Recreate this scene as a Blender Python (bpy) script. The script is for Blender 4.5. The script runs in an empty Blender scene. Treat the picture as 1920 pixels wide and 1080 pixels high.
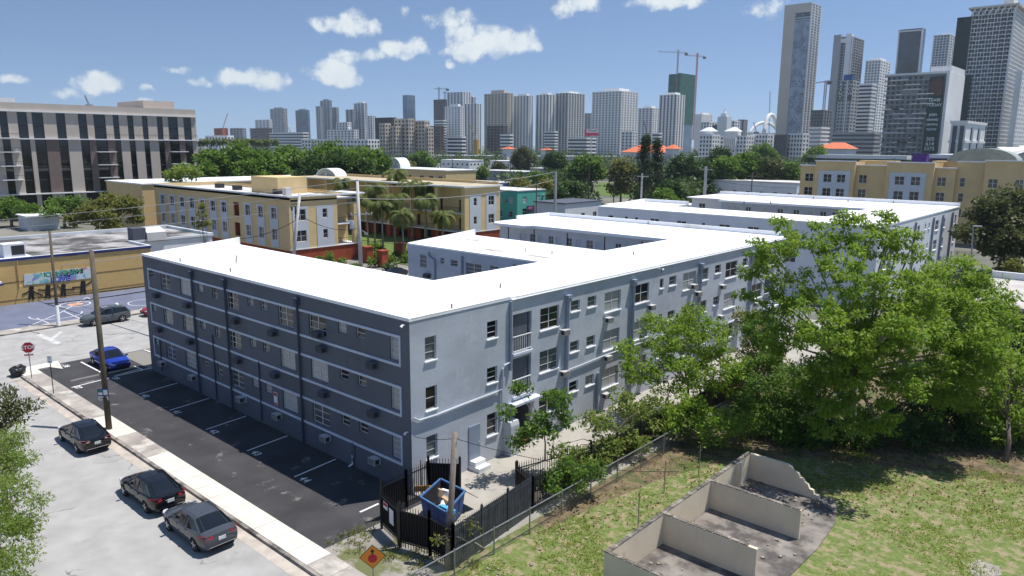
import bpy, bmesh, math, random
import numpy as np
from mathutils import Vector, Matrix
random.seed(7); np.random.seed(7)
scn = bpy.context.scene
C = scn.collection
R = math.radians
# ------------------------------------------------------------------ camera
H = 18.4
FPX, PITCH, ROLL, YAW = 1382.94, .191798, .00768826, -.727331
cy_, sy_ = math.cos(YAW), math.sin(YAW)
FWD = Vector((sy_*math.cos(PITCH), cy_*math.cos(PITCH), -math.sin(PITCH)))
_rt = Vector((cy_, -sy_, 0)); _up = _rt.cross(FWD)
RT = _rt*math.cos(ROLL) + _up*math.sin(ROLL)
UP = _up*math.cos(ROLL) - _rt*math.sin(ROLL)
CAM = Vector((0, 0, H))
cd = bpy.data.cameras.new('camera'); cam = bpy.data.objects.new('camera', cd); C.objects.link(cam)
M = Matrix((RT, UP, -FWD)).transposed().to_4x4(); M.translation = CAM
cam.matrix_world = M
cd.sensor_width = 36; cd.lens = 36*FPX/1920; cd.clip_start = .5; cd.clip_end = 30000
scn.camera = cam
scn.render.resolution_x, scn.render.resolution_y = 1024, 576
def ray(px, py): return FWD + RT*((px-960)/FPX) - UP*((py-540)/FPX)
def gz(px, py, z=0):
    d = ray(px, py); return CAM + d*((z-H)/d.z)
def onX(px, py, X):
    d = ray(px, py); return CAM + d*(X/d.x)
def onY(px, py, Y):
    d = ray(px, py); return CAM + d*(Y/d.y)
def atD(px, py, D): return CAM + ray(px, py)*D
# ------------------------------------------------------------------ sun, sky, exposure
SUN = Vector((.185, .34, 1)).normalized()
sl = bpy.data.lights.new('sun', 'SUN'); sl.energy = 5.0; sl.angle = R(.53); sl.color = (1, .955, .89)
so = bpy.data.objects.new('sun', sl); C.objects.link(so)
so.rotation_euler = SUN.to_track_quat('Z', 'Y').to_euler(); so.location = (0, 0, 300)
scn.view_settings.view_transform = 'Standard'; scn.view_settings.look = 'None'
scn.view_settings.exposure = 0.27; scn.view_settings.gamma = 1; scn.view_settings.use_curve_mapping = False
W = bpy.data.worlds.new('World'); scn.world = W; W.use_nodes = True
nt = W.node_tree; nt.nodes.clear(); N = nt.nodes.new; LK = nt.links.new
sky = N('ShaderNodeTexSky'); sky.sky_type = 'NISHITA'; sky.sun_disc = False
sky.sun_elevation = math.asin(SUN.z); sky.sun_rotation = math.atan2(SUN.x, SUN.y)
sky.altitude = 0; sky.air_density = 1.0; sky.dust_density = .0; sky.ozone_density = 1.6
bg = N('ShaderNodeBackground'); bg.inputs['Strength'].default_value = .115
wo = N('ShaderNodeOutputWorld')
tc = N('ShaderNodeTexCoord')
n1 = N('ShaderNodeTexNoise'); n1.inputs['Scale'].default_value = 16; n1.inputs['Detail'].default_value = 3; n1.inputs['Roughness'].default_value = .58
LK(tc.outputs['Generated'], n1.inputs['Vector'])
def vm(op, a=None, b=None):
    n = N('ShaderNodeVectorMath'); n.operation = op
    for i, v in enumerate((a, b)):
        if v is None: continue
        if hasattr(v, 'links'): LK(v, n.inputs[i])
        else: n.inputs[i].default_value = v
    return n.outputs['Value'] if op in ('LENGTH', 'DOT_PRODUCT') else n.outputs[0]
def mm(op, a=None, b=None, c=None):
    n = N('ShaderNodeMath'); n.operation = op
    for i, v in enumerate((a, b, c)):
        if v is None: continue
        if hasattr(v, 'links'): LK(v, n.inputs[i])
        else: n.inputs[i].default_value = v
    return n.outputs[0]
warp = vm('SUBTRACT', n1.outputs['Color'], (.5, .5, .5))
ws = N('ShaderNodeVectorMath'); ws.operation = 'SCALE'; LK(warp, ws.inputs[0]); ws.inputs['Scale'].default_value = .04
wdir = vm('ADD', tc.outputs['Generated'], ws.outputs[0])
lift = N('ShaderNodeVectorMath'); lift.operation = 'MULTIPLY_ADD'; LK(tc.outputs['Generated'], lift.inputs[0]); lift.inputs[1].default_value = (1, 1, 1.8); lift.inputs[2].default_value = (0, 0, .15)
LK(lift.outputs[0], sky.inputs['Vector'])   # clear maritime air: no yellow band at the horizon
blobs = []
for px, py, hw, hh, op in [(656,44,48,20,.85),(606,54,26,13,.7),(846,40,46,17,.75),(870,68,30,22,.8),(945,76,66,27,1),(885,92,52,18,1),(1002,88,18,11,.7),(764,90,44,17,1),
        (690,104,36,13,.7),(648,112,36,13,.65),(628,142,54,15,1),(630,134,44,14,.9),(450,142,46,18,1),(496,152,34,15,.95),(184,154,38,14,.8),(138,173,26,7,.5),(20,155,24,7,.7),
        (332,130,22,8,.4),(372,151,17,7,.6),(277,173,13,7,.7),(255,193,20,4,.6),(1082,6,44,17,.85),(1255,6,64,16,.9),(1432,14,32,16,.7),(848,120,8,6,.5),(757,25,15,9,.3)]:
    d = ray(px, py).normalized(); blobs.append((d, hw/FPX, hh/FPX, op))
rr = random.Random(3)
for i in range(11):                       # the same fair-weather clouds all round the rest of the sky
    az = rr.uniform(0, 2*math.pi); el = R(rr.uniform(5, 38))
    d = Vector((math.cos(az)*math.cos(el), math.sin(az)*math.cos(el), math.sin(el)))
    q = d.dot(FWD)
    if q > .25 and abs(d.dot(RT)/q) < .80 and -.5 < d.dot(UP)/q < .48: continue
    w = rr.uniform(.02, .06)*(1+el); blobs.append((d, w, w*rr.uniform(.35, .5), rr.uniform(.5, 1)))
tot = None
nv = vm('NORMALIZE', wdir); sp = N('ShaderNodeSeparateXYZ'); LK(nv, sp.inputs[0])
cmb = N('ShaderNodeCombineXYZ'); LK(mm('ARCTAN2', sp.outputs[0], sp.outputs[1]), cmb.inputs[0]); LK(mm('ARCSINE', sp.outputs[2]), cmb.inputs[1])
for d, w, h, op in blobs:                 # azimuth-elevation ellipses, broken up by the noise below
    az, el = math.atan2(d.x, d.y), math.asin(d.z); w = w*1.15/math.cos(el); h = h*1.2
    n_ = N('ShaderNodeVectorMath'); n_.operation = 'MULTIPLY_ADD'; LK(cmb.outputs[0], n_.inputs[0]); n_.inputs[1].default_value = (1/w, 1/h, 0); n_.inputs[2].default_value = (-az/w, -el/h, 0)
    l = vm('DOT_PRODUCT', n_.outputs[0], n_.outputs[0])
    v = mm('MULTIPLY_ADD', l, -op, op)
    tot = v if tot is None else mm('MAXIMUM', tot, v)
tot = mm('MAXIMUM', tot, -1.0)
W.cycles.sampling_method = 'MANUAL'; W.cycles.sample_map_resolution = 256
n2 = N('ShaderNodeTexNoise'); n2.inputs['Scale'].default_value = 34; n2.inputs['Detail'].default_value = 5; n2.inputs['Roughness'].default_value = .66
LK(tc.outputs['Generated'], n2.inputs['Vector'])
nz = mm('MULTIPLY_ADD', n2.outputs['Fac'], 2.2, -1.12)
den = mm('ADD', tot, nz)
mr = N('ShaderNodeMapRange'); mr.interpolation_type = 'SMOOTHSTEP'
LK(den, mr.inputs['Value']); mr.inputs['From Min'].default_value = .02; mr.inputs['From Max'].default_value = .82
fac = mm('MULTIPLY', mr.outputs[0], .95)
cr = N('ShaderNodeMix'); cr.data_type = 'RGBA'; LK(n2.outputs['Fac'], cr.inputs['Factor'])
cr.inputs['A'].default_value = (4.6, 5.3, 5.9, 1); cr.inputs['B'].default_value = (7.4, 7.6, 7.4, 1)
mx = N('ShaderNodeMix'); mx.data_type = 'RGBA'
LK(fac, mx.inputs['Factor']); LK(sky.outputs[0], mx.inputs['A']); LK(cr.outputs['Result'], mx.inputs['B'])
LK(mx.outputs['Result'], bg.inputs['Color']); LK(bg.outputs[0], wo.inputs['Surface'])
scn.render.engine = 'CYCLES'
scn.cycles.max_bounces = 6; scn.cycles.transparent_max_bounces = 8
# ------------------------------------------------------------------ materials
MATS = {}
def newmat(name):
    m = bpy.data.materials.new(name); m.use_nodes = True
    return m, m.node_tree.nodes, m.node_tree.links, m.node_tree.nodes['Principled BSDF']
def pm(name, col, rough=.8, var=.15, scale=1.0, detail=6, spec=.3, metal=0, bump=0, bscale=20, dirt=None, dscale=.3, dlo=.52, dhi=.7, stretch=(1, 1, 1), streak=None, coat=0):
    """painted / mineral surface: base colour, tonal noise, patches of a second colour with their own shape, fine bump"""
    if name in MATS: return MATS[name]
    m, n, l, p = newmat(name)
    g = n.new('ShaderNodeNewGeometry'); mp = n.new('ShaderNodeMapping'); mp.inputs['Scale'].default_value = stretch
    l.new(g.outputs['Position'], mp.inputs['Vector'])
    no = n.new('ShaderNodeTexNoise'); no.inputs['Scale'].default_value = scale; no.inputs['Detail'].default_value = detail
    l.new(mp.outputs[0], no.inputs['Vector'])
    rp = n.new('ShaderNodeMapRange'); rp.inputs['From Min'].default_value = .3; rp.inputs['From Max'].default_value = .7
    rp.inputs['To Min'].default_value = 1-var; rp.inputs['To Max'].default_value = 1+var
    l.new(no.outputs['Fac'], rp.inputs['Value'])
    mu = n.new('ShaderNodeVectorMath'); mu.operation = 'SCALE'; mu.inputs[0].default_value = col
    l.new(rp.outputs[0], mu.inputs['Scale']); out = mu.outputs[0]
    def over(out, fac, c2):
        mi = n.new('ShaderNodeMix'); mi.data_type = 'RGBA'; l.new(fac, mi.inputs['Factor']); l.new(out, mi.inputs['A'])
        mi.inputs['B'].default_value = (*c2, 1); return mi.outputs['Result']
    if dirt:
        nd = n.new('ShaderNodeTexNoise'); nd.inputs['Scale'].default_value = dscale; nd.inputs['Detail'].default_value = 8; nd.inputs['Roughness'].default_value = .65
        l.new(g.outputs['Position'], nd.inputs['Vector'])
        rd = n.new('ShaderNodeMapRange'); rd.interpolation_type = 'SMOOTHSTEP'; rd.inputs['From Min'].default_value = dlo; rd.inputs['From Max'].default_value = dhi
        l.new(nd.outputs['Fac'], rd.inputs['Value']); out = over(out, rd.outputs[0], dirt)
    if streak:
        ms = n.new('ShaderNodeMapping'); ms.inputs['Scale'].default_value = (2.2, 2.2, .12); l.new(g.outputs['Position'], ms.inputs['Vector'])
        ns = n.new('ShaderNodeTexNoise'); ns.inputs['Scale'].default_value = 1.6; ns.inputs['Detail'].default_value = 5; l.new(ms.outputs[0], ns.inputs['Vector'])
        rs = n.new('ShaderNodeMapRange'); rs.inputs['From Min'].default_value = .55; rs.inputs['From Max'].default_value = .8; rs.inputs['To Max'].default_value = .5
        l.new(ns.outputs['Fac'], rs.inputs['Value']); out = over(out, rs.outputs[0], streak)
    l.new(out, p.inputs['Base Color'])
    p.inputs['Roughness'].default_value = rough; p.inputs['Specular IOR Level'].default_value = spec; p.inputs['Metallic'].default_value = metal
    if coat: p.inputs['Coat Weight'].default_value = coat; p.inputs['Coat Roughness'].default_value = .04
    if bump:
        nb = n.new('ShaderNodeTexNoise'); nb.inputs['Scale'].default_value = bscale; nb.inputs['Detail'].default_value = 5; l.new(g.outputs['Position'], nb.inputs['Vector'])
        bu = n.new('ShaderNodeBump'); bu.inputs['Strength'].default_value = bump; bu.inputs['Distance'].default_value = .03
        l.new(nb.outputs['Fac'], bu.inputs['Height']); l.new(bu.outputs[0], p.inputs['Normal'])
    MATS[name] = m; return m
def cracked(name, col, dirt, crack=(.12, .12, .12), csize=.35, **k):
    m = pm(name, col, dirt=dirt, **k); n, l = m.node_tree.nodes, m.node_tree.links; p = n['Principled BSDF']
    src = p.inputs['Base Color'].links[0].from_socket
    g = n.new('ShaderNodeNewGeometry')
    nw = n.new('ShaderNodeTexNoise'); nw.inputs['Scale'].default_value = .7; nw.inputs['Detail'].default_value = 6; l.new(g.outputs['Position'], nw.inputs['Vector'])
    sc = n.new('ShaderNodeVectorMath'); sc.operation = 'MULTIPLY_ADD'; l.new(nw.outputs['Color'], sc.inputs[0]); sc.inputs[1].default_value = (2.6, 2.6, 0); l.new(g.outputs['Position'], sc.inputs[2])
    vo = n.new('ShaderNodeTexVoronoi'); vo.feature = 'DISTANCE_TO_EDGE'; vo.inputs['Scale'].default_value = csize; l.new(sc.outputs[0], vo.inputs['Vector'])
    lt = n.new('ShaderNodeMapRange'); lt.inputs['From Min'].default_value = .002; lt.inputs['From Max'].default_value = .009; lt.inputs['To Min'].default_value = 1; lt.inputs['To Max'].default_value = 0
    l.new(vo.outputs['Distance'], lt.inputs['Value'])
    n3 = n.new('ShaderNodeTexNoise'); n3.inputs['Scale'].default_value = .22; n3.inputs['Detail'].default_value = 3; l.new(g.outputs['Position'], n3.inputs['Vector'])
    gt = n.new('ShaderNodeMapRange'); gt.inputs['From Min'].default_value = .5; gt.inputs['From Max'].default_value = .58; gt.inputs['To Max'].default_value = .7; l.new(n3.outputs['Fac'], gt.inputs['Value'])
    mu = n.new('ShaderNodeMath'); mu.operation = 'MULTIPLY'; l.new(lt.outputs[0], mu.inputs[0]); l.new(gt.outputs[0], mu.inputs[1])
    mi = n.new('ShaderNodeMix'); mi.data_type = 'RGBA'; l.new(mu.outputs[0], mi.inputs['Factor']); l.new(src, mi.inputs['A']); mi.inputs['B'].default_value = (*crack, 1)
    l.new(mi.outputs['Result'], p.inputs['Base Color']); return m
def glass(name, col, rough=.08, spec=.6, var=.3, scale=.5): return pm(name, col, rough=rough, var=var, scale=scale, spec=spec, detail=2)
def leafmat(name, c1, c2, trans=.35):
    if name in MATS: return MATS[name]
    m, n, l, p = newmat(name); n.remove(p); o = n['Material Output']
    g = n.new('ShaderNodeNewGeometry'); mi = n.new('ShaderNodeMix'); mi.data_type = 'RGBA'; l.new(g.outputs['Random Per Island'], mi.inputs['Factor'])
    mi.inputs['A'].default_value = (*c1, 1); mi.inputs['B'].default_value = (*c2, 1)
    d = n.new('ShaderNodeBsdfPrincipled'); d.inputs['Roughness'].default_value = .55; d.inputs['Specular IOR Level'].default_value = .25
    t = n.new('ShaderNodeBsdfTranslucent'); s = n.new('ShaderNodeMixShader'); s.inputs[0].default_value = trans
    hv = n.new('ShaderNodeHueSaturation'); hv.inputs['Value'].default_value = 1.5; hv.inputs['Hue'].default_value = .485; l.new(mi.outputs['Result'], hv.inputs['Color'])
    l.new(mi.outputs['Result'], d.inputs['Base Color']); l.new(hv.outputs[0], t.inputs['Color'])
    l.new(d.outputs[0], s.inputs[1]); l.new(t.outputs[0], s.inputs[2]); l.new(s.outputs[0], o.inputs['Surface'])
    MATS[name] = m; return m
# ------------------------------------------------------------------ mesh builder, naming
class MB:
    def __init__(s): s.v = []; s.f = []; s.m = []
    def quad(s, a, b, c, d, m=0):
        i = len(s.v); s.v += [tuple(a), tuple(b), tuple(c), tuple(d)]; s.f.append((i, i+1, i+2, i+3)); s.m.append(m); return s
    def box(s, x0, x1, y0, y1, z0, z1, m=0):
        i = len(s.v)
        s.v += [(x0,y0,z0),(x1,y0,z0),(x1,y1,z0),(x0,y1,z0),(x0,y0,z1),(x1,y0,z1),(x1,y1,z1),(x0,y1,z1)]
        for f in ((0,3,2,1),(4,5,6,7),(0,1,5,4),(1,2,6,5),(2,3,7,6),(3,0,4,7)): s.f.append(tuple(i+k for k in f)); s.m.append(m)
        return s
    def bar(s, a, b, w, h=None, m=0, up=(0, 0, 1)):
        a, b = Vector(a), Vector(b); h = h or w; d = (b-a).normalized(); u = Vector(up)
        if abs(d.dot(u)) > .98: u = Vector((1, 0, 0))
        x = d.cross(u).normalized()*w/2; y = x.cross(d).normalized()*h/2; i = len(s.v)
        for p in (a, b): s.v += [tuple(p-x-y), tuple(p+x-y), tuple(p+x+y), tuple(p-x+y)]
        for f in ((0,1,2,3),(7,6,5,4),(0,4,5,1),(1,5,6,2),(2,6,7,3),(3,7,4,0)): s.f.append(tuple(i+k for k in f)); s.m.append(m)
        return s
    def tube(s, pts, r, n=8, m=0, cap=True):
        pts = [Vector(p) for p in pts]; rs = r if hasattr(r, '__len__') else [r]*len(pts); base = len(s.v)
        for k, p in enumerate(pts):
            d = (pts[min(k+1, len(pts)-1)]-pts[max(k-1, 0)]).normalized()
            u = Vector((0, 0, 1)) if abs(d.z) < .95 else Vector((1, 0, 0))
            x = d.cross(u).normalized(); y = x.cross(d)
            for j in range(n):
                a = 2*math.pi*j/n; s.v.append(tuple(p+(x*math.cos(a)+y*math.sin(a))*rs[k]))
        for k in range(len(pts)-1):
            for j in range(n):
                a = base+k*n+j; b = base+k*n+(j+1) % n; s.f.append((a, b, b+n, a+n)); s.m.append(m)
        if cap:
            s.f.append(tuple(base+j for j in range(n))[::-1]); s.m.append(m)
            e = base+(len(pts)-1)*n; s.f.append(tuple(e+j for j in range(n))); s.m.append(m)
        return s
    def prism(s, poly, z0, z1, m=0):
        i = len(s.v); n = len(poly); s.v += [(p[0], p[1], z0) for p in poly]+[(p[0], p[1], z1) for p in poly]
        s.f.append(tuple(range(i+n-1, i-1, -1))); s.m.append(m); s.f.append(tuple(range(i+n, i+2*n))); s.m.append(m)
        for k in range(n): s.f.append((i+k, i+(k+1) % n, i+n+(k+1) % n, i+n+k)); s.m.append(m)
        return s
    def extr(s, poly, off, m=0):
        """closed 3-d polygon pushed along a vector"""
        off = Vector(off); i = len(s.v); n = len(poly); s.v += [tuple(p) for p in poly]+[tuple(Vector(p)+off) for p in poly]
        s.f.append(tuple(range(i+n-1, i-1, -1))); s.m.append(m); s.f.append(tuple(range(i+n, i+2*n))); s.m.append(m)
        for k in range(n): s.f.append((i+k, i+(k+1) % n, i+n+(k+1) % n, i+n+k)); s.m.append(m)
        return s
    def wall(s, org, u, nrm, u0, u1, z0, z1, holes, depth=.14, m=0, mr=None):
        """wall face with real openings and their reveals; holes = (ua, ub, za, zb)"""
        org, u, nrm = Vector(org), Vector(u), Vector(nrm); mr = m if mr is None else mr
        us = sorted({u0, u1, *[max(u0, min(u1, h[k])) for h in holes for k in (0, 1)]}); zs = sorted({z0, z1, *[max(z0, min(z1, h[k])) for h in holes for k in (2, 3)]})
        P = lambda a, z, d=0: org+u*a+Vector((0, 0, z))-nrm*d
        for a, b in zip(us, us[1:]):
            run = None
            for c, d in zip(zs, zs[1:]):
                inside = any(h[0]-1e-6 <= a and b <= h[1]+1e-6 and h[2]-1e-6 <= c and d <= h[3]+1e-6 for h in holes)
                if not inside: s.quad(P(a, c), P(b, c), P(b, d), P(a, d), m)
        for a, b, c, d in holes:
            s.quad(P(a, c), P(a, c, depth), P(b, c, depth), P(b, c), mr); s.quad(P(a, d), P(b, d), P(b, d, depth), P(a, d, depth), mr)
            s.quad(P(a, c), P(a, d), P(a, d, depth), P(a, c, depth), mr); s.quad(P(b, c), P(b, c, depth), P(b, d, depth), P(b, d), mr)
        return s
    def mesh(s, name, mats, smooth=False):
        me = bpy.data.meshes.new(name); me.from_pydata(s.v, [], s.f)
        for mt in (mats if isinstance(mats, (list, tuple)) else [mats]): me.materials.append(mt)
        if any(s.m): me.polygons.foreach_set('material_index', s.m)
        if smooth: me.polygons.foreach_set('use_smooth', [True]*len(s.f))
        me.update(); return me
    def build(s, name, mats, parent=None, smooth=False): return link(name, s.mesh(name, mats, smooth), parent)
def link(name, me, parent=None, loc=None, rz=0, sc=None):
    o = bpy.data.objects.new(name, me); C.objects.link(o)
    if parent is not None: o.parent = parent
    if loc is not None: o.location = loc
    if rz: o.rotation_euler = (0, 0, rz)
    if sc is not None: o.scale = (sc, sc, sc) if not hasattr(sc, '__len__') else sc
    return o
def tag(o, label, cat, group=None, kind=None):
    o['label'] = label; o['category'] = cat
    if group: o['group'] = group
    if kind: o['kind'] = kind
    return o
def struct(o): o['kind'] = 'structure'; return o
def thing(name, label, cat, loc=(0, 0, 0), rz=0, group=None):
    return tag(link(name, None, None, loc, rz), label, cat, group)
def copy_tree(o, parent=None):
    c = o.copy(); C.objects.link(c); c.parent = parent
    for ch in list(o.children): copy_tree(ch, c)
    return c
def text_mesh(txt, size, mat, spacing=1.0, extrude=0.0, bold=0.0):
    cu = bpy.data.curves.new('lettering', 'FONT'); cu.body = txt; cu.size = size; cu.align_x = 'CENTER'; cu.align_y = 'CENTER'; cu.space_character = spacing; cu.extrude = extrude; cu.offset = bold; cu.resolution_u = 3
    t = bpy.data.objects.new('lettering', cu); C.objects.link(t); bpy.context.view_layer.update()
    me = bpy.data.meshes.new_from_object(t.evaluated_get(bpy.context.evaluated_depsgraph_get())); bpy.data.objects.remove(t)
    me.materials.clear(); me.materials.append(mat); return me
def frame_mat(o, origin, xdir, ydir):
    """orient a flat x-y mesh: local x -> xdir, local y -> ydir"""
    x, y = Vector(xdir).normalized(), Vector(ydir).normalized(); z = x.cross(y)
    m = Matrix((x, y, z)).transposed().to_4x4(); m.translation = Vector(origin); o.matrix_world = m; return o
ORIG = {}
def site(name, label, cat, loc, group=None):
    """an Empty at the base of a building whose parts are given in world coordinates"""
    o = thing(name, label, cat, loc, 0, group); ORIG[o.name] = Vector(loc); return o
_link = link
def link(name, me, parent=None, loc=None, rz=0, sc=None):
    o = _link(name, me, parent, loc, rz, sc)
    if parent is not None and parent.name in ORIG: o.location = Vector(loc or (0, 0, 0)) - ORIG[parent.name]
    return o
# ================================================================== ground, roads, pavements
m_ground = pm('urban_ground', (.12, .125, .10), var=.35, scale=.03, dirt=(.22, .21, .19), dscale=.012, dlo=.45, dhi=.6, rough=.95)
m_road = cracked('bleached_concrete_road', (.34, .335, .325), (.24, .235, .23), crack=(.07, .065, .06), csize=.16, var=.13, scale=.7, dscale=.45, dlo=.56, dhi=.78, rough=.9, bump=.25, bscale=30)
m_gutter = pm('gutter_concrete', (.42, .375, .325), var=.2, scale=1.5, dirt=(.3, .27, .24), dscale=.6, rough=.9)
m_walk = pm('clean_sidewalk_concrete', (.60, .57, .51), var=.08, scale=1.2, dirt=(.46, .44, .39), dscale=.5, dlo=.55, dhi=.8, rough=.9, bump=.15, bscale=40)
m_walk2 = pm('weathered_sidewalk_concrete', (.33, .30, .27), var=.25, scale=.8, dirt=(.52, .49, .44), dscale=.45, dlo=.5, dhi=.66, rough=.92, bump=.15, bscale=40)
m_kerb = pm('kerb_concrete', (.30, .27, .24), var=.3, scale=1.1, dirt=(.07, .065, .06), dscale=.5, dlo=.45, dhi=.6, rough=.9)
m_asph = pm('sealed_asphalt', (.047, .046, .05), var=.25, scale=.5, dirt=(.20, .19, .175), dscale=.6, dlo=.585, dhi=.70, rough=.85, bump=.3, bscale=45)
m_asph2 = pm('sealcoat_fresh', (.026, .026, .03), var=.2, scale=.6, dirt=(.06, .06, .06), dscale=.6, dlo=.6, dhi=.75, rough=.8, bump=.3, bscale=45)
m_white = pm('road_paint_white', (.72, .72, .70), var=.12, scale=3, dirt=(.42, .41, .4), dscale=1.6, dlo=.56, dhi=.72, rough=.75)
m_path = cracked('yard_concrete', (.36, .34, .305), (.24, .225, .2), crack=(.05, .06, .03), csize=.28, var=.14, scale=.8, dscale=.4, dlo=.5, dhi=.72, rough=.92, bump=.2)
m_court = pm('ball_court_paint', (.135, .15, .215), var=.12, scale=.4, dirt=(.23, .235, .29), dscale=.5, dlo=.58, dhi=.75, rough=.85)
m_wornw = pm('worn_road_paint', (.50, .50, .49), var=.15, scale=2, dirt=(.36, .36, .35), dscale=.8, dlo=.5, dhi=.65, rough=.8)
m_lawn = pm('patchy_lawn_soil', (.125, .165, .045), var=.3, scale=5, dirt=(.27, .225, .135), dscale=1.7, dlo=.46, dhi=.62, rough=.97, bump=.6, bscale=9)
m_leaf_litter = pm('dry_leaf_litter', (.15, .115, .07), var=.5, scale=1.5, dirt=(.075, .10, .03), dscale=.55, dlo=.48, dhi=.6, rough=.97, bump=.6, bscale=12)
m_slab = pm('stained_slab', (.21, .19, .17), var=.3, scale=.9, dirt=(.085, .075, .07), dscale=.8, dlo=.42, dhi=.62, rough=.92)
m_ovl = pm('park_turf', (.10, .145, .035), var=.25, scale=.3, rough=.95)

def sheet(name, x0, x1, y0, y1, z, mat, t=0):
    mb = MB().quad((x0, y0, z), (x1, y0, z), (x1, y1, z), (x0, y1, z))
    return struct(mb.build(name, mat))
g = MB()
g.quad((-9000, -3000, -.03), (5000, -3000, -.03), (5000, 14000, -.03), (-9000, 14000, -.03)); struct(g.build('ground', m_ground))
KY = 15.95                                    # kerb line of the front street
st = sheet('street', -170, 60, 5.2, KY-.62, .0, m_road)
MB().quad((-82.1, -60, .0), (-67.6, -60, .0), (-67.6, 5.196, .0), (-82.1, 5.196, .0)).quad((-82.1, KY-.616, .0), (-67.6, KY-.616, .0), (-67.6, 240, .0), (-82.1, 240, .0)).build('cross_street_surface', m_road, st)
gt = MB().quad((-66.2, KY-.616, .004), (60, KY-.616, .004), (60, KY, .004), (-66.2, KY, .004)); gutter = struct(gt.build('gutter', m_gutter))
# painted marks on the cross street (the arm and stem of an arrow by the kerb)
for pts in ([(66,628),(77,626),(116,643),(105,646)], [(90,636),(100,631),(112,622),(118,622),(104,634),(96,641)]):
    p = [gz(*q) for q in pts]; mb = MB(); mb.v = [(v.x, v.y, .006) for v in p]; mb.f = [tuple(range(len(p)))]; mb.m = [0]; mb.v = [(v[0], v[1], .006 if len(p) == 4 else .011) for v in mb.v]; mb.build('painted_mark', m_wornw, st)
# kerb: real step, cast in lengths
kerb = struct(MB().box(-66.2, -66.19, KY+.02, KY+.03, .0, .1).build('kerb', m_kerb))
x = -66.2
while x < 20:
    w = random.uniform(2.8, 3.2); MB().box(x, x+w-.012, KY, KY+.17, -.02, .14+random.uniform(-.004, .004)).build('kerb_stone', m_kerb, kerb); x += w
# sidewalk slabs
walk = struct(MB().quad((-68, KY+.17, .05), (20, KY+.17, .05), (20, 17.5, .05), (-68, 17.5, .05)).build('sidewalk', m_walk2))
x = -67.4; i = 0
dirty = [(-65.6, -52.2), (-47.9, -43.2)]
while x < -12:
    w = 1.52; c = x+w/2
    MB().box(x, x+w-.018, KY+.19, 17.42, .03, .143+random.uniform(-.003, .003)).build('paving_slab', m_walk2 if any(a < c < b for a, b in dirty) or c > -26 else m_walk, walk); x += w
MB().prism([(-68.6, 16.2), (-67.42, 16.14), (-67.42, 18.3), (-66.0, 18.9), (-68.9, 19.4)], .02, .11).build('corner_ramp', m_walk, walk)
# parking lot with sealcoat, bay lines, painted numbers
lot = struct(MB().quad((-68.2, 17.42, .02), (-27.1, 17.42, .02), (-27.1, 23.84, .02), (-68.2, 23.84, .02)).build('parking_lot', m_asph))
def strip(name, a, b, w, z, mat, par): 
    a, b = Vector(a), Vector(b); d = (b-a).normalized(); s = Vector((-d.y, d.x))*w/2
    return MB().quad((*(a-s), z), (*(b-s), z), (*(b+s), z), (*(a+s), z)).build(name, mat, par)
for xa, ya, xb, n in ((-55.35, 20.58, -55.85, '40'), (-50.3, 20.65, -50.7, '41'), (-45.05, 20.7, -45.4, '42'), (-39.95, 20.78, -40.25, '43'), (-34.7, 20.75, -35.0, '44')):
    strip('bay_line', (xa, ya), (xb, 23.72), .11, .026, m_white, lot)
    o = link('bay_number', text_mesh(n, .62, m_white, 1.2, 0, .02), lot); frame_mat(o, (xa+.75, ya+.18, .027), (-.1, 1, 0) if False else (1, 0, 0), (0, 1, 0))
p0, p1 = gz(152, 679), gz(192, 700); strip('bay_line', p0.xy, p1.xy, .14, .026, m_white, lot)
p1b = gz(206, 709); strip('bay_line', gz(134, 727).xy, p1b.xy, .13, .026, m_white, lot)
strip('bay_line', gz(214, 707).xy, gz(285, 690).xy, .13, .026, m_white, lot); strip('bay_line', gz(252, 687).xy, gz(268, 694).xy, .13, .027, m_white, lot)
strip('bay_line', gz(270, 656).xy, gz(286, 662).xy, .13, .026, m_white, lot); strip('bay_line', gz(675, 961).xy, gz(710, 945).xy, .13, .026, m_white, lot)
for n, q in (('37', (146, 727)), ('39', (217, 710)), ('38', (124, 687))):
    q = gz(*q); o = link('bay_number', text_mesh(n, .6, m_white, 1.2, 0, .02), lot); frame_mat(o, (q.x, q.y, .027), (1, 0, 0), (0, 1, 0))
apron = sheet('concrete_apron', -27.1, -21.6, 15.9+1.55, 21.2, .016, pm('apron_concrete', (.27, .25, .225), var=.25, scale=.5, dirt=(.13, .14, .06), dscale=.35, dlo=.52, dhi=.6, rough=.95, bump=.3))
path = sheet('service_path', -28.2, -21.7, 21.2, 80, .012, m_path)
lot2 = sheet('side_court', -67.6, -28.3, 32.1, 140, .008, pm('side_court_asphalt', (.16, .16, .16), var=.2, scale=.3, rough=.9))
lawn = sheet('lawn', -21.7, 40, 17.45, 58, .01, m_lawn)
litter = struct(MB().prism([(-21.6, 26), (-20.6, 26), (-20.2, 30), (-19.3, 35), (-17.6, 39.5), (-14.2, 43.2), (-8, 46.3), (0, 49), (12, 52), (12, 79.5), (-21.6, 79.5)], .0, .014).build('leaf_strewn_soil', m_leaf_litter))
slab = struct(MB().prism([(-15.72, 24.0), (-10.3, 24.0), (-10.35, 28), (-10.2, 33), (-10.4, 36.0), (-10.9, 37.9), (-11.6, 38.5), (-15.72, 38.3)], -.02, .07).build('house_slab', m_slab))
MB().prism([(gz(*q).x, gz(*q).y) for q in ((1815,1058),(1835,1050),(1850,1056),(1873,1063),(1878,1079),(1850,1085),(1822,1078))], -.02, .024).build('bare_concrete_patch', pm('pale_rock', (.30, .275, .25), var=.2, scale=1.5, rough=.95), lawn)
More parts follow.
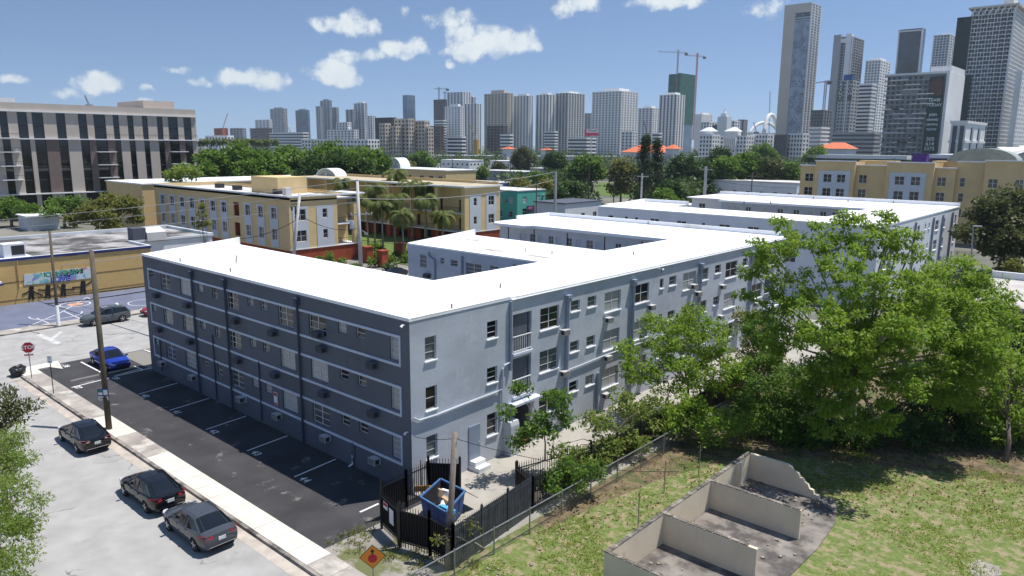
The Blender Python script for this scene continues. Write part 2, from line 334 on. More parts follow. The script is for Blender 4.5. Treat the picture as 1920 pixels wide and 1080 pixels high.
# ball court beyond the cross street, far pavement
court = sheet('ball_court', -97.4, -84.4, 8, 46, .03, m_court)
m_cline = pm('court_line', (.6, .6, .62), var=.1)
def ring(name, c, r, w, z, mat, par, a0=0, a1=2*math.pi, n=40):
    mb = MB()
    for k in range(n):
        a, b = a0+(a1-a0)*k/n, a0+(a1-a0)*(k+1)/n
        mb.quad((c[0]+(r-w)*math.cos(a), c[1]+(r-w)*math.sin(a), z), (c[0]+r*math.cos(a), c[1]+r*math.sin(a), z), (c[0]+r*math.cos(b), c[1]+r*math.sin(b), z), (c[0]+(r-w)*math.cos(b), c[1]+(r-w)*math.sin(b), z))
    return mb.build(name, mat, par)
cc = gz(141, 571); ring('centre_circle', cc, 1.6, .14, .036, m_cline, court)
ring('emblem_disc', cc, .8, .8, .037, pm('emblem_orange', (.55, .3, .2), var=.4, scale=2), court)
ring('key_circle', gz(105, 590), 2.5, .12, .036, m_cline, court, -1.9, 1.4); ring('key_circle', gz(275, 567), 2.0, .12, .036, m_cline, court)
for a, b in (((113,587),(163,558)),((69,597),(93,607)),((50,614),(113,587)),((120,584),(150,598)),((163,558),(172,562))): strip('court_line', gz(*a).xy, gz(*b).xy, .12, .036, m_cline, court)
fw = sheet('far_pavement', -84.4, -82.1, -20, 140, .06, m_walk2)
MB().box(-82.26, -82.1, -20, 140, -.02, .12).build('far_kerb', m_kerb, fw)
# ================================================================== the long grey apartment block
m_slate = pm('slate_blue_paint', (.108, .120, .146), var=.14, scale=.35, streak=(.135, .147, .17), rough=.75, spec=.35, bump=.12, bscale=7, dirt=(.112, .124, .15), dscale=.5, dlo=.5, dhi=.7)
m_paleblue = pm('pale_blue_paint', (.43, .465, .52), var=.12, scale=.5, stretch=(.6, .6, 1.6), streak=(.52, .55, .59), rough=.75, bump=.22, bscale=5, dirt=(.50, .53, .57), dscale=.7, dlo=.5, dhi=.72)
m_band = pm('pale_trim_paint', (.52, .57, .65), var=.06, scale=2, rough=.7)
m_roofw = pm('white_roof_coating', (.86, .87, .88), var=.03, scale=.2, dirt=(.50, .49, .46), dscale=.22, dlo=.56, dhi=.86, rough=.7, bump=.1, bscale=3)
m_frame = pm('window_aluminium', (.50, .51, .52), var=.08, rough=.5, spec=.5)
m_framew = pm('window_white', (.72, .73, .74), var=.05, rough=.5)
m_dark = glass('dark_pane', (.012, .014, .018), rough=.06)
m_grey = glass('grey_pane', (.09, .10, .11), rough=.1)
m_blind = pm('blind_behind_glass', (.32, .34, .35), var=.14, scale=9, stretch=(.1, .1, 3), rough=.25, spec=.5)
m_curt = pm('curtain_behind_glass', (.42, .43, .43), var=.15, scale=4, stretch=(3, 3, .2), rough=.25, spec=.5)
m_sill = pm('white_sill', (.78, .79, .80), var=.05, rough=.7)
m_ac = pm('air_conditioner_shell', (.46, .46, .45), var=.12, scale=4, dirt=(.34, .33, .31), dscale=3, rough=.6)
m_acd = pm('air_conditioner_slate', (.09, .10, .13), var=.15, scale=4, rough=.6)
m_grille = pm('grille_dark', (.035, .035, .04), var=.3, scale=30, rough=.6)
m_pipe = pm('painted_pipe', (.24, .29, .37), var=.1, rough=.6)
m_pipes = pm('painted_pipe_slate', (.05, .063, .10), var=.1, rough=.6)
m_iron = pm('black_iron', (.012, .012, .014), var=.2, scale=5, rough=.5, spec=.4)
PANES = [m_dark, m_dark, m_grey, m_blind, m_curt]
_wc = {}
def window_mesh(w, h, cols, rows, ft=.05, mat=None):
    k = (round(w, 1), round(h, 1), cols, rows, mat.name)
    if k not in _wc:
        mb = MB()
        mb.box(-w/2, w/2, -.03, .03, 0, ft).box(-w/2, w/2, -.03, .03, h-ft, h).box(-w/2, -w/2+ft, -.03, .03, ft, h-ft).box(w/2-ft, w/2, -.03, .03, ft, h-ft)
        for i in range(1, cols): x = -w/2+w*i/cols; mb.box(x-ft*.7, x+ft*.7, -.028, .028, ft, h-ft)
        for c in range(cols):
            a, b = -w/2+w*c/cols+ft*.7, -w/2+w*(c+1)/cols-ft*.7
            for r in range(1, rows): z = h*r/rows; mb.box(a, b, -.026, .026, z-ft*.4, z+ft*.4)
        pn = [MB().box(-w/2+w*c/cols+ft*.6, -w/2+w*(c+1)/cols-ft*.6, -.006, .006, ft, h-ft).mesh('pane', m_dark) for c in range(cols)]
        _wc[k] = (mb.mesh('window', mat), pn)
    return _wc[k]
_pm = {}
def add_window(par, org, u, nrm, hole, cols, rows, depth=.11, mat=None, sill=True, panes=None, rnd=random, sillmat=None):
    a, b, c, d = hole; u, nrm = Vector(u), Vector(nrm); mat = mat or m_frame
    me, pn = window_mesh(b-a, d-c, cols, rows, .05, mat)
    rz = math.atan2(u.y, u.x)
    o = link('window', me, par, Vector(org)+u*((a+b)/2)-nrm*depth+Vector((0, 0, c)), rz, ((b-a)/round(b-a, 1), 1, (d-c)/round(d-c, 1)))
    pmt = panes if panes is not None else rnd.choice(PANES)
    for p in pn:
        mt = pmt if rnd.random() < .75 else rnd.choice(PANES) if panes is None else pmt
        k = (p.name, mt.name)
        if k not in _pm: q = p.copy(); q.materials[0] = mt; _pm[k] = q
        _link('pane', _pm[k], o)
    if sill:
        k = ('sill', round(b-a, 1), (sillmat or m_sill).name)
        if k not in _pm: w = round(b-a, 1); _pm[k] = MB().box(-w/2-.05, w/2+.05, -.2, .0, -.075, -.002).mesh('sill', sillmat or m_sill)
        _link('sill', _pm[k], o)
    return o
def ac_mesh(shell):
    mb = MB().box(-.29, .29, -.42, .10, -.18, .18, 0); g = MB()
    g.box(-.255, .255, -.427, -.421, -.16, .16, 0)
    for k in range(7): z = -.135+k*.045; g.box(-.27, .27, -.436, -.428, z-.006, z+.006, 1)
    for sx in (-.298, .291): g.box(sx, sx+.007, -.36, -.1, -.13, .13, 0)
    return mb.mesh('air_conditioner', shell), g.mesh('grille', [m_grille, shell])
AC_L, AC_D = ac_mesh(m_ac), ac_mesh(m_acd)
def add_ac(par, pos, rz, kind=None):
    me, g = kind or AC_L; o = link('air_conditioner', me, par, pos, rz); _link('grille', g, o); return o

apt = site('apartment_building', 'long slate and pale blue three-storey apartment block with bright white flat roof', 'building', (-44, 24, 0))
FY, RX = 23.83, -28.2; X0 = -60.75; FH = 2.755
heads = [8.47, 5.72, 2.96]
# ---- front facade (faces the parking lot)
cols = [(-59.6,-58.95,.55,'s'),(-57.6,-56.0,1.2,'b'),(-54.3,-52.6,1.2,'b'),(-51.45,-50.65,.6,'s'),(-49.3,-48.55,.85,'s'),(-47.3,-45.65,1.15,'b'),(-44.48,-43.68,.6,'s'),(-42.82,-42.02,.6,'s'),(-40.75,-39.05,1.2,'b'),(-37.37,-35.6,1.2,'b'),(-34.42,-33.62,.6,'s'),(-32.73,-31.93,.6,'s'),(-29.83,-29.02,1.25,'t')]
holes = [(a, b, hd-h, hd) for hd in heads for a, b, h, t in cols]
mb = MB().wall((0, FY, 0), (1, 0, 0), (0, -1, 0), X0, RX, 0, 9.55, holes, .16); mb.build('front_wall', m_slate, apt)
rw = random.Random(11)
for fi, hd in enumerate(heads):
    for a, b, h, t in cols:
        pan = None
        if t == 'b': pan = rw.choice([m_blind, m_curt, m_grey, m_grey, m_dark])
        elif t == 't': pan = m_blind
        else: pan = rw.choice([m_grey, m_blind, m_dark, m_dark])
        add_window(apt, (0, FY, 0), (1, 0, 0), (0, -1, 0), (a, b, hd-h, hd), 2 if t == 'b' else 1, {'b': 3, 's': 2, 't': 4}[t], .12, m_frame, False, pan, rw)
    zt, zb = hd+.17, hd-1.45                     # pale band boxes round each storey
    bd = MB(); bd.box(-59.87, -28.92, FY-.05, FY+.02, zt-.14, zt).box(-59.87, -28.92, FY-.05, FY+.02, zb-.07, zb+.07)
    bd.box(-59.87, -59.75, FY-.047, FY+.02, zb+.07, zt-.14).box(-29.04, -28.92, FY-.047, FY+.02, zb+.07, zt-.14); bd.build('trim_band', m_band, apt)
    for k, x in enumerate((-58.2, -52.95, -45.9, -41.2, -35.85, -31.15)):
        add_ac(apt, (x, FY-.02, hd-1.83), 0, AC_L if fi == 2 else AC_D)
add_ac(apt, (-36.2, FY-.03, 7.45), 0, AC_D)
for x in (-52.1, -47.25, -38.4):                 # rain leaders with conductor heads
    d = MB().tube([(x, FY-.12, .1), (x, FY-.12, 8.85)], .07, 8).box(x-.16, x+.16, FY-.27, FY-.01, 8.85, 9.25).box(x-.2, x+.2, FY-.3, FY-.005, 9.25, 9.31); d.build('downspout', m_pipes, apt)
for x, z0, z1 in ((-58.6, .4, 3.0), (-49.6, .2, 5.0), (-43.4, .2, 4.3), (-33.35, .1, 1.5)): MB().tube([(x, FY-.07, z0), (x, FY-.07, z1)], .05, 6).build('conduit', m_pipes, apt)
MB().tube([(-33.35, FY-.1, .75), (-33.35, FY-.1, .22), (-33.45, FY-.3, .1)], .06, 6).build('white_pipe_end', m_sill, apt)
MB().box(-33.6, -33.2, FY-.1, FY-.0, .55, 1.45).build('meter_box', m_slate, apt)
v = MB().box(-45.85, -45.4, FY-.06, FY-.0, .95, 1.4).build('wall_vent', m_band, apt); MB().box(-45.78, -45.47, FY-.07, FY-.061, 1.02, 1.33).build('grille', m_grille, v)
ns = MB().box(-41.78, -41.38, FY-.03, FY-.002, 1.75, 2.6).build('notice_sign', m_sill, apt); ns['label'] = 'small white and red notice sign on the slate wall'
m_red = pm('sign_red', (.48, .03, .03), var=.06, rough=.5); m_blk = pm('sign_black', (.015, .015, .015), var=.1, rough=.5)
MB().box(-41.76, -41.4, FY-.034, FY-.031, 2.35, 2.57).box(-41.76, -41.4, FY-.034, FY-.031, 1.77, 1.9).build('red_panel', m_red, ns)
MB().tube([(-28.5, FY-.05, 9.3), (-28.5, FY-.22, 9.3), (-28.5, FY-.3, 9.22)], [.05, .05, .08], 8).build('security_camera', m_sill, apt)
MB().tube([(-28.45, FY-.02, 3.5), (-28.45, FY-.2, 3.5), (-28.45, FY-.27, 3.42)], [.04, .05, .08], 8).build('security_camera', m_sill, apt)
# ---- long side facade (sunlit, faces the yard)
big3 = [(34.33,36.2),(41.25,43.25),(45.02,47.02),(52.12,54.24),(59.6,61.85),(65.3,67.6)]
sml3 = [(37.44,38.42),(39.27,40.27),(49.95,51.03),(57.58,58.65),(63.0,64.0)]
RH = []
for fi, hd in enumerate(heads):
    for a, b in big3: RH.append((a, b, hd-1.4, hd, 2, 3 if a < 40 else 2))
    for a, b in sml3: RH.append((a, b, hd-.72, hd, 1, 2))
    if fi != 2: RH.append((29.57, 30.44, hd-(1.02 if fi == 0 else .95), hd, 1, 3))
    else: RH.append((29.57, 30.44, 1.55, 2.9, 1, 3))
    RH.append((24.86, 25.66, hd-1.3, hd, 1, 3 if fi != 1 else 2))
    RH.append((48.57, 49.1, hd-.72, hd, 1, 1)); RH.append((55.2, 56.35, hd-1.0, hd, 1, 2))
OP = [(31.78, 33.5, 6.12, 8.52), (31.78, 33.5, 3.42, 5.78), (31.78, 33.5, .25, 2.95), (68.2, 70.4, 6.12, 8.52), (68.2, 70.4, 3.42, 5.78), (68.2, 70.4, .25, 2.95)]
mb = MB().wall((RX, 0, 0), (0, 1, 0), (1, 0, 0), FY, 76.9, 0, 9.55, [h[:4] for h in RH], .16) if False else MB().wall((RX, 0, 0), (0, 1, 0), (1, 0, 0), FY, 72.9, 0, 9.55, [h[:4] for h in RH]+OP, .16)
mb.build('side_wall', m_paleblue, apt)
for h in RH:
    pan = rw.choice([m_dark, m_dark, m_dark, m_grey, m_blind] if h[4] == 2 else [m_dark, m_dark, m_grey])
    if h[0] < 26: pan = m_dark if h[2] > 4 and h[2] < 6 else m_grey
    if 41 < h[0] < 42 and h[2] < 5: pan = m_blind
    add_window(apt, (RX, 0, 0), (0, 1, 0), (1, 0, 0), h[:4], h[4], h[5], .12, m_frame, True, pan, rw)
# stair bays: recess behind a louvred screen and railing
for k, (a, b, z0, z1) in enumerate(OP):
    rec = MB(); D = 1.3
    rec.quad((RX-D, a, z0), (RX-D, b, z0), (RX-D, b, z1), (RX-D, a, z1)).quad((RX-.16, a, z0), (RX-D, a, z0), (RX-D, a, z1), (RX-.16, a, z1)).quad((RX-.16, b, z0), (RX-D, b, z0), (RX-D, b, z1), (RX-.16, b, z1)).quad((RX-.16, a, z1), (RX-D, a, z1), (RX-D, b, z1), (RX-.16, b, z1)).quad((RX-.16, a, z0), (RX-.16, b, z0), (RX-D, b, z0), (RX-D, a, z0))
    r = rec.build('stair_bay', m_pipe if z0 > 1 else m_slate, apt)
    if z0 > 1 and a < 40:
        y = a+.02
        while y < b-.32: MB().box(RX-.2, RX-.15, y, y+.06, z0+.02, z1-.01).build('louvre_slat', pm('louvre_grey', (.17, .18, .21), var=.1, rough=.6), r); y += .105
    if z0 > 1:
        rl = MB().box(RX-.02, RX+.04, a+.02, b-.02, z0+1.0, z0+1.05).box(RX-.02, RX+.04, a+.02, b-.02, z0+.1, z0+.14)
        y = a+.06
        while y < b-.04: rl.box(RX-.0, RX+.02, y, y+.022, z0+.14, z0+1.0); y += .2
        rl.build('railing', m_framew, r); MB().box(RX+.0, RX+.13, a-.02, b+.05, z0-.16, z0-.002).build('slab_edge', m_band, r)
    else:
        MB().box(RX-D, RX-.0, a, b, .0, .26).build('entry_step', pm('terracotta_step', (.42, .13, .05), var=.15, rough=.7), r)
        MB().box(RX-.0, RX+.55, a-.35, b+.5, 2.98, 3.12).build('entry_canopy', m_band, r)
MB().box(RX, RX+.62, 31.0, 31.75, 0, 1.9).extr([(RX, 31.0, 1.9), (RX+.62, 31.0, 1.9), (RX+.55, 31.0, 2.15), (RX, 31.0, 2.2)], (0, .75, 0)).build('entry_buttress', m_paleblue, apt)
MB().box(RX, RX+.85, 28.05, 29.0, 0, .28).box(RX, RX+.5, 28.1, 28.95, .28, .55).build('door_steps', m_sill, apt)
dr = MB().box(RX+.002, RX+.05, 28.05, 28.95, .56, 2.6).build('side_door', m_pipe, apt); MB().tube([(RX+.05, 28.85, 1.5), (RX+.1, 28.85, 1.5)], .03, 6).build('handle', m_frame, dr)
for y in (36.95, 44.7, 54.85, 64.7):
    d = MB().tube([(RX+.14, y, .1), (RX+.14, y, 8.8)], .12, 8).box(RX+.0, RX+.34, y-.22, y+.22, 8.8, 9.0).box(RX+.0, RX+.3, y-.18, y+.18, 8.55, 8.8); d.build('downspout', m_pipe, apt)
for y in (31.5, 40.6): MB().tube([(RX+.1, y, .1 if y > 35 else 5.2), (RX+.1, y, 2.95 if y > 35 else 9.4)], .09, 8).build('downspout', m_pipe, apt)
# the drooping utility conduit across the side
def conduit(pts, r=.06): MB().tube([(RX+.09, y, z) for y, z in pts], r, 6).build('conduit', m_paleblue, apt)
conduit([(23.9, 4.35), (24.3, 4.1), (25.5, 4.06), (27.5, 4.12), (29, 4.15), (30.3, 4.16), (30.75, 4.2), (30.8, 2.2)]); conduit([(30.8, 4.25), (30.82, 5.45), (30.95, 5.62), (31.6, 5.75)]); conduit([(37.2, 3.92), (38.8, 3.95), (41.5, 4.05), (44.5, 4.02), (48, 4.0), (53, 4.1)], .05)
conduit([(53, 2.9), (56, 2.95), (60, 2.98), (64, 3.0)], .09); MB().box(RX, RX+.4, 62.0, 62.7, 0, 2.9).build('pier', m_paleblue, apt); MB().box(RX, RX+.25, 70.5, 71.0, 0, 4.6).build('pier', m_pipe, apt)
for y, z in ((36.6, 6.62), (41.55, 6.57), (36.62, 3.85), (41.55, 3.83), (47.15, 6.57), (46.5, 3.8), (46.5, 1.6), (54.4, 6.54), (53.6, 7.25), (58.8, 6.5), (58.8, 3.8), (66.1, 6.5), (66.1, 3.8), (41.5, 1.1), (36.6, 1.0)): add_ac(apt, (RX+.02, y, z), math.pi/2)
MB().tube([(RX-.0, 48.0, 9.4), (RX+.5, 48.0, 9.35)], .03, 6).tube([(RX+.5, 47.85, 9.35), (RX+.5, 48.15, 9.35)], .06, 6).build('floodlight', m_framew, apt)
# ---- other walls, roof
W2Y, W2B, W3Y, W3B, SX = 43.1, 51.6, 63.6, 72.9, -35.5
px = lambda q: onY(640+q[0]/4, 280+q[1]/4, W2Y)
w2h = []
for a, b, rc in (((588,785),(640,890),(1,3)), ((743,812),(772,862),(1,2)), ((818,825),(872,882),(1,2)), ((932,845),(1050,960),(2,3)), ((1115,870),(1177,925),(1,2)), ((1290,860),(1350,905),(1,2))):
    p, q = px(a), px(b); w2h.append((p.x, q.x, q.z, p.z, *rc))
full = list(w2h)
mb = MB().wall((0, W2Y, 0), (1, 0, 0), (0, -1, 0), -51.0, SX, 0, 9.55, [h[:4] for h in full], .16); mb.build('courtyard_wall', m_paleblue, apt)
for h in full: add_window(apt, (0, W2Y, 0), (1, 0, 0), (0, -1, 0), h[:4], h[4], h[5], .12, m_frame, False, rw.choice([m_grey, m_dark]), rw)
p = px((655, 945)); add_ac(apt, (p.x, W2Y-.02, p.z), 0, AC_D)
a, b, c2, d2 = px((660, 770)), px((705, 830)), px((708, 980)), px((910, 800)); MB().tube([(a.x, W2Y-.1, a.z), (a.x+.05, W2Y-.1, a.z-.35), (b.x, W2Y-.1, b.z), (c2.x, W2Y-.1, 5)], .07, 6).build('downspout', m_pipe, apt); MB().tube([(d2.x, W2Y-.1, d2.z), (d2.x, W2Y-.1, 5)], .09, 6).build('downspout', m_pipe, apt)
ow = MB(); Q = ow.quad
Q((X0, FY, 0), (X0, 32.1, 0), (X0, 32.1, 9.55), (X0, FY, 9.55)); Q((X0, 32.1, 0), (SX, 32.1, 0), (SX, 32.1, 9.55), (X0, 32.1, 9.55)); Q((SX, 32.1, 0), (SX, W2Y, 0), (SX, W2Y, 9.55), (SX, 32.1, 9.55))
Q((-51, W2Y, 0), (-51, W2B, 0), (-51, W2B, 9.55), (-51, W2Y, 9.55)); Q((-51, W2B, 0), (SX, W2B, 0), (SX, W2B, 9.55), (-51, W2B, 9.55)); Q((SX, W2B, 0), (SX, W3Y, 0), (SX, W3Y, 9.55), (SX, W2B, 9.55))
Q((-58.6, W3Y, 0), (-58.6, W3B, 0), (-58.6, W3B, 9.55), (-58.6, W3Y, 9.55)); Q((-58.6, W3B, 0), (RX, W3B, 0), (RX, W3B, 9.55), (-58.6, W3B, 9.55)); ow.build('rear_walls', m_paleblue, apt)
# gallery wing: wall set back under a deep eave, doors, windows, posts, railing
gh = []; gd = []
for a, b, t in ((1415,1455,'w'),(1555,1590,'w'),(1690,1730,'w'),(1840,1890,'w'),(1340,1395,'d'),(1475,1510,'d'),(1610,1650,'d'),(1760,1800,'d'),(1910,1960,'d'),(2060,2100,'w'),(2130,2170,'d'),(2230,2290,'w')):
    p, q = onY(640+a/4, 440, W3Y), onY(640+b/4, 440, W3Y); (gh if t == 'w' else gd).append((p.x, q.x))
hs = [(a, b, hd-1.25, hd) for hd in heads for a, b in gh]+[(a, b, hd-2.25, hd-.0) for hd in heads for a, b in gd]
MB().wall((0, W3Y, 0), (1, 0, 0), (0, -1, 0), -58.6, SX, 0, 9.3, hs, .1).build('gallery_wall', pm('gallery_wall_paint', (.58, .60, .64), var=.06), apt)
for hd in heads:
    for a, b in gh: add_window(apt, (0, W3Y, 0), (1, 0, 0), (0, -1, 0), (a, b, hd-1.25, hd), 2, 3, .08, m_frame, False, rw.choice([m_dark, m_grey, m_blind]), rw)
    for a, b in gd: MB().box(a+.01, b-.01, W3Y+.05, W3Y+.09, hd-2.25, hd-.01).build('door', pm('door_paint', (.5, .53, .58), var=.05), apt)
    if hd < 8: MB().box(-57.5, SX-.02, 61.9, W3Y-.005, hd+.25, hd+.42).build('gallery_slab', m_band, apt)
    rl = MB().box(-57.4, SX-.05, 61.95, 62.0, hd-1.32, hd-1.27)
    xx = -57.4
    while xx < SX-.1: rl.box(xx, xx+.025, 61.96, 61.985, hd-2.3, hd-1.32); xx += .16
    rl.build('railing', m_iron, apt)
for xx in (-55.8, -52.0, -47.4, -42.6, -38.2): MB().tube([(xx, 62.0, 0), (xx, 62.0, 9.25)], .06, 8).build('gallery_post', m_iron, apt)
rf = MB(); zt = 9.63
rf.box(X0-.03, RX+.03, FY-.04, 32.1, 9.5, zt); rf.box(SX, RX+.09, 32.1, W3B+.02, 9.5, zt); rf.box(-51.03, SX, W2Y-.04, W2B, 9.5, zt); rf.box(-58.63, SX, W3Y, W3B+.02, 9.5, zt); rf.prism([(-57.6, 61.6), (-53.0, 61.6), (-52.4, 62.6), (SX, 62.6), (SX, W3Y), (-58.63, W3Y), (-58.63, 62.8)][::1], 9.32, zt-.02)
rf.box(RX-.13, RX+.14, 31.6, W3B+.02, 9.46, 9.495)
roof = rf.build('roof', m_roofw, apt)
MB().extr([(X0-.04, FY+.2, zt), (X0-.04, 32.12, zt), (X0-.04, 32.12, zt+.62), (X0-.04, FY+.2, zt+.02)], (.22, 0, 0)).build('parapet', m_roofw, apt); MB().extr([(-51.04, W2Y, zt), (-51.04, W2B+.02, zt), (-51.04, W2B+.02, zt+.55), (-51.04, W2Y, zt+.02)], (.22, 0, 0)).build('parapet', m_roofw, apt)
MB().box(-58.64, RX+.1, W3B-.18, W3B+.03, zt, zt+.42).build('parapet', m_roofw, apt); MB().box(-58.65, -58.4, 66.5, W3B-.18, zt, zt+.42).build('parapet', m_roofw, apt)
MB().box(X0, RX+.02, FY-.045, FY+.1, zt, zt+.05).build('roof_rim', m_roofw, apt); MB().box(RX-.1, RX+.035, FY+.1, 31.5, zt, zt+.05).build('roof_rim', m_roofw, apt)
m_stub = pm('vent_stub', (.2, .2, .2), var=.2)
for q in ((338,489),(443,491),(444,484),(432,508),(847,578),(938,538),(986,470),(1035,475),(1188,476),(1215,419),(1440-200,530-20)):
    p = gz(q[0], q[1]+2, zt); MB().tube([(p.x, p.y, zt), (p.x, p.y, zt+.3)], .05, 8).build('vent_pipe', m_stub, roof)
m_st = pm('roof_stain', (.38, .36, .31), var=.4, scale=1.2)
for q, w, h in (((885,450),1.0,.5),((924,469),1.3,.5),((1010,481),1.5,.4)):
    p = gz(*q, zt); MB().prism([(p.x+w*math.cos(a)*random.uniform(.7,1.2), p.y+h*math.sin(a)*random.uniform(.7,1.2)) for a in [k*.52 for k in range(12)]], zt, zt+.006).build('roof_patch', m_st, roof)
# ================================================================== neighbouring buildings
m_yel = pm('ochre_stucco', (.64, .48, .25), var=.07, scale=.4, rough=.85, bump=.1, bscale=8)
m_yel2 = pm('pale_ochre_stucco', (.66, .50, .26), var=.06, scale=.5, rough=.85)
m_panel = pm('pale_grey_panel', (.53, .57, .62), var=.05, scale=.6, rough=.8)
m_brick = pm('brick_red_stucco', (.30, .065, .03), var=.15, scale=.8, rough=.85)
m_cap = pm('white_cornice', (.72, .74, .76), var=.05, rough=.7)
m_roofg = pm('grey_white_roof', (.58, .58, .57), var=.12, scale=.3, dirt=(.35, .35, .34), dscale=.2, rough=.85)
m_sage = pm('sage_metal', (.30, .34, .31), var=.06, rough=.5, spec=.5)
m_lwall = pm('off_white_stucco', (.70, .72, .75), var=.06, scale=.5, rough=.85, streak=(.62, .65, .69))
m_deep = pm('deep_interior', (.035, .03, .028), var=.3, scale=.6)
NY, PX = (0, -1, 0), (1, 0, 0)
def fwall(par, name, x0, x1, Y, z0, z1, wins, mat, depth=.16, wmat=None, sill=False, dep=.1, wallholes=()):
    """wall facing the street front (-Y) with its windows; wins = (xa, xb, za, zb, cols, rows, pane)"""
    MB().wall((0, Y, 0), (1, 0, 0), NY, x0, x1, z0, z1, [w[:4] for w in wins]+list(wallholes), depth).build(name, mat, par)
    for w in wins: add_window(par, (0, Y, 0), (1, 0, 0), NY, w[:4], w[4], w[5], dep, wmat or m_framew, sill, w[6], rw)
def rwall(par, name, y0, y1, X, z0, z1, wins, mat, depth=.16, wmat=None, sill=False, dep=.1, wallholes=()):
    MB().wall((X, 0, 0), (0, 1, 0), PX, y0, y1, z0, z1, [w[:4] for w in wins]+list(wallholes), depth).build(name, mat, par)
    for w in wins: add_window(par, (X, 0, 0), (0, 1, 0), PX, w[:4], w[4], w[5], dep, wmat or m_framew, sill, w[6], rw)
def shell(par, x0, x1, y0, y1, z0, z1, mat, name='rear_wall'):
    MB().quad((x0, y1, z0), (x0, y0, z0), (x0, y0, z1), (x0, y1, z1)).quad((x1, y1, z0), (x0, y1, z0), (x0, y1, z1), (x1, y1, z1)).build(name, mat, par)
def slab_roof(par, x0, x1, y0, y1, z, mat, over=.0, t=.25): return MB().box(x0-over, x1+over, y0-over, y1+over, z-t, z).build('roof', mat, par)

# ---- second white-roofed block beyond the grey one
b2 = site('apartment_building', 'pale grey three-storey apartment block with white roof behind the first block', 'building', (-45, 90, 0))
BX = -24.4
hz3 = lambda *p: [(a, b, c, d, n, 2, m_dark) for a, b, c, d, n in p]
w = []
for hd in (8.42, 5.66, 2.9):
    w += [(-61.4, -60.5, hd-.7, hd, 1, 2, m_dark), (-58.5, -58.0, hd-.7, hd, 1, 2, m_dark), (-56.8, -56.3, hd-.7, hd, 1, 2, m_dark), (-54.3, -52.9, hd-1.2, hd, 2, 2, m_dark), (-50.1, -48.7, hd-1.2, hd, 2, 2, m_dark), (-46.4, -45.9, hd-.7, hd, 1, 2, m_dark), (-43.9, -42.4, hd-1.2, hd, 2, 2, m_dark), (-40, -38.5, hd-1.2, hd, 2, 2, m_dark), (-35, -33.6, hd-1.2, hd, 2, 2, m_dark)]
fwall(b2, 'front_wall', -63.2, BX, 90, 0, 9.5, w, m_lwall)
w = []
for hd in (8.4, 5.6, 2.8):
    w += [(y, y+1.1, hd-1.35, hd, 1, 2, m_dark) for y in (93, 97, 107.1, 121.4, 128.6)]+[(y, y+.7, hd-.8, hd, 1, 1, m_grey) for y in (101, 110.8, 112.8)]+[(116.6, 118.6, hd-1.4, hd, 2, 2, m_dark)]
rwall(b2, 'side_wall', 90, 131, BX, 0, 9.5, w, m_lwall, sill=True)
for y in (95, 105.5, 114.9, 120.3, 126.4): MB().tube([(BX+.14, y, 0), (BX+.14, y, 9.0)], .13, 8).build('downspout', m_pipe, b2)
shell(b2, -63.2, -55.5, 90, 103, 0, 9.5, m_lwall)
MB().quad((-55.5, 98, 0), (-33, 98, 0), (-33, 98, 9.5), (-55.5, 98, 9.5)).quad((-55.5, 98, 0), (-55.5, 103, 0), (-55.5, 103, 9.5), (-55.5, 98, 9.5)).quad((-33, 98, 0), (-33, 118, 0), (-33, 118, 9.5), (-33, 98, 9.5)).build('courtyard_wall', m_lwall, b2)
gw = []
for a, k in ((-56.3, 'd'), (-55.0, 'd'), (-53.0, 'w'), (-50.2, 'd'), (-47.6, 'w'), (-45, 'w'), (-42.8, 'd'), (-40.8, 'w'), (-39, 'w'), (-36.5, 'd')):
    for hd in (8.6, 5.85, 3.1): gw.append((a, a+(.95 if k == 'w' else 1.0), hd-(1.4 if k == 'w' else 2.2), hd, 2 if k == 'w' else 1, 1, m_dark if k == 'w' else m_curt))
fwall(b2, 'gallery_wall', -57.4, -33, 118, 0, 9.3, gw, pm('gallery_wall_grey', (.46, .49, .55), var=.05), depth=.1)
fwall(b2, 'end_block_wall', -64, -57.4, 120, 0, 9.5, [(-62.6, -61.4, 7.2, 8.5, 2, 2, m_dark)], m_lwall)
MB().quad((-57.4, 118, 0), (-57.4, 120, 0), (-57.4, 120, 9.5), (-57.4, 118, 9.5)).build('end_block_return', m_lwall, b2); shell(b2, -64, BX, 120, 131, 0, 9.5, m_lwall)
for hd in (5.95, 3.2): MB().box(-57.3, -33.0, 116.3, 117.99, hd, hd+.18).build('gallery_slab', m_band, b2)
rf = MB().box(-63.23, BX+.06, 89.96, 98.0, 9.45, 9.62).box(-63.23, -55.5, 98.0, 103, 9.45, 9.62).box(-33, BX+.06, 98.0, 131.03, 9.45, 9.62).box(-64.03, -33, 118, 131.03, 9.45, 9.62).box(-56.8, -33, 115.6, 118, 9.3, 9.61); r2 = rf.build('roof', m_roofw, b2)
MB().box(-64.05, BX+.07, 130.8, 131.05, 9.62, 10.15).build('parapet', m_roofw, b2); MB().extr([(-63.26, 91, 9.62), (-63.26, 103, 9.62), (-63.26, 103, 10.1), (-63.26, 91, 9.65)], (.2, 0, 0)).build('parapet', m_roofw, b2); MB().box(-63.05, -55.45, 102.8, 103.02, 9.62, 10.08).build('parapet', m_roofw, b2)
MB().prism([(-35.5, 110), (-33.1, 110), (-33.1, 113), (-35.5, 113)], 9.3, 9.45).build('stair_roof', m_roofw, b2)
for q in ((1395,382),(1445,382),(1525,373),(1590,379),(1675,381),(1775,385)): p = gz(q[0], q[1], 9.62); MB().tube([(p.x, p.y, 9.62), (p.x, p.y, 10.0)], .09, 6).build('vent_pipe', m_stub, r2)

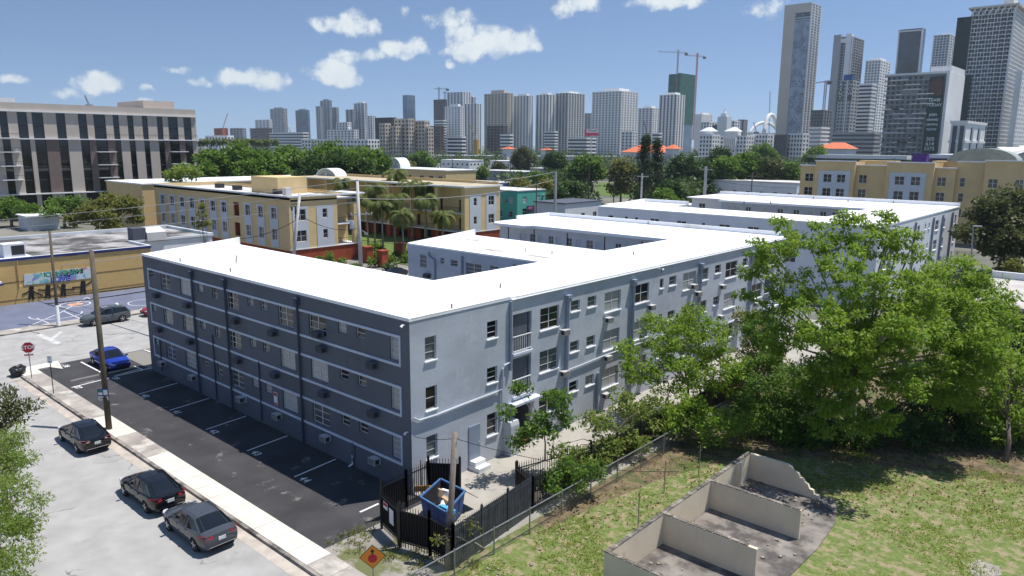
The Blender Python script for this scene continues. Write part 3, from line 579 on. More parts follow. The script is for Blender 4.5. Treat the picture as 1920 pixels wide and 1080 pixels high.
# ---- ochre complex across the side street: front wing
zx = lambda x, Y: onY(280+x/4, 430, Y).x
ya = site('ochre_apartment_building', 'ochre three-storey building with pale grey window panels, front wing beyond the slate block', 'building', (-115, 60, 0))
AX, AY, AB, AT = -98.0, 60.0, 72.6, 10.7
wn, pnl = [], []
for a, b in ((97,140),(165,212),(237,285),(310,358),(388,435),(465,515),(545,597),(720,775),(815,870),(910,970)):
    a, b = zx(a, AY), zx(b, AY); pnl.append((a, b)); m = (a+b)/2; hw = (b-a)*.31
    wn += [(m-hw, m+hw, 7.0, 8.7, 2, 2, m_dark), (m-hw, m+hw, 3.75, 5.45, 2, 2, rw.choice([m_dark, m_grey]))]
ro = (zx(642, AY), zx(682, AY)); oh = [(ro[0], ro[1], 6.7, 8.9), (ro[0], ro[1], 3.4, 5.6)]
XL = zx(62, AY)
fwall(ya, 'front_wall', XL, AX, AY, 2.5, AT, wn, m_yel, wallholes=oh)
for h in oh: MB().quad((h[0], AY+.9, h[2]), (h[1], AY+.9, h[2]), (h[1], AY+.9, h[3]), (h[0], AY+.9, h[3])).quad((h[0], AY+.15, h[2]), (h[0], AY+.9, h[2]), (h[0], AY+.9, h[3]), (h[0], AY+.15, h[3])).quad((h[1], AY+.15, h[2]), (h[1], AY+.9, h[2]), (h[1], AY+.9, h[3]), (h[1], AY+.15, h[3])).build('balcony_recess', m_brick, ya)
for a, b in pnl:
    m = (a+b)/2; hw = (b-a)*.31; hs = [(m-hw, m+hw, 7.0, 8.7), (m-hw, m+hw, 3.75, 5.45)]
    MB().wall((0, AY-.05, 0), (1, 0, 0), NY, a, b, 2.6, 9.0, hs, .05).build('wall_panel', m_panel, ya)
MB().box(XL, AX, AY+.05, AY+.25, 0, 2.5).build('ground_storey_wall', m_brick, ya); MB().box(XL, AX+.08, AY-.1, AY+.2, 2.42, 2.58).build('string_course', m_yel2, ya)
ry = lambda x, y=430: onX(280+x/4, y, AX).y
p1, p2, p3, p4 = [ry(v) for v in (1078, 1195, 1258, 1385)]; m1, m2 = (p1+p2)/2, (p3+p4)/2
yw = [(m1-.95, m1+.95, 6.9, 8.6, 2, 2, m_dark), (m1-.95, m1+.95, 3.7, 5.4, 2, 2, m_dark), (m2-.45, m2+.4, 7.1, 8.5, 1, 2, m_dark), (m2-.45, m2+.4, 3.9, 5.3, 1, 2, m_dark)]
ye = ry(1415)
rwall(ya, 'side_wall', AY, ye, AX, 2.5, AT, yw, m_yel2)
MB().wall((AX+.05, 0, 0), (0, 1, 0), PX, p1, p2, 2.6, 9.0, [yw[0][:4], yw[1][:4]], .05).build('wall_panel', m_panel, ya); MB().wall((AX+.05, 0, 0), (0, 1, 0), PX, p3, p4, 2.6, 9.0, [yw[2][:4], yw[3][:4]], .05).build('wall_panel', m_panel, ya)
MB().box(AX-.3, AX, AY+.3, AB, 0, 2.5).build('ground_storey_wall', m_brick, ya); MB().box(AX-.5, AX+.12, AY-.1, AB+.4, 2.5, 2.62).build('string_course', m_cap, ya)
MB().box(AX-.7, AX, AB-.9, AB, 2.62, 9.2).build('balcony_column', m_yel2, ya)
for z in (2.62, 5.9):
    MB().box(AX-3, AX-.02, ye+.02, AB-.02, z-.12 if z > 3 else z-.1, z+.02).build('balcony_slab', m_cap, ya)
    rl = MB().box(AX-.06, AX-.02, ye+.05, AB-.95, z+1.0, z+1.05)
    for k in range(9): y = ye+.08+k*(AB-1-ye-.1)/8; rl.box(AX-.05, AX-.03, y, y+.03, z+.03, z+1.0)
    rl.build('balcony_railing', m_iron, ya)
MB().box(AX-3.1, AX-3.0, ye, AB, 2.6, AT).quad((AX-3, ye, 2.5), (AX, ye, 2.5), (AX, ye, AT), (AX-3, ye, AT)).build('balcony_back_wall', m_yel, ya)
shell(ya, XL, AX-3, AY, AB, 0, AT, m_yel)
MB().box(XL-.1, AX-.0, AY+.3, AB, AT-.9, AT-.65).build('roof', m_roofg, ya)
co = MB().box(XL-.15, AX+.28, AY-.28, AY-.001, AT-.25, AT).build('cornice', m_cap, ya); MB().box(AX+.001, AX+.28, AY-.0, AB+1.2, AT-.25, AT-.01).box(AX-6, AX, AB-1.2, AB+1.2, AT-.22, AT-.02).build('cornice', m_cap, ya)
MB().box(XL, AX-.02, AY-.05, AY-.001, AT-1.05, AT-.9).build('string_course', m_yel2, ya)
MB().box(XL-.1, AX, AY, AY+.25, AT-.65, AT-.02).build('parapet', m_yel, ya); MB().box(XL-.1, AX-6.1, AB-.3, AB, AT-.65, AT-.3).build('parapet', m_yel2, ya); MB().box(XL-.1, XL+.2, AY+.25, AB-.3, AT-.65, AT-.03).build('parapet', m_yel2, ya)
p, q = gz(472, 360, AT-.65), gz(552, 362, AT-.65)
MB().box(p.x, p.x+8.5, p.y, p.y+5.5, AT-.65, AT+2.1).build('stair_tower', m_yel2, ya)
for sx, sy in ((412, 352), (445, 356), (522, 364)): p = gz(sx, sy, AT-.65); MB().box(p.x-.9, p.x+.9, p.y-.5, p.y+.5, AT-.65, AT+.15).build('rooftop_condenser', m_grille, ya)
MB().box(AX-5.2, AX-4.2, AY+2.2, AY+3.2, AT-.65, AT+.9).build('rooftop_cabinet', m_roofg, ya)
# ---- ochre complex: courtyard wing with the palms in front
yb = site('ochre_apartment_building', 'ochre three-storey wing with open balconies and palms in front, beside the teal house', 'building', (-120, 94, 0))
bX, bY, bB, bT = -95.3, 94.0, 103.6, 11.0
q3 = lambda x, y=400: onX(640+x/4, 280+y/4, bX)
s = [q3(v, 470).y for v in (925, 962, 1045, 1085, 1162, 1190)]; mA, mB_ = (s[1]+s[2])/2, (s[3]+s[4])/2
yw = [(mA-.4, mA+.4, 7.4, 8.8, 1, 2, m_dark), (mA-.4, mA+.4, 4.0, 5.4, 1, 2, m_dark), (mB_-.75, mB_+.75, 7.3, 9.0, 2, 2, m_dark), (mB_-.75, mB_+.75, 3.9, 5.6, 2, 2, m_dark)]
rwall(yb, 'side_wall', s[0], s[5], bX, 2.5, bT, yw, m_yel2)
MB().wall((bX+.05, 0, 0), (0, 1, 0), PX, s[1], s[2], 2.62, 9.4, [yw[0][:4], yw[1][:4]], .05).build('wall_panel', m_panel, yb); MB().wall((bX+.05, 0, 0), (0, 1, 0), PX, s[3], s[4], 2.62, 9.5, [yw[2][:4], yw[3][:4]], .05).build('wall_panel', m_panel, yb)
MB().box(bX-.3, bX-.01, bY+2.3, s[5], 0, 2.5).build('ground_storey_wall', m_brick, yb); MB().box(bX-.4, bX+.1, bY-.1, s[5]+.1, 2.5, 2.62).build('string_course', m_cap, yb)
BL = -150
MB().wall((0, bY+2.2, 0), (1, 0, 0), NY, BL, bX, 2.5, bT, [(x, x+1.1, z, z+2.2) for x in (-146, -139, -132, -125, -118, -111, -104.5, -99) for z in (2.7, 6.1)], .5).build('balcony_back_wall', m_yel, yb)
for x in (-146, -139, -132, -125, -118, -111, -104.5, -99):
    for z in (2.7, 6.1): MB().box(x, x+1.1, bY+2.55, bY+2.65, z, z+2.2).build('balcony_door', m_grille, yb)
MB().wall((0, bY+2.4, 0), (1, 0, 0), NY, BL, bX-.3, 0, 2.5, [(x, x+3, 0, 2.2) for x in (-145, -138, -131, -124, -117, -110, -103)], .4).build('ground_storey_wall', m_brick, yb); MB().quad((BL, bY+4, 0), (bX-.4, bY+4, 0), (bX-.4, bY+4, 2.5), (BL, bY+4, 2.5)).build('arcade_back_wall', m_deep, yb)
for z in (2.5, 5.9): MB().box(BL, bX-.02, bY, bY+2.19, z, z+.14).build('balcony_slab', m_cap, yb)
for x in [bX-.9-7.1*k for k in range(8)]: MB().box(x, x+.85, bY+.02, bY+.7, 2.64, bT-.3).build('balcony_column', m_yel2, yb); MB().box(x, x+.85, bY+.05, bY+.7, 0, 2.5).build('arcade_column', m_brick, yb)
for x0, x1 in [(bX-.9-7.1*k-6.25, bX-.9-7.1*k) for k in range(7)]:
    for z in (2.64, 6.04):
        rl = MB().box(x0, x1, bY+.1, bY+.14, z+1, z+1.05)
        for k in range(32): xx = x0+.05+k*6.15/31; rl.box(xx, xx+.025, bY+.11, bY+.13, z, z+1)
        rl.build('balcony_railing', m_iron, yb)
shell(yb, BL, bX, bY+2.2, s[5], 0, bT, m_yel); MB().quad((bX, s[5], 0), (BL, s[5], 0), (BL, s[5], bT), (bX, s[5], bT)).build('rear_wall', m_yel, yb)
MB().box(BL, bX+.35, bY-.4, s[5]+.3, bT-.3, bT).build('cornice', m_cap, yb); MB().box(BL+.2, bX-.0, bY+.2, s[5]-.1, bT, bT+.03).build('roof', pm('tan_roof', (.46, .39, .27), var=.08, scale=.3), yb); MB().box(BL, bX-.2, s[5]-.35, s[5]-.1, bT+.03, bT+.55).build('parapet', m_yel, yb)
# connecting wing, its sage barrel gables and the ochre wing behind
yc = site('ochre_apartment_building', 'ochre building wing with sage arched gables behind the palm courtyard', 'building', (-150, 110, 0))
MB().box(-168, -150.1, 60, 110, 0, 10.2).build('wall', m_yel, yc); MB().box(-168.2, -149.9, 59.8, 110.2, 10.2, 10.45).build('cornice', m_cap, yc)
rc = atD(836, 321, 225); RWX, RWY, RWZ = rc.x, rc.y, rc.z
MB().box(RWX-48, RWX, RWY, RWY+13, 0, RWZ).build('rear_wing_wall', m_yel, yc); MB().box(RWX-48.2, RWX+.2, RWY-.2, RWY+13.2, RWZ, RWZ+.3).build('cornice', m_cap, yc)
def arch_gable(par, c, w, h, dirv, dep, mat, rim):
    c, d = Vector(c), Vector(dirv); n = Vector((-d.y, d.x, 0)); pts = [c-d*w/2]
    pts = [c+d*(w/2*math.cos(a))*1+Vector((0, 0, h*math.sin(a))) for a in [math.pi*k/20 for k in range(21)]]
    o = MB().extr(pts, n*dep).build('arched_gable', mat, par)
    for r0, r1 in ((1.0, 1.07), (.72, .75)):
        mb = MB()
        for k in range(20):
            a, b = math.pi*k/20, math.pi*(k+1)/20; P = lambda t, r, off: c+d*(w/2*math.cos(t)*r)+Vector((0, 0, h*math.sin(t)*r))+n*off
            for off in (-.12,): mb.extr([P(a, r0, off), P(a, r1, off), P(b, r1, off), P(b, r0, off)], n*(dep+.24 if r0 == 1 else .1))
        mb.build('gable_rim', rim, o)
    v = [c+d*(w*.05*math.cos(a))+Vector((0, 0, h*.42+w*.05*math.sin(a)))-n*.1 for a in [2*math.pi*k/14 for k in range(14)]]
    MB().extr(v, n*.12).build('round_vent', rim, o); return o
p = onY(612, 346, 100); arch_gable(yc, (p.x, p.y, 10.4), 7.6, 2.2, (1, 0, 0), 3, m_sage, m_cap)
p = onY(739, 325, RWY+1); arch_gable(yc, (p.x, p.y, RWZ+.2), 6.5, 3.2, (1, 0, 0), 4, m_sage, m_cap)
for x in (-18, -12, -7.5, -3.4): add_window(yc, (0, RWY-.01, 0), (1, 0, 0), NY, (RWX+x, RWX+x+1.9, RWZ-3.4, RWZ-1.6), 2, 2, -.04, m_framew, False, m_dark, rw)
# ---- mural hall with stained flat roof
mu = site('mural_hall', 'single-storey ochre brick hall with painted mural and stained flat roof beyond the court', 'building', (-105, 28, 0))
m_obrick = pm('painted_brick', (.56, .38, .15), var=.1, scale=2.2, stretch=(1, 1, 6), rough=.85, bump=.3, bscale=6)
m_navy = pm('navy_trim', (.02, .03, .14), var=.1, rough=.6)
m_hallroof = pm('stained_roof_membrane', (.34, .33, .325), var=.25, scale=.35, dirt=(.07, .068, .065), dscale=.16, dlo=.42, dhi=.6, rough=.9, stretch=(.5, 1.5, 1))
MX = -97.5
MB().box(-119, MX, 4, 39.4, 0, 4.95).build('wall', m_obrick, mu); MB().box(-119, -104.3, 39.4, 51, 0, 4.9).build('rear_hall_wall', m_lwall, mu)
MB().box(-119, MX+.02, 3.95, 39.42, 4.95, 5.05).build('roof', m_hallroof, mu); MB().box(-119, -104.3, 39.42, 51.05, 4.9, 5.0).build('rear_roof', m_hallroof, mu)
MB().box(MX-.15, MX+.12, 3.9, 39.46, 5.05, 5.3).build('navy_fascia', m_navy, mu); MB().box(MX-.2, MX+.1, 3.9, 39.46, 5.3, 5.35).build('coping', m_cap, mu)
m_cop = pm('pale_coping', (.62, .66, .69), var=.1, scale=1, rough=.8)
for b in ((-119.2, -118.8, 4, 51, 5.0, 5.45), (-118.8, -104.2, 50.8, 51.2, 5.0, 5.4), (-104.5, -104.15, 39.46, 50.8, 5.0, 5.3), (-104.15, MX-.2, 39.2, 39.5, 5.05, 5.35)): MB().box(*b).build('coping', m_cop, mu)
MB().box(MX+.001, MX+.03, 4, 39.4, 2.55, 2.62).build('wall_groove', pm('mortar_dark', (.2, .13, .06)), mu); MB().box(MX+.001, MX+.03, 4, 39.4, .5, .56).build('wall_groove', MATS['mortar_dark'], mu)
mf = site('mural_board', 'colourful graffiti mural board with black silhouettes of children on ochre brick wall', 'mural', (MX+.05, 28.7, 2)); pz = lambda x, y: onX(x, y, MX+.06)
a, b, c, d = pz(45, 515), pz(174, 500), pz(174, 521), pz(45, 535)
m_mural, n_, l_, p_ = newmat('mural_paint')
g_ = n_.new('ShaderNodeNewGeometry'); v_ = n_.new('ShaderNodeTexVoronoi'); v_.inputs['Scale'].default_value = 2.4; cr_ = n_.new('ShaderNodeValToRGB'); nn_ = n_.new('ShaderNodeTexNoise'); nn_.inputs['Scale'].default_value = 1.1; nn_.inputs['Detail'].default_value = 4
ad_ = n_.new('ShaderNodeVectorMath'); l_.new(g_.outputs['Position'], ad_.inputs[0]); l_.new(nn_.outputs['Color'], ad_.inputs[1]); l_.new(g_.outputs['Position'], nn_.inputs['Vector']); l_.new(ad_.outputs[0], v_.inputs['Vector'])
sp_ = n_.new('ShaderNodeSeparateColor'); l_.new(v_.outputs['Color'], sp_.inputs[0]); l_.new(sp_.outputs[0], cr_.inputs[0]); l_.new(cr_.outputs[0], p_.inputs['Base Color'])
e_ = cr_.color_ramp; e_.interpolation = 'CONSTANT'
for k, (pos, col) in enumerate(((0, (.55, .6, .6)), (.18, (.12, .35, .55)), (.32, (.5, .6, .62)), (.45, (.25, .2, .5)), (.55, (.6, .62, .6)), (.7, (.2, .5, .3)), (.8, (.55, .2, .3)), (.88, (.2, .5, .65)))):
    el = e_.elements[k] if k < 2 else e_.elements.new(pos); el.position = pos; el.color = (*col, 1)
MB().extr([a, b, c, d], (-.05, 0, 0)).build('mural_panel', m_mural, mf)
for t, (tx, ty), sz, mt in (('TOUCHINGMIAMI', (108, 513.6), .74, m_blk), ('TOUCHINGMIAMI', (107.7, 513.3), .70, pm('mural_green', (.15, .5, .3), var=.3, scale=2)), ('LOVE', (113, 524.0), .92, m_navy), ('LOVE', (112.6, 523.7), .84, pm('mural_blue', (.10, .2, .6), var=.3, scale=2)), ('WITH', (126, 517.6), .25, m_blk)):
    p = pz(tx, ty); o = link('mural_lettering', text_mesh(t, sz, mt, .9, 0, .035 if mt in (m_blk, m_navy) else .0), mf); o.matrix_world = Matrix.Identity(4)
    xd = (pz(tx+20, ty-2.3)-p).normalized(); m4 = Matrix((xd, Vector((0, 0, 1)), xd.cross(Vector((0, 0, 1))))).transposed().to_4x4(); m4.translation = p+Vector((.004 if mt in (m_blk, m_navy) else .008, 0, 0))-ORIG[mf.name]; o.matrix_basis = m4
def kid(cx, cy, s, arms):
    P = lambda u, v: pz(cx+u*s*1.45, cy-v*s)
    mb = MB(); mb.extr([P(3.2*math.cos(t), 19+3.4*math.sin(t)) for t in [k*.52 for k in range(12)]], (-.05, 0, 0)); mb.extr([P(-2.6, 16), P(2.6, 16), P(3.4, 6), P(3.6, 0), P(1.0, 0), P(.6, 5), P(-.6, 5), P(-1.0, 0), P(-3.6, 0), P(-3.4, 6)], (-.05, 0, 0))
    for u, v, w, x in arms: mb.extr([P(u, v+1), P(w, x+1), P(w, x-1), P(u, v-1)], (-.05, 0, 0))
    for k in range(5): mb.extr([P(-2.4+k*1.1, 21), P(-2.0+k*1.1, 24.5), P(-1.4+k*1.1, 21)], (-.05, 0, 0))
    mb.build('silhouette', m_blk, mf)
kid(59, 562, 1.08, ((2.4, 15, 7, 11), (7, 11, 14, 8), (-2.4, 15, -7, 11), (-7, 11, -11, 9))); kid(90, 559, 1.05, ((2.4, 15, 9, 19), (-2.4, 14, -12, 15))); kid(119, 556, 1.0, ((2.4, 13, 15, 14), (-2.4, 14, -8, 21))); kid(156, 552, 1.08, ((2.4, 15, 11, 24), (-2.4, 13, -13, 12)))
for (sx, sy, w) in ((14, 476, 1.9), (232, 0, 0)):
    if not w: continue
p = gz(24, 482, 5.05); u_ = site('rooftop_unit', 'grey box air handler on a white pad at the left of the hall roof', 'air conditioner', (p.x, p.y, 5.05)); MB().box(p.x-1.0, p.x+1.0, p.y-1.1, p.y+1.1, 5.15, 6.7).build('cabinet', m_lwall, u_); MB().box(p.x+1.0, p.x+1.03, p.y-.3, p.y+1.0, 5.4, 6.5).build('grille', m_grille, u_); MB().box(p.x-1.4, p.x+1.4, p.y-1.6, p.y+1.6, 5.052, 5.15).build('pad', m_cap, u_)
p = gz(262, 452, 5.05); u_ = site('rooftop_unit', 'dark rooftop condenser with pale sloped hood near the hall corner', 'air conditioner', (p.x, p.y, 5.05)); MB().box(p.x-1, p.x+.8, p.y-1.1, p.y+.6, 5.06, 6.9).build('condenser', m_acd, u_); MB().extr([(p.x-1, p.y+.65, 5.06), (p.x+1.0, p.y+.65, 5.06), (p.x+1.0, p.y+.65, 6.2), (p.x-1, p.y+.65, 6.8)], (0, 2.6, 0)).build('hood', m_roofg, u_)
MB().tube([(MX+.1, 24.5, 5), (MX+.1, 24.5, 2.2), (MX+.5, 24.5, 2.0)], .05, 6).build('conduit', m_obrick, mu)
# blue-roofed kiosk and barred door at the left edge
MB().box(MX-.0, MX+2.2, 4, 22.3, 2.9, 3.1).build('canopy', m_cap, mu); MB().box(MX, MX+2.3, 4, 22.4, 2.7, 2.9).build('canopy_fascia', m_navy, mu)
dg = MB().box(MX+.02, MX+.06, 20.4, 22.0, .1, 2.6).build('barred_door', m_grille, mu)
for k in range(9): MB().box(MX+.07, MX+.1, 20.45+k*.19, 20.5+k*.19, .1, 2.6).build('bar', m_framew, dg)
# ---- white shed with awning and small houses by the trees, far left
sh = site('shed', 'small white shed roof at the left between hall and trees', 'shed', tuple(gz(78, 430, 0))); p = gz(78, 430)
MB().box(p.x-4, p.x+2, p.y-3, p.y+3, 0, 3).build('wall', m_panel, sh); MB().box(p.x-4.4, p.x+2.6, p.y-3.4, p.y+3.4, 3, 3.2).build('roof', m_roofw, sh)
# ---- tall dark-glass office block, left edge
ob = site('office_building', 'seven-storey office block with vertical dark glass strips and pale beige panels', 'building', (-205, 70, 0)); OX = -200
m_beige = pm('beige_precast', (.51, .45, .395), var=.06, scale=.3, rough=.8); m_brown = pm('brown_precast', (.20, .15, .135), var=.06, rough=.8)
m_og = glass('office_glass', (.012, .013, .016), rough=.05, var=.5, scale=.25)
oy = lambda x, y=235: onX(x/4, y, OX).y
Y1, Y0 = 95.5, 10
MB().box(OX-40, OX-.35, Y0, Y1-.3, 0, 25.0).build('glass_wall', m_og, ob)
strips = [(-600,-540),(-420,-330),(-200,-120),(0,62),(135,210),(245,330),(425,495),(590,655),(705,795),(850,895),(958,1003),(1068,1110),(1178,1222),(1262,1335),(1377,1435)]
ed = [Y0]
for a, b in strips: ed += [oy(a), oy(b)]
ed.append(Y1)
for k in range(0, len(ed), 2):
    br = k in (0,) ; dz = 0
    MB().box(OX-.5, OX-.0, ed[k], ed[k+1], 19.05, 25.0).build('upper_panel', m_beige, ob)
    MB().box(OX-.5, OX-.02, ed[k]+.1, ed[k+1]+.1, 6.3, 18.8).build('middle_panel', m_brown if k in (12, 16, 18, 26, 28) else m_beige, ob)
    if k not in (8, 16): MB().box(OX-.5, OX+.01, ed[k]+.2, ed[k+1]+.2, 0, 6.05).build('lower_panel', m_beige, ob)
for z in (6.18, 18.92, 25.12): MB().box(OX-.8, OX+.5, Y0, Y1+.3, z-.13, z+.13).build('white_ledge', m_cap, ob)
MB().box(OX-40, OX+.1, Y0, Y1, 25.25, 27.0).build('parapet', m_beige, ob); MB().box(OX-20, OX-3, oy(1125), oy(1355), 27, 29.0).build('plant_room', m_beige, ob); MB().box(OX-12, OX-8, oy(85), oy(215), 27, 28.4).build('plant_room', m_panel, ob)
for k, z in enumerate((9.4, 12.5, 15.6, 21.9)):
    MB().box(OX-.36, OX-.3, Y0, Y1-.3, z-.12, z+.12).build('spandrel', pm('spandrel_grey', (.05, .05, .055), var=.2), ob)
for a, b in ((700, 845), (1258, 1385), (-40, 125)):
    for z in (9.6, 12.75, 15.9)+((19.05,) if a < 0 else ()):
        s_ = MB().box(OX-.3, OX+1.3, oy(a), oy(b), z-.09, z+.09).build('balcony_slab', m_cap, ob)
        rl = MB().box(OX+1.2, OX+1.24, oy(a), oy(b), z+1.0, z+1.06)
        for j in range(16): yy = oy(a)+(oy(b)-oy(a))*j/15; rl.box(OX+1.21, OX+1.23, yy, yy+.04, z+.09, z+1.0)
        rl.build('balcony_railing', m_iron, s_)
rl = MB().box(OX+.4, OX+.44, oy(700), Y1+.2, 20.1, 20.16)
for j in range(40): yy = oy(700)+(Y1-oy(700))*j/39; rl.box(OX+.41, OX+.43, yy, yy+.04, 19.05, 20.1)
rl.build('terrace_railing', m_iron, ob); MB().quad((OX, Y1, 0), (OX-40, Y1, 0), (OX-40, Y1, 25), (OX, Y1, 25)).build('end_wall', m_beige, ob)
# ---- ochre block on the right, four storeys
yr = site('ochre_apartment_building', 'ochre four-storey building with stepped parapets and sage arched gable on the right', 'building', (-35, 165, 0)); YY = 165
zr = lambda x, y, Y=YY: onY(1440+x/4, 260+y/4, Y)
X_ = lambda x: zr(x, 300).x
segs = [(235, 360, .5, 203, 0), (360, 655, -.9, 172, 1), (655, 890, .4, 205, 0), (890, 1245, -.9, 183, 1), (1245, 1400, .4, 224, 0), (1400, 1620, 1.2, 178, 0), (1620, 2400, .0, 175, 1)]
wspec = {0: [(278, 338)], 1: [(415, 475), (517, 578)], 2: [(680, 742)], 3: [(952, 1022), (1073, 1142)], 4: [(1268, 1338)], 5: [(1440, 1480)], 6: [(1655, 1725), (1860, 1920), (2000, 2070), (2200, 2260)]}
for i, (a, b, dy, ty, raised) in enumerate(segs):
    Yk = YY+dy; top = zr((a+b)/2, ty, Yk).z; xa, xb = X_(a), X_(b); ws = []
    for (c, d) in wspec[i]:
        for hd in (12.75, 9.8, 6.8, 3.8): ws.append((zr(c, 300, Yk).x, zr(d, 300, Yk).x, hd-1.7, hd, 2 if i != 5 else 1, 2, m_dark))
    fwall(yr, 'front_wall', xa, xb, Yk, 0, top, ws, m_yel)
    MB().box(xa-.15, xb+.15, Yk-.3, Yk+.3, top, top+.22).build('cornice', m_cap, yr); MB().box(xa, xa+.2, Yk+.01, YY+14, 0, top).build('return_wall', m_yel, yr); MB().box(xb-.2, xb, Yk+.01, YY+14, 0, top).build('return_wall', m_yel2, yr)
    if raised and i < 6:
        hs = [w_[:4] for w_ in ws]
        MB().wall((0, Yk-.06, 0), (1, 0, 0), NY, ws[0][0]-1, ws[-1][1]+1, 1, 13.5, hs, .06).build('wall_panel', m_panel, yr)
MB().box(X_(235), X_(2400), YY+1.3, YY+14, 12.5, 12.8).build('roof', m_roofg, yr); MB().box(X_(600), X_(890), YY+6, YY+9, 12.8, zr(700, 163, YY+6).z).build('stair_tower', m_yel2, yr); MB().box(X_(1150), X_(1420), YY+7, YY+12, 12.8, zr(1250, 168, YY+7).z).build('stair_tower', m_yel2, yr)
p = zr(1600, 175, YY+6); MB().box(p.x-5.6, p.x+5.6, YY+6.3, YY+12, 12.8, p.z).build('gable_base', m_yel, yr); arch_gable(yr, (p.x, YY+6, p.z), 11.2, 2.5, (1, 0, 0), 6, m_sage, m_sage)
# ---- teal house
te = site('teal_house', 'teal painted two-storey house with a small banner and window air conditioners', 'building', (-112, 130, 0)); TY = 130; TX = onY(970, 361, TY).x
m_teal = pm('teal_paint', (.10, .42, .33), var=.08, scale=.5, rough=.8)
t3 = lambda x, y: onX(640+x/4, 280+y/4, TX)
ws = []
for a, b, z in ((1360, 1390, 6.4), (1468, 1490, 6.6)): ws.append((t3(a, 400).y, t3(b, 400).y, z-1.5, z, 1, 2, m_curt)); ws.append((t3(a, 400).y, t3(b, 400).y, z-4.3, z-2.8, 1, 2, m_dark))
ye_ = t3(1530, 400).y
rwall(te, 'side_wall', TY, ye_, TX, 0, 7.7, ws, m_teal)
ws = []
for a, b in ((1255, 1285), (1192, 1207)): ws += [(onY(640+a/4, 380, TY).x, onY(640+b/4, 380, TY).x, 4.9, 6.2, 1, 2, m_curt), (onY(640+a/4, 380, TY).x, onY(640+b/4, 380, TY).x, 1.5, 3.0, 1, 2, m_dark)]
fwall(te, 'front_wall', TX-14, TX, TY, 0, 7.7, ws, m_teal); shell(te, TX-14, TX, TY, ye_, 0, 7.7, m_teal); MB().quad((TX, ye_, 0), (TX-14, ye_, 0), (TX-14, ye_, 7.7), (TX, ye_, 7.7)).build('rear_wall', m_teal, te); slab_roof(te, TX-14, TX, TY, ye_, 7.9, m_roofg, .1, .2)
for x, z in ((-3.4, 5.3), (-2.6, 2.2), (-6, 5.2)): add_ac(te, (TX+x, TY-.02, z), 0)
add_ac(te, (TX+.02, t3(1510, 400).y, 6.4), math.pi/2)
a, b = t3(1390, 425), t3(1452, 470); bn = MB().box(TX+.02, TX+.05, a.y, b.y, b.z, a.z).build('banner', pm('banner_dark', (.06, .05, .09), var=.9, scale=1.2), te); MB().box(TX+.051, TX+.056, a.y+.6, b.y-.9, (a.z+b.z)/2, a.z-.2).build('banner_print', pm('banner_pink', (.4, .12, .25), var=.5, scale=2), bn)
# ---- low blocks of the middle distance (x0, split, x1 in the picture, roof line, distance, height ...)
def mid_block(name, label, xs, ytop, D, hgt, dl, dr, wall, roof, rows=1, nl=3, nr=3, wh=1.2, cat='building', band=None):
    """box whose near upright edge stands on the ray of pixel xs at depth D; dl / dr are the lengths of its two seen sides"""
    c = atD(xs, ytop, D); z = c.z if hgt is None else hgt; t = site(name, label, cat, (c.x, c.y, 0))
    wl, wr = [], []
    fh = z/max(rows, 1)
    for r in range(rows):
        zz = fh*r+fh*.35
        wl += [(c.x-dl+dl*(k+.35)/nl, c.x-dl+dl*(k+.35)/nl+min(1.4, dl/nl*.5), zz, zz+min(wh, fh*.5), 2, 1, m_dark) for k in range(nl)]
        wr += [(c.y+dr*(k+.3)/nr, c.y+dr*(k+.3)/nr+min(1.4, dr/nr*.5), zz, zz+min(wh, fh*.5), 2, 1, m_dark) for k in range(nr)]
    fwall(t, 'front_wall', c.x-dl, c.x, c.y, 0, z, wl, wall); rwall(t, 'side_wall', c.y, c.y+dr, c.x, 0, z, wr, wall)
    shell(t, c.x-dl, c.x, c.y, c.y+dr, 0, z, wall); MB().box(c.x-dl-.2, c.x+.2, c.y-.2, c.y+dr+.2, z, z+.25).build('roof', roof, t)
    if band: MB().box(c.x-dl-.25, c.x+.25, c.y-.25, c.y+dr+.25, z-1.6, z-.02).build('fascia', band, t)
    return t
m_bluef = pm('royal_blue_fascia', (.02, .08, .42), var=.1, rough=.6); m_greyw = pm('grey_stucco', (.33, .34, .36), var=.08, scale=.4); m_orange = pm('orange_roof', (.62, .17, .08), var=.12, scale=1.5, rough=.8); m_whitew = pm('white_stucco', (.72, .73, .74), var=.05, scale=.4); m_purple = pm('purple_paint', (.12, .03, .25), var=.1)
mid_block('low_shop', 'low building with royal blue fascia behind the ochre wing', 912, 345, 255, None, 26, 14, m_lwall, m_roofg, 1, 5, 3, 1.2, band=m_bluef)
mid_block('grey_house', 'grey two-storey house with dark porches right of the blue-fascia building', 982, 323, 290, None, 24, 10, m_greyw, m_roofg, 2, 7, 4)
mid_block('white_house', 'white two-storey house with a dark porch left of the white row', 800, 308, 400, None, 26, 10, m_whitew, m_roofg, 2, 5, 3); mid_block('white_house', 'white two-storey house in the middle of the distant white row', 880, 301, 430, None, 24, 12, m_whitew, m_roofw, 2, 6, 4); mid_block('white_house', 'white two-storey house at the right end of the distant white row', 978, 303, 440, None, 26, 10, m_whitew, m_roofw, 2, 6, 4)
mid_block('grey_house', 'grey low building half hidden by trees right of the porch house', 1062, 318, 340, None, 22, 10, m_greyw, m_roofg, 2, 5, 3)
mid_block('white_wall_house', 'long low white building behind the teal house and lawn', 1240, 392, 150, None, 14, 16, m_lwall, m_roofg, 1, 4, 4)
mid_block('low_house', 'long low pale house with small windows behind the white-roofed wing', 1495, 344, 240, None, 38, 14, m_lwall, m_roofg, 1, 8, 4)
mid_block('low_garage', 'small low pale garage with dark roof near the timber poles', 1060, 383, 165, None, 9, 14, m_lwall, m_acd, 1, 2, 3)
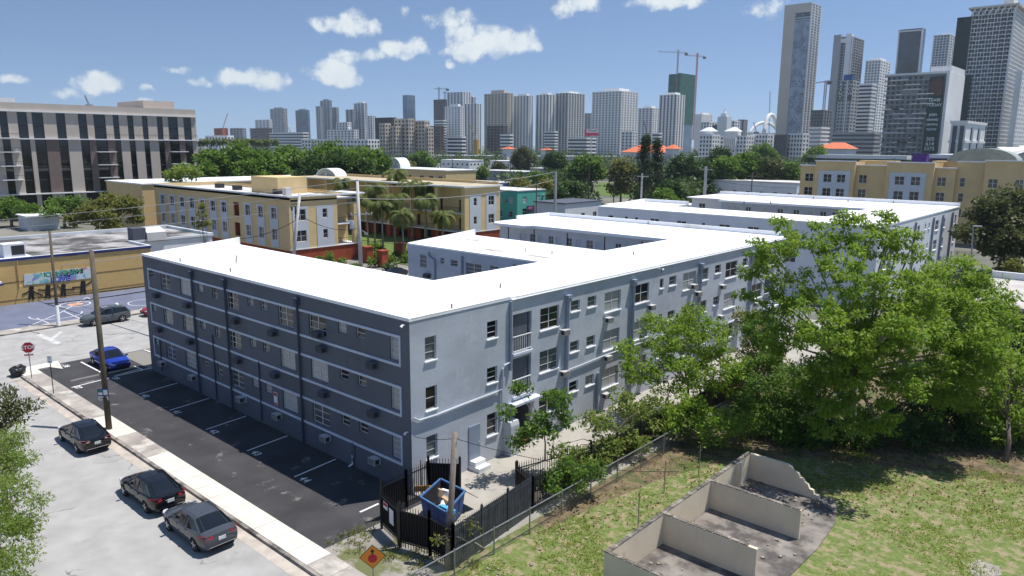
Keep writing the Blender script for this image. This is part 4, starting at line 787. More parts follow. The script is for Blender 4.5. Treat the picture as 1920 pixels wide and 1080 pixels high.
# ---- low house behind the big tree on the right
lh = site('flat_roof_house', 'cream flat-roofed house with dark doorway half hidden by trees at the right edge', 'building', (-6, 82, 0))
m_cream = pm('cream_stucco', (.50, .45, .36), var=.08, scale=.5); hx = -13.5
MB().wall((0, 80.5, 0), (1, 0, 0), NY, hx, 14, 0, 3.9, [(-9.6, -8.0, 0, 3.2), (-12.6, -11.2, 1.4, 2.9), (-5, -3.4, 1.4, 2.9)], .3).build('front_wall', m_cream, lh)
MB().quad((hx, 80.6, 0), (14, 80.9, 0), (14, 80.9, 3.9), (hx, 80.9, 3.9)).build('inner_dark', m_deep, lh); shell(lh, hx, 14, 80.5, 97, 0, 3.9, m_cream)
for a in (-12.6, -5): add_window(lh, (0, 80.5, 0), (1, 0, 0), NY, (a, a+1.4, 1.4, 2.9), 2, 1, .1, m_framew, True, m_dark, rw)
MB().box(hx-.6, 14, 79.7, 97.2, 3.9, 4.15).build('roof', pm('tan_membrane', (.45, .42, .40), var=.15, scale=.4, dirt=(.25, .23, .22), dscale=.3), lh); MB().box(hx-.62, 14, 79.68, 79.95, 3.75, 3.9).build('eave_fascia', m_acd, lh); MB().box(hx-.6, 14, 97.0, 97.4, 4.15, 4.9).build('rear_parapet', m_cap, lh)
# ================================================================== vehicles
m_tyre = pm('tyre_rubber', (.02, .02, .02), var=.2, rough=.85); m_rim = pm('alloy_rim', (.45, .46, .48), var=.1, rough=.3, metal=.8); m_cg = glass('car_glass', (.008, .01, .013), rough=.03, spec=.8)
m_tail = pm('tail_lamp', (.40, .015, .02), var=.2, scale=6, rough=.15, spec=.6); m_head = pm('head_lamp', (.55, .57, .6), var=.15, rough=.1, spec=.7); m_plate = pm('number_plate', (.55, .6, .6), var=.3, scale=12, rough=.5); m_chrome = pm('chrome', (.6, .6, .62), rough=.15, metal=1, var=.02); m_under = pm('car_underside', (.01, .01, .01), rough=.9)
SEDAN = dict(L=4.66, W=1.80, wb=2.72, r=.325,
    low=[(-2.33,.46,.80,.66),(-2.27,.30,.98,.78),(-2.05,.22,1.045,.85),(-1.5,.19,1.03,.895),(-.7,.18,.955,.90),(.3,.18,.94,.90),(1.0,.19,.95,.895),(1.25,.2,.93,.885),(1.75,.2,.85,.865),(2.08,.22,.76,.80),(2.27,.30,.66,.70),(2.33,.4,.58,.60)],
    top=[(-1.82,1.035,.70,.70),(-1.05,1.41,.74,.56),(-.4,1.45,.76,.58),(.25,1.43,.76,.57),(1.12,.95,.74,.70)])
SUV = dict(L=4.5, W=1.86, wb=2.72, r=.36,
    low=[(-2.25,.5,.92,.70),(-2.2,.34,1.08,.82),(-2.0,.27,1.13,.88),(-1.4,.24,1.10,.925),(-.6,.23,1.05,.93),(.4,.23,1.04,.93),(1.0,.24,1.06,.92),(1.25,.25,1.05,.91),(1.75,.26,.99,.89),(2.03,.28,.90,.82),(2.2,.36,.78,.73),(2.25,.46,.68,.62)],
    top=[(-2.12,1.1,.74,.74),(-1.78,1.58,.77,.60),(-.6,1.66,.79,.62),(.25,1.62,.78,.60),(1.1,1.07,.75,.70)])
def build_car(name, label, spec, paint, loc, rz, rack=False, dark_rim=False, plate=True, tail=None):
    t = thing(name, label, 'car', (loc[0], loc[1], loc[2] if len(loc) > 2 else 0), rz); L2 = spec['L']/2
    mb = MB(); rings = []
    for x, zb, zt, w in spec['low']:
        sh = zt-.10 if zt < .93 else zt-.06
        half = [(0, zb), (w*.78, zb), (w*.93, zb+.06), (w*.985, zb+(sh-zb)*.35), (w, zb+(sh-zb)*.62), (w*.975, sh-.04), (w*.90, sh+.02), (w*.62, zt), (0, zt+.012)]
        ring = [(x, y, z) for y, z in half]+[(x, -y, z) for y, z in half[-2:0:-1]]; rings.append(len(mb.v)); mb.v += ring; n = len(ring)
    for a, b in zip(rings, rings[1:]):
        for j in range(n): mb.f.append((a+j, a+(j+1) % n, b+(j+1) % n, b+j)); mb.m.append(0)
    mb.f.append(tuple(rings[0]+j for j in range(n))); mb.m.append(0); mb.f.append(tuple(rings[-1]+j for j in range(n))[::-1]); mb.m.append(0)
    bo = mb.build('body', paint, None, True); me = bo.data; bm = bmesh.new(); bm.from_mesh(me); bmesh.ops.recalc_face_normals(bm, faces=bm.faces); bm.to_mesh(me); bm.free()
    cut = MB(); r = spec['r']; wx = (-spec['wb']/2+.02, spec['wb']/2+.02)
    for x in wx:
        for s in (-1, 1): cut.tube([(x, s*.62, r), (x, s*1.2, r)], r+.055, 20)
    co = cut.build('cutter', m_under); bm = bmesh.new(); bm.from_mesh(co.data); bmesh.ops.recalc_face_normals(bm, faces=bm.faces); bm.to_mesh(co.data); bm.free()
    md = bo.modifiers.new('b', 'BOOLEAN'); md.object = co; md.operation = 'DIFFERENCE'; md.solver = 'EXACT'
    bpy.context.view_layer.update(); nm = bpy.data.meshes.new_from_object(bo.evaluated_get(bpy.context.evaluated_depsgraph_get()))
    bo.modifiers.clear(); bo.data = nm; bpy.data.objects.remove(co); bo.parent = t
    nm.polygons.foreach_set('use_smooth', [True]*len(nm.polygons)); nm.set_sharp_from_angle(angle=R(38))
    T = spec['top']; gl = MB(); rf = MB(); ring = []
    for x, z, wb_, wr in T:
        belt = [q for q in spec['low']]; zb = np.interp(x, [q[0] for q in belt], [q[2] for q in belt])-.05
        z0 = min(zb, z-.005); ring.append(((x, wb_+.07, z0), (x, wr+(wb_-wr)*.15+.03, z-.07 if z-z0 > .2 else z0+.003), (x, wr*.8, z), (x, 0, z+.015)))
    for a, b in zip(ring, ring[1:]):
        for s in (1, -1):
            f = lambda p: (p[0], p[1]*s, p[2]); q = lambda *p: [f(v) for v in p]
            gl.quad(*q(a[0], b[0], b[1], a[1]))
            (rf if (a is ring[1] or a is ring[2]) else gl).quad(*q(a[1], b[1], b[2], a[2])); (rf if (a is ring[1] or a is ring[2]) else gl).quad(*q(a[2], b[2], b[3], a[3]))
    gl.build('windows', m_cg, t, False); rf.build('roof_panel', paint, t, True)
    for s in (1, -1):                             # pillars and roof rails in body colour
        P = lambda k, j, o=.008: Vector((ring[k][j][0], ring[k][j][1]*s+o*s, ring[k][j][2]+.006))
        for a, b, w in ((P(0, 0), P(1, 1), .10), (P(1, 1), P(2, 1), .06), (P(2, 1), P(3, 1), .06), (P(3, 1), P(4, 0), .06), (P(2, 1).lerp(P(3, 1), .1), P(2, 0).lerp(P(3, 0), .15), .07), (P(0, 2, 0), P(1, 2, 0), .05), (P(3, 2, 0), P(4, 2, 0), .04)):
            MB().bar(a, b, w, .02, up=(0, s, .3)).build('pillar', paint, t)
        m_ = MB().box(.95, 1.08, -.09, .09, -.06, .06).build('mirror', paint, t); m_.location = (-.1, s*(spec['W']/2+.05), ring[3][0][2]+.06)
        for hx in (-.55, .35): MB().box(hx-.09, hx+.09, s*spec['W']/2-.012, s*spec['W']/2+.018, .79, .815).build('door_handle', paint, t)
        zt_ = np.interp(-L2+.1, [q[0] for q in spec['low']], [q[2] for q in spec['low']])
        MB().extr([(-L2+.03, s*.40, zt_-.20), (-L2+.06, s*.74, zt_-.22), (-L2+.42, s*.885, zt_-.12), (-L2+.42, s*.88, zt_-.04), (-L2+.10, s*.72, zt_-.02), (-L2+.04, s*.42, zt_-.06)], (-.025, s*.012, .0)).build('tail_lamp', tail or m_tail, t)
        MB().extr([(L2-.07, s*.42, .60), (L2-.12, s*.68, .60), (L2-.42, s*.83, .70), (L2-.42, s*.81, .77), (L2-.16, s*.66, .71), (L2-.08, s*.44, .67)], (.03, s*.02, .015)).build('headlamp', m_head, t)
        for x in wx:
            w = MB().tube([(0, -.09, 0), (0, -.11, 0), (0, .09, 0), (0, .11, 0)], [r*.94, r, r, r*.94], 22).build('wheel', m_tyre, t, True); w.location = (x, s*(spec['W']/2-.12), r)
            rim = MB().tube([(0, 0, 0), (0, s*.112, 0)], r*.68, 20, 1)
            for k in range(5):
                a = 2*math.pi*k/5+.3; rim.bar((r*.1*math.cos(a), s*.118, r*.1*math.sin(a)), (r*.66*math.cos(a), s*.122, r*.66*math.sin(a)), .07, .02, 0, up=(0, 1, 0))
            rim.tube([(0, s*.112, 0), (0, s*.128, 0)], r*.13, 10, 0)
            ro_ = rim.build('rim', [m_rim, m_under], w)
            MB().tube([(0, s*.111, 0), (0, s*.12, 0)], [r*.70, r*.70], 20).build('rim_lip', m_rim, w) if False else None
    zr_ = spec['low'][1][2]
    if plate: MB().box(-L2-.03, -L2+.02, -.17, .17, zr_-.33, zr_-.17).build('number_plate', m_plate, t)
    MB().box(-L2-.035, -L2+.05, -.62, .62, .42, .45).build('bumper_trim', m_chrome if plate else paint, t); MB().box(-L2-.01, -L2+.1, -.55, .55, .26, .36).build('rear_valance', m_under, t)
    MB().box(L2-.12, L2+.012, -.48, .48, .36, .56).build('grille', m_grille, t); MB().box(L2-.06, L2+.02, -.10, .10, .60, .645).build('badge', m_chrome, t)
    for yy, dx in ((.885, -.15), (.885, .75), (.88, -1.0)):
        pass
    if rack:
        for s in (1, -1): MB().tube([(-1.5, s*.58, 1.66), (.1, s*.58, 1.70)], .025, 6).build('roof_rail', m_chrome, t)
        MB().tube([(-1.2, 0, 1.67), (-1.2, 0, 1.80), (-1.2, 0, 1.92)], [.22, .20, .06], 12).tube([(-1.2, 0, 1.92), (-1.2, 0, 2.08)], .03, 8).build('roof_beacon', m_plate, t)
    return t
def paint(name, col, rough=.25): return pm(name, col, rough=rough, var=.05, scale=2, spec=.0, coat=1.0, metal=0)
p_black = paint('black_car_paint', (.008, .009, .011)); p_char = paint('charcoal_car_paint', (.055, .062, .075)); p_blue = paint('blue_car_paint', (.012, .035, .30)); p_grey = paint('grey_car_paint', (.075, .09, .10)); p_red = paint('red_car_paint', (.30, .012, .02))
def kerb_car(f, r_): a, b = gz(*f), gz(*r_); return ((a.x+b.x)/2, (a.y+b.y)/2+.80)
build_car('parked_car', 'black sedan with pinkish tail lamps parked at the kerb beside the tall timber pole', SEDAN, p_black, kerb_car((117.4,826.5), (147.4,850.6)), math.pi, tail=pm('pale_tail_lamp', (.45, .22, .2), var=.2, rough=.2))
build_car('parked_car', 'glossy black sedan parked at the kerb, middle of the three cars', SEDAN, p_black, kerb_car((236.3,930.2), (276.1,960.8)), math.pi)
build_car('parked_car', 'charcoal sedan with red tail lamps parked nearest the camera at the kerb', SEDAN, p_char, kerb_car((318.9,992.2), (367.8,1035.6)), math.pi)
a, b = gz(205, 697), gz(171, 684); build_car('parked_car', 'bright blue sedan parked nose out at the street end of the lot', SEDAN, p_blue, ((a.x+b.x)/2, (a.y+b.y)/2+.85, .02), .02)
build_car('parked_car', 'dark grey crossover with roof rails parked beside the ball court', SUV, p_grey, (-80.75, 27.5), -math.pi/2, rack=True)
build_car('parked_car', 'red hatchback behind the grey crossover, half hidden by the slate block', SEDAN, p_red, (-80.75, 33.5), -math.pi/2)
build_car('parked_car', 'black car parked in the side street beyond the white roof', SEDAN, p_black, (-79.8, 64.6), -math.pi/2+.1)
# ================================================================== signs and posts
m_galv = pm('galvanised_steel', (.30, .31, .32), var=.15, scale=4, rough=.45, metal=.6); m_wood = pm('weathered_pole_wood', (.105, .085, .06), var=.3, scale=3, stretch=(6, 6, .5), rough=.9, bump=.4, bscale=14, dirt=(.07, .075, .05), dscale=.6); m_woodg = pm('grey_pole_wood', (.20, .17, .145), var=.3, scale=3, stretch=(6, 6, .5), rough=.9, bump=.4, bscale=14); m_conc = pm('pole_concrete', (.47, .46, .45), var=.12, scale=1.5, rough=.85)
def sign_plate(par, pts2d, c, n, mat, off=0, t=.012, name='plate'):
    """flat plate: 2-d outline on the plane through c with normal n"""
    n = Vector(n).normalized(); u = Vector((0, 0, 1)).cross(n).normalized(); v = n.cross(u); c = Vector(c)+n*off
    return MB().extr([c+u*a+v*b for a, b in pts2d], -n*t).build(name, mat, par)
def sign_text(par, txt, size, c, n, mat, off=.004, sp=1.0, name='lettering', bold=0):
    n = Vector(n).normalized(); u = Vector((0, 0, 1)).cross(n).normalized(); v = n.cross(u)
    o = link(name, text_mesh(txt, size, mat, sp, 0, bold), par); m4 = Matrix((u, v, n)).transposed().to_4x4(); m4.translation = Vector(c)+n*off-(ORIG.get(par.name) or Vector()); o.matrix_basis = m4; return o
m_signw = pm('sign_white', (.75, .76, .76), var=.05, rough=.5); m_signr = pm('stop_red', (.42, .015, .03), var=.06, rough=.45); m_signo = pm('warning_orange', (.75, .24, .02), var=.06, rough=.45)
oct8 = lambda r: [(r*math.cos(R(22.5+45*k)), r*math.sin(R(22.5+45*k))) for k in range(8)]
p = gz(60, 712); c = atD(56.5, 648, (p-CAM).dot(FWD)); n = Vector((.93, -.36, 0))
t = site('stop_sign', 'red octagonal stop sign on a steel post at the street corner', 'sign', (p.x, p.y, .14)); MB().tube([(p.x, p.y, .1), (p.x-.02, p.y, c.z+.3)], .035, 8).build('post', m_galv, t)
c.x, c.y = p.x, p.y; c += n*.05; sign_plate(t, oct8(.46), c, n, m_signw, 0); sign_plate(t, oct8(.425), c, n, m_signr, .004, .003, 'red_face'); sign_text(t, 'STOP', .40, c, n, m_signw, .007, 1.0, bold=.012)
sign_plate(t, [(-.3, -.66), (.3, -.66), (.3, -.52), (-.3, -.52)], c, n, m_signr, 0, .01, 'lower_plate'); sign_text(t, 'ALL WAY', .12, c+Vector((0, 0, -.59)), n, m_signw, .003, bold=.003)
p = gz(101, 741); t = site('parking_sign', 'small white parking sign on a thin dark post by the sidewalk', 'sign', (p.x, p.y, .14)); c = Vector((p.x, p.y, atD(92, 670, (p-CAM).dot(FWD)).z)); MB().tube([(p.x, p.y, .1), (p.x, p.y, c.z+.2)], .03, 8).build('post', m_iron, t)
n = Vector((.75, -.66, 0)); c += n*.04; sign_plate(t, [(-.16, -.27), (.16, -.27), (.16, .27), (-.16, .27)], c, n, m_signw); sign_text(t, 'NO', .13, c+Vector((0, 0, .15)), n, m_blk); sign_text(t, 'PARKING', .065, c+Vector((0, 0, .03)), n, m_blk); MB().extr([c+n*.006+Vector((0, 0, -.15))+Vector((0, 0, 1)).cross(n)*q[0]+Vector((0, 0, q[1])) for q in ((-.1, 0), (-.03, .05), (-.03, .02), (.1, .02), (.1, -.02), (-.03, -.02), (-.03, -.05))], n*.002).build('arrow', m_blk, t)
zc = 2.35; c = gz(698.5, 1043, zc); t = site('warning_sign', 'orange diamond stop-ahead warning sign on a steel post', 'sign', (c.x, c.y, 0)); MB().tube([(c.x, c.y, 0), (c.x, c.y, zc+.25)], .03, 8).build('post', m_galv, t)
n = Vector((.78, -.62, .0)); c2 = c+n*.04; d_ = .52; sign_plate(t, [(0, -d_), (d_, 0), (0, d_), (-d_, 0)], c2, n, m_blk); d_ = .485; sign_plate(t, [(0, -d_), (d_, 0), (0, d_), (-d_, 0)], c2, n, m_signo, .004, .003, 'orange_face'); sign_plate(t, oct8(.19), c2+Vector((0, 0, -.07)), n, m_signr, .008, .003, 'stop_symbol')
sign_plate(t, [(-.035, .12), (.035, .12), (.035, .22), (.09, .22), (0, .35), (-.09, .22), (-.035, .22)], c2, n, m_blk, .008, .003, 'arrow')
# utility poles
def pole(name, label, base, top_px, r0, r1, mat, D=None):
    b = Vector(base); D = (b-CAM).dot(FWD); tp = atD(*top_px, D); t = site(name, label, 'utility pole', tuple(b)); MB().tube([b, b.lerp(tp, .5), tp], [r0, (r0+r1)/2, r1], 12).build('shaft', mat, t, True); return t, tp
p = gz(205, 808); t, P1 = pole('utility_pole', 'tall dark timber pole on the sidewalk beside the parked black sedan', (p.x, p.y, .1), (171, 470), .19, .15, m_wood)
c = p+Vector((.2, -.1, 3.0)); n = Vector((.72, -.69, 0)); zc = atD(196, 737, (p-CAM).dot(FWD)); c = zc+n*.22
sign_plate(t, [(-.33, -.12), (.33, -.12), (.33, .34), (-.33, .34)], c, n, pm('sign_blue', (.03, .08, .22), var=.1), name='permit_sign'); 
for u0 in (-.29, .03): sign_plate(t, [(u0, -.06), (u0+.26, -.06), (u0+.26, .28), (u0, .28)], c, n, m_signw, .004, .003, 'sign_panel')
sign_plate(t, [(-.29, .12), (-.03, .12), (-.03, .28), (-.29, .28)], c, n, pm('sign_green', (.03, .25, .12), var=.1), .008, .003, 'sign_panel'); sign_plate(t, [(-.3, -.42), (.3, -.42), (.3, -.16), (-.3, -.16)], c, n, m_signw, 0, .01, 'lower_sign'); sign_text(t, '103733', .16, c+Vector((0, 0, -.29)), n, m_blk, bold=.004)
p = gz(110, 612); t, P2 = pole('utility_pole', 'slim dark timber pole with white painted foot beside the ball court', (p.x, p.y, .06), (93, 433), .16, .12, m_wood); MB().tube([(p.x, p.y, .06), p.lerp(P2, .22)], [.19, .18], 12).build('painted_foot', m_cap, t)
t, P3 = pole('timber_post', 'short grey weathered timber post in front of the dumpster', (-21.75, 20.3, 0), (853, 810), .15, .13, m_woodg)
MB().tube([P3-Vector((0, 0, .25)), P3+Vector((.25, 0, -.22))], .02, 6).build('bolt', m_galv, t)
p = gz(677, 506); t, E1 = pole('utility_pole', 'pale concrete utility pole with crossarm and transformer before the palms', (p.x, p.y, 0), (670, 340), .32, .2, m_conc)
D1 = (p-CAM).dot(FWD); ca = atD(671, 404, D1); xa, xb = atD(658, 403, D1), atD(697, 401, D1); MB().bar(xa, xb, .12, .14).build('crossarm', m_conc, t); q = atD(660, 420, D1); MB().tube([q+Vector((0, 0, -.7)), q+Vector((0, 0, .5))], .35, 12).build('transformer', m_panel, t)
for f_ in (0, .3, .75, 1): q = xa.lerp(xb, f_); MB().tube([q, q+Vector((0, 0, .3))], .06, 6).build('insulator', m_lwall, t)
q, q2 = atD(679, 432, D1), atD(686, 437, D1); MB().tube([q, q2], .04, 6).tube([q2, q2+Vector((.1, 0, -.3))], [.3, .15], 10).build('street_lamp', m_roofg, t)
gE = Vector((-92.5, 56.6, 0)); t, E2 = pole('utility_pole', 'grey utility pole with crossarm at the corner of the ochre building', gE, (562, 364), .26, .18, m_conc); D2 = (gE-CAM).dot(FWD); MB().bar(atD(546, 383, D2), atD(566, 382, D2), .1, .12).build('crossarm', m_woodg, t); q = atD(557, 395, D2); MB().tube([q, q-Vector((0, 0, 2))], .16, 8).build('riser', m_acd, t)
for q in (547, 554, 560): q = atD(q, 387, D2); MB().tube([q, q-Vector((0, 0, .6))], .14, 8).build('cutout', m_acd, t)
def farpole(label, x, ytop, D, r, mat, arms=True):
    tp = atD(x, ytop, D); t = site('utility_pole', label, 'utility pole', (tp.x, tp.y, 0)); MB().tube([(tp.x, tp.y, 0), tp], [r*1.25, r], 8).build('shaft', mat, t)
    if arms: MB().bar(tp+Vector((-1.3, 0, -.7)), tp+Vector((1.3, .6, -.7)), .15, .16).build('crossarm', mat, t)
    return tp
FP = [farpole('tall pale concrete pole between teal house and lawn', 1042, 322, 150, .25, m_conc, False), farpole('pale concrete pole above the white-roofed wing', 1324, 312, 160, .3, m_conc), farpole('pale pole left of the dark pine', 1204, 325, 165, .2, m_conc), farpole('slim pole in front of the long low house', 1411, 325, 175, .15, m_woodg), farpole('thin dark pole beside the teal house', 1006, 345, 160, .1, m_wood, False), farpole('dark timber pole on the lawn with lamps', 1105, 308, 190, .16, m_wood), farpole('thin pole on the lawn right of the lamp pole', 1152, 330, 170, .12, m_wood, False), farpole('thin dark pole behind the grey porch house', 990, 322, 250, .14, m_wood), farpole('thin grey pole left of the grey low building', 957, 300, 260, .14, m_woodg), farpole('thin pole at the left edge of the white row', 848, 292, 330, .14, m_woodg)]
t = site('street_lamp', 'slim grey street lamp in front of the dark oak at right', 'street lamp', tuple(gz(1816, 562))); p = gz(1816, 562); tp = atD(1825, 424, (p-CAM).dot(FWD)); MB().tube([p, tp], [.12, .07], 8).build('shaft', m_galv, t); MB().bar(tp, tp+Vector((.9, 0, .05)), .25, .12).build('lamp_head', m_roofg, t)
t = site('street_lamp', 'tall curved street lamp before the office block', 'street lamp', tuple(atD(170, 372, 190))); b = atD(170, 372, 190); tp = atD(167, 334, 190); MB().tube([(b.x, b.y, 0), b, tp, atD(172, 331, 190), atD(176, 331, 190)], .14, 8).build('shaft', m_roofg, t)
# wires
def wire(name, label, a, b, sag, r=.03, mat=None, group='overhead wires'):
    a, b = Vector(a), Vector(b); o = MB().tube([a.lerp(b, k/16)-Vector((0, 0, 4*sag*(k/16)*(1-k/16))) for k in range(17)], r, 5).build(name, mat or m_galv); return tag(o, label, 'wire', group)
m_wire = pm('pale_wire', (.5, .5, .5), var=.1, rough=.6); m_cable = pm('black_cable', (.02, .02, .02), var=.1, rough=.7)
for (y1, y2, lab) in ((337, 411, 'uppermost'), (352, 428, 'middle'), (378, 446, 'lowest')):
    wire('overhead_wire', lab+' of three pale wires running left from the concrete pole', atD(671, y1, D1), atD(-60, y2+6, 118), .5, .035, m_wire)
wire('overhead_wire', 'pale wire running right from the top of the concrete pole to the lawn pole', atD(671, 348, D1), FP[0], 1.0, .03, m_wire); wire('overhead_wire', 'pale wire crossing before the balconies to the lawn pole', atD(671, 372, D1), FP[0]-Vector((0, 0, 1.5)), 1.4, .03, m_wire); wire('overhead_wire', 'dark wire sagging from the concrete pole behind the white roof', atD(672, 450, D1), atD(940, 470, 140), .2, .04, m_cable)
for q in range(3): wire('overhead_wire', ('upper', 'middle', 'lower')[q]+' wire between the lawn poles and the tall pale pole', FP[0]-Vector((0, 0, q*1.2)), FP[1]-Vector((0, 0, .6+q*1.0)), 1.0, .035, m_cable); wire('overhead_wire', ('upper', 'middle', 'lower')[q]+' wire leading right from the tall pale pole', FP[1]-Vector((0, 0, .5+q*1.1)), atD(1560, 338+q*6, 190), 1.0, .035, m_cable)
wire('overhead_wire', 'dark cable drooping from crossarm pole to the left', atD(560, 410, D2), atD(430, 448, 110), .8, .04, m_cable); wire('overhead_wire', 'dark cable drooping from crossarm pole to the concrete pole', atD(566, 405, D2), atD(672, 428, D1), .9, .04, m_cable)
wire('overhead_wire', 'black cable crossing before the mural silhouettes', atD(-40, 566, 96), atD(330, 528, 70), .3, .06, m_cable); wire('overhead_wire', 'second black cable above the ball court', atD(-40, 575, 95), atD(330, 536, 70), .5, .05, m_cable); wire('overhead_wire', 'pale service wire over the mural hall wall', atD(-40, 508, 100), atD(330, 470, 75), .3, .035, m_wire)
wire('overhead_wire', 'thin service line from the slate corner to the short timber post', (RX+.05, FY+.1, 3.3), P3-Vector((0, 0, .3)), .1, .015, m_cable); wire('overhead_wire', 'thin service line from timber post toward the yard', P3-Vector((0, 0, .3)), (-17.5, 33, 1.6), .5, .015, m_cable)
# wheel stops, litter
for (a, b, lab) in (((132, 716), (182, 705), 'white concrete wheel stop in the corner bay'), ((203, 701), (250, 691), 'pale wheel stop in front of the blue car'), ((215, 707), (260, 694), 'pale wheel stop behind the first one at the blue car')):
    a, b = gz(*a), gz(*b); tag(MB().extr([(a.x, a.y, .02), (a.x, a.y+.18, .02), (a.x, a.y+.15, .14), (a.x, a.y+.03, .14)], (b.x-a.x, b.y-a.y, 0)).build('wheel_stop', m_walk), lab, 'wheel stop', 'wheel stops')
p = gz(36, 704); bm = bmesh.new(); bmesh.ops.create_icosphere(bm, subdivisions=3, radius=.55)
for v in bm.verts: v.co *= 1+.18*math.sin(v.co.x*9+v.co.y*7)+.1*math.sin(v.co.z*13); v.co.z = max(v.co.z*.75, -.33)
me = bpy.data.meshes.new('rubbish_bag'); bm.to_mesh(me); bm.free(); me.materials.append(pm('black_plastic', (.012, .012, .013), rough=.35, spec=.6)); tag(link('rubbish_bag', me, None, (p.x, p.y, .45)), 'black rubbish bag dumped on the corner ramp', 'bag')
# ================================================================== iron fence, gates, dumpster
FH_ = 2.0
m_mesh = pm('black_privacy_mesh', (.010, .010, .011), var=.25, scale=2, rough=.9)
m_pick = pm('dull_picket_paint', (.055, .06, .07), var=.3, scale=3, rough=.6)
def iron_run(name, label, a, b, h=FH_, screen=True, gap=.14, mat=None, z0=.08, posts=(0, 1), cat='fence', scr=(.35, 1.0), grp=None, pw=.014):
    a, b = Vector((a[0], a[1], 0)), Vector((b[0], b[1], 0)); d = (b-a); L = d.length; d = d/L; t = site(name, label, cat, (a.x, a.y, 0), grp); mat = mat or m_iron
    for z in (.32, h-.28): MB().bar(a+Vector((0, 0, z)), b+Vector((0, 0, z)), .04, .05).build('rail', mat, t)
    for k in posts: q = a.lerp(b, k); MB().box(q.x-.05, q.x+.05, q.y-.05, q.y+.05, 0, h+.12).build('post', mat, t); MB().tube([(q.x, q.y, h+.12), (q.x, q.y, h+.2)], [.055, .01], 8).build('post_cap', mat, t)
    n = int(L/gap); me = MB().box(-pw, pw, -.014, .014, z0, h-.06).tube([(0, 0, h-.06), (0, 0, h+.06)], [.02, .003], 4).mesh('picket', mat)
    for k in range(1, n): q = a+d*(L*k/n); link('picket', me, t, (q.x, q.y, 0), math.atan2(d.y, d.x))
    if screen: s_ = Vector((-d.y, d.x, 0))*.03; MB().bar(a+d*.05+s_+Vector((0, 0, (scr[0]+h-.3)/2)), b-d*.05+s_+Vector((0, 0, (scr[0]+h-.3)/2)), .008, h-.3-scr[0]).build('privacy_screen', m_mesh, t)
    return t
G = lambda x, y, z=0: gz(x, y, z)
g0, g1, g2, g3, g4 = G(716, 992), G(748, 1023), G(751, 1027), G(806, 1043), G(850, 1068)
h0, h1, h2, h3 = G(714, 905, 2), G(761, 884, 2), G(803, 866, 2), G(862, 858, 2.3)
t = iron_run('fence_gate', 'black screened gate leaf with two notices by the parking lot', g0, g1, 2.0, True, cat='gate')
n = Vector((g1.y-g0.y, -(g1.x-g0.x), 0)).normalized(); c = g0.lerp(g1, .32)+Vector((0, 0, 1.45))+n*.06; sign_plate(t, [(-.22, -.14), (.22, -.14), (.22, .2), (-.22, .2)], c, n, m_signw, name='notice'); sign_plate(t, [(-.2, .02), (.2, .02), (.2, .18), (-.2, .18)], c, n, m_signr, .004, .003, 'notice_band')
c = g0.lerp(g1, .66)+Vector((0, 0, 1.2))+n*.06; sign_plate(t, [(-.22, -.38), (.22, -.38), (.22, .38), (-.22, .38)], c, n, m_signw, name='notice')
iron_run('fence_gate', 'black screened double gate leaf left of the timber post', g2, g3, 2.15, True, cat='gate'); iron_run('iron_fence', 'short black screened fence panel behind the timber post', g3, g4, 2.15, True)
iron_run('iron_fence', 'black screened fence panel from gate post toward the slate wall', h0, h1, 2.0, True); iron_run('iron_fence', 'open black picket panel beside the orange boards', h1, h2, 2.05, False); iron_run('fence_gate', 'tall black screened gate leaf standing against the pale wall', h2, h3, 2.2, True, cat='gate')
iron_run('iron_fence', 'weathered grey picket fence beside the dumpster', g4, (-22.2, 26.6), 2.1, False, .125, m_pick, posts=(0, .33, .66, 1), pw=.05); f6 = G(955, 935)
iron_run('fence_gate', 'open black gate leaf across the service path', (-23.9, 27.3), (-22.2, 26.6), 1.95, True, cat='gate'); iron_run('iron_fence', 'black picket fence disappearing behind the bushes along the path', (-22.2, 26.65), (-22.3, 52), 1.95, False, .125, pw=.036, posts=(0, .1, .2, .3, .4, .5, .6, .7, .8, .9, 1)); iron_run('iron_fence', 'black picket panel over the pale path near the bushes', (-23.9, 27.35), (-22.6, 32.2), 1.95, False, .15)
ob_ = site('timber_boards', 'orange board and rusty bars leaning inside the fence', 'boards', tuple(G(790, 940))); q = G(790, 940); MB().bar(q+Vector((-.9, .3, .3)), q+Vector((.6, .5, .75)), .06, .3).build('orange_board', pm('orange_board', (.6, .26, .03), var=.15), ob_)
for k in range(3): MB().tube([q+Vector((-.9+k*.5, .4, .05)), q+Vector((-1.2+k*.5, .6, 1.9))], .03, 6).build('rusty_bar', pm('rust', (.16, .06, .03), var=.3), ob_)
zt_ = 1.28; cs = [G(788, 932, zt_), G(826, 898, zt_), G(872, 921, zt_), G(836, 961, zt_)]; cen = sum(cs, Vector())/4
du = site('dumpster', 'dented blue steel dumpster full of branches with black lid thrown open', 'dumpster', (cen.x, cen.y, 0)); m_dblue = pm('dumpster_blue', (.015, .055, .22), var=.25, scale=2, dirt=(.05, .05, .06), dscale=1.5, dlo=.55, dhi=.7, rough=.6); m_dinn = pm('dumpster_inside', (.02, .02, .025), var=.4, scale=3, rough=.9)
bs = [cen+(c-cen)*.86 for c in cs]; bs = [Vector((c.x, c.y, .15)) for c in bs]; inn = [cen+(c-cen)*.93 for c in cs]; inb = [Vector((c.x, c.y, .5)) for c in [cen+(c-cen)*.8 for c in cs]]
body = MB(); ins = MB()
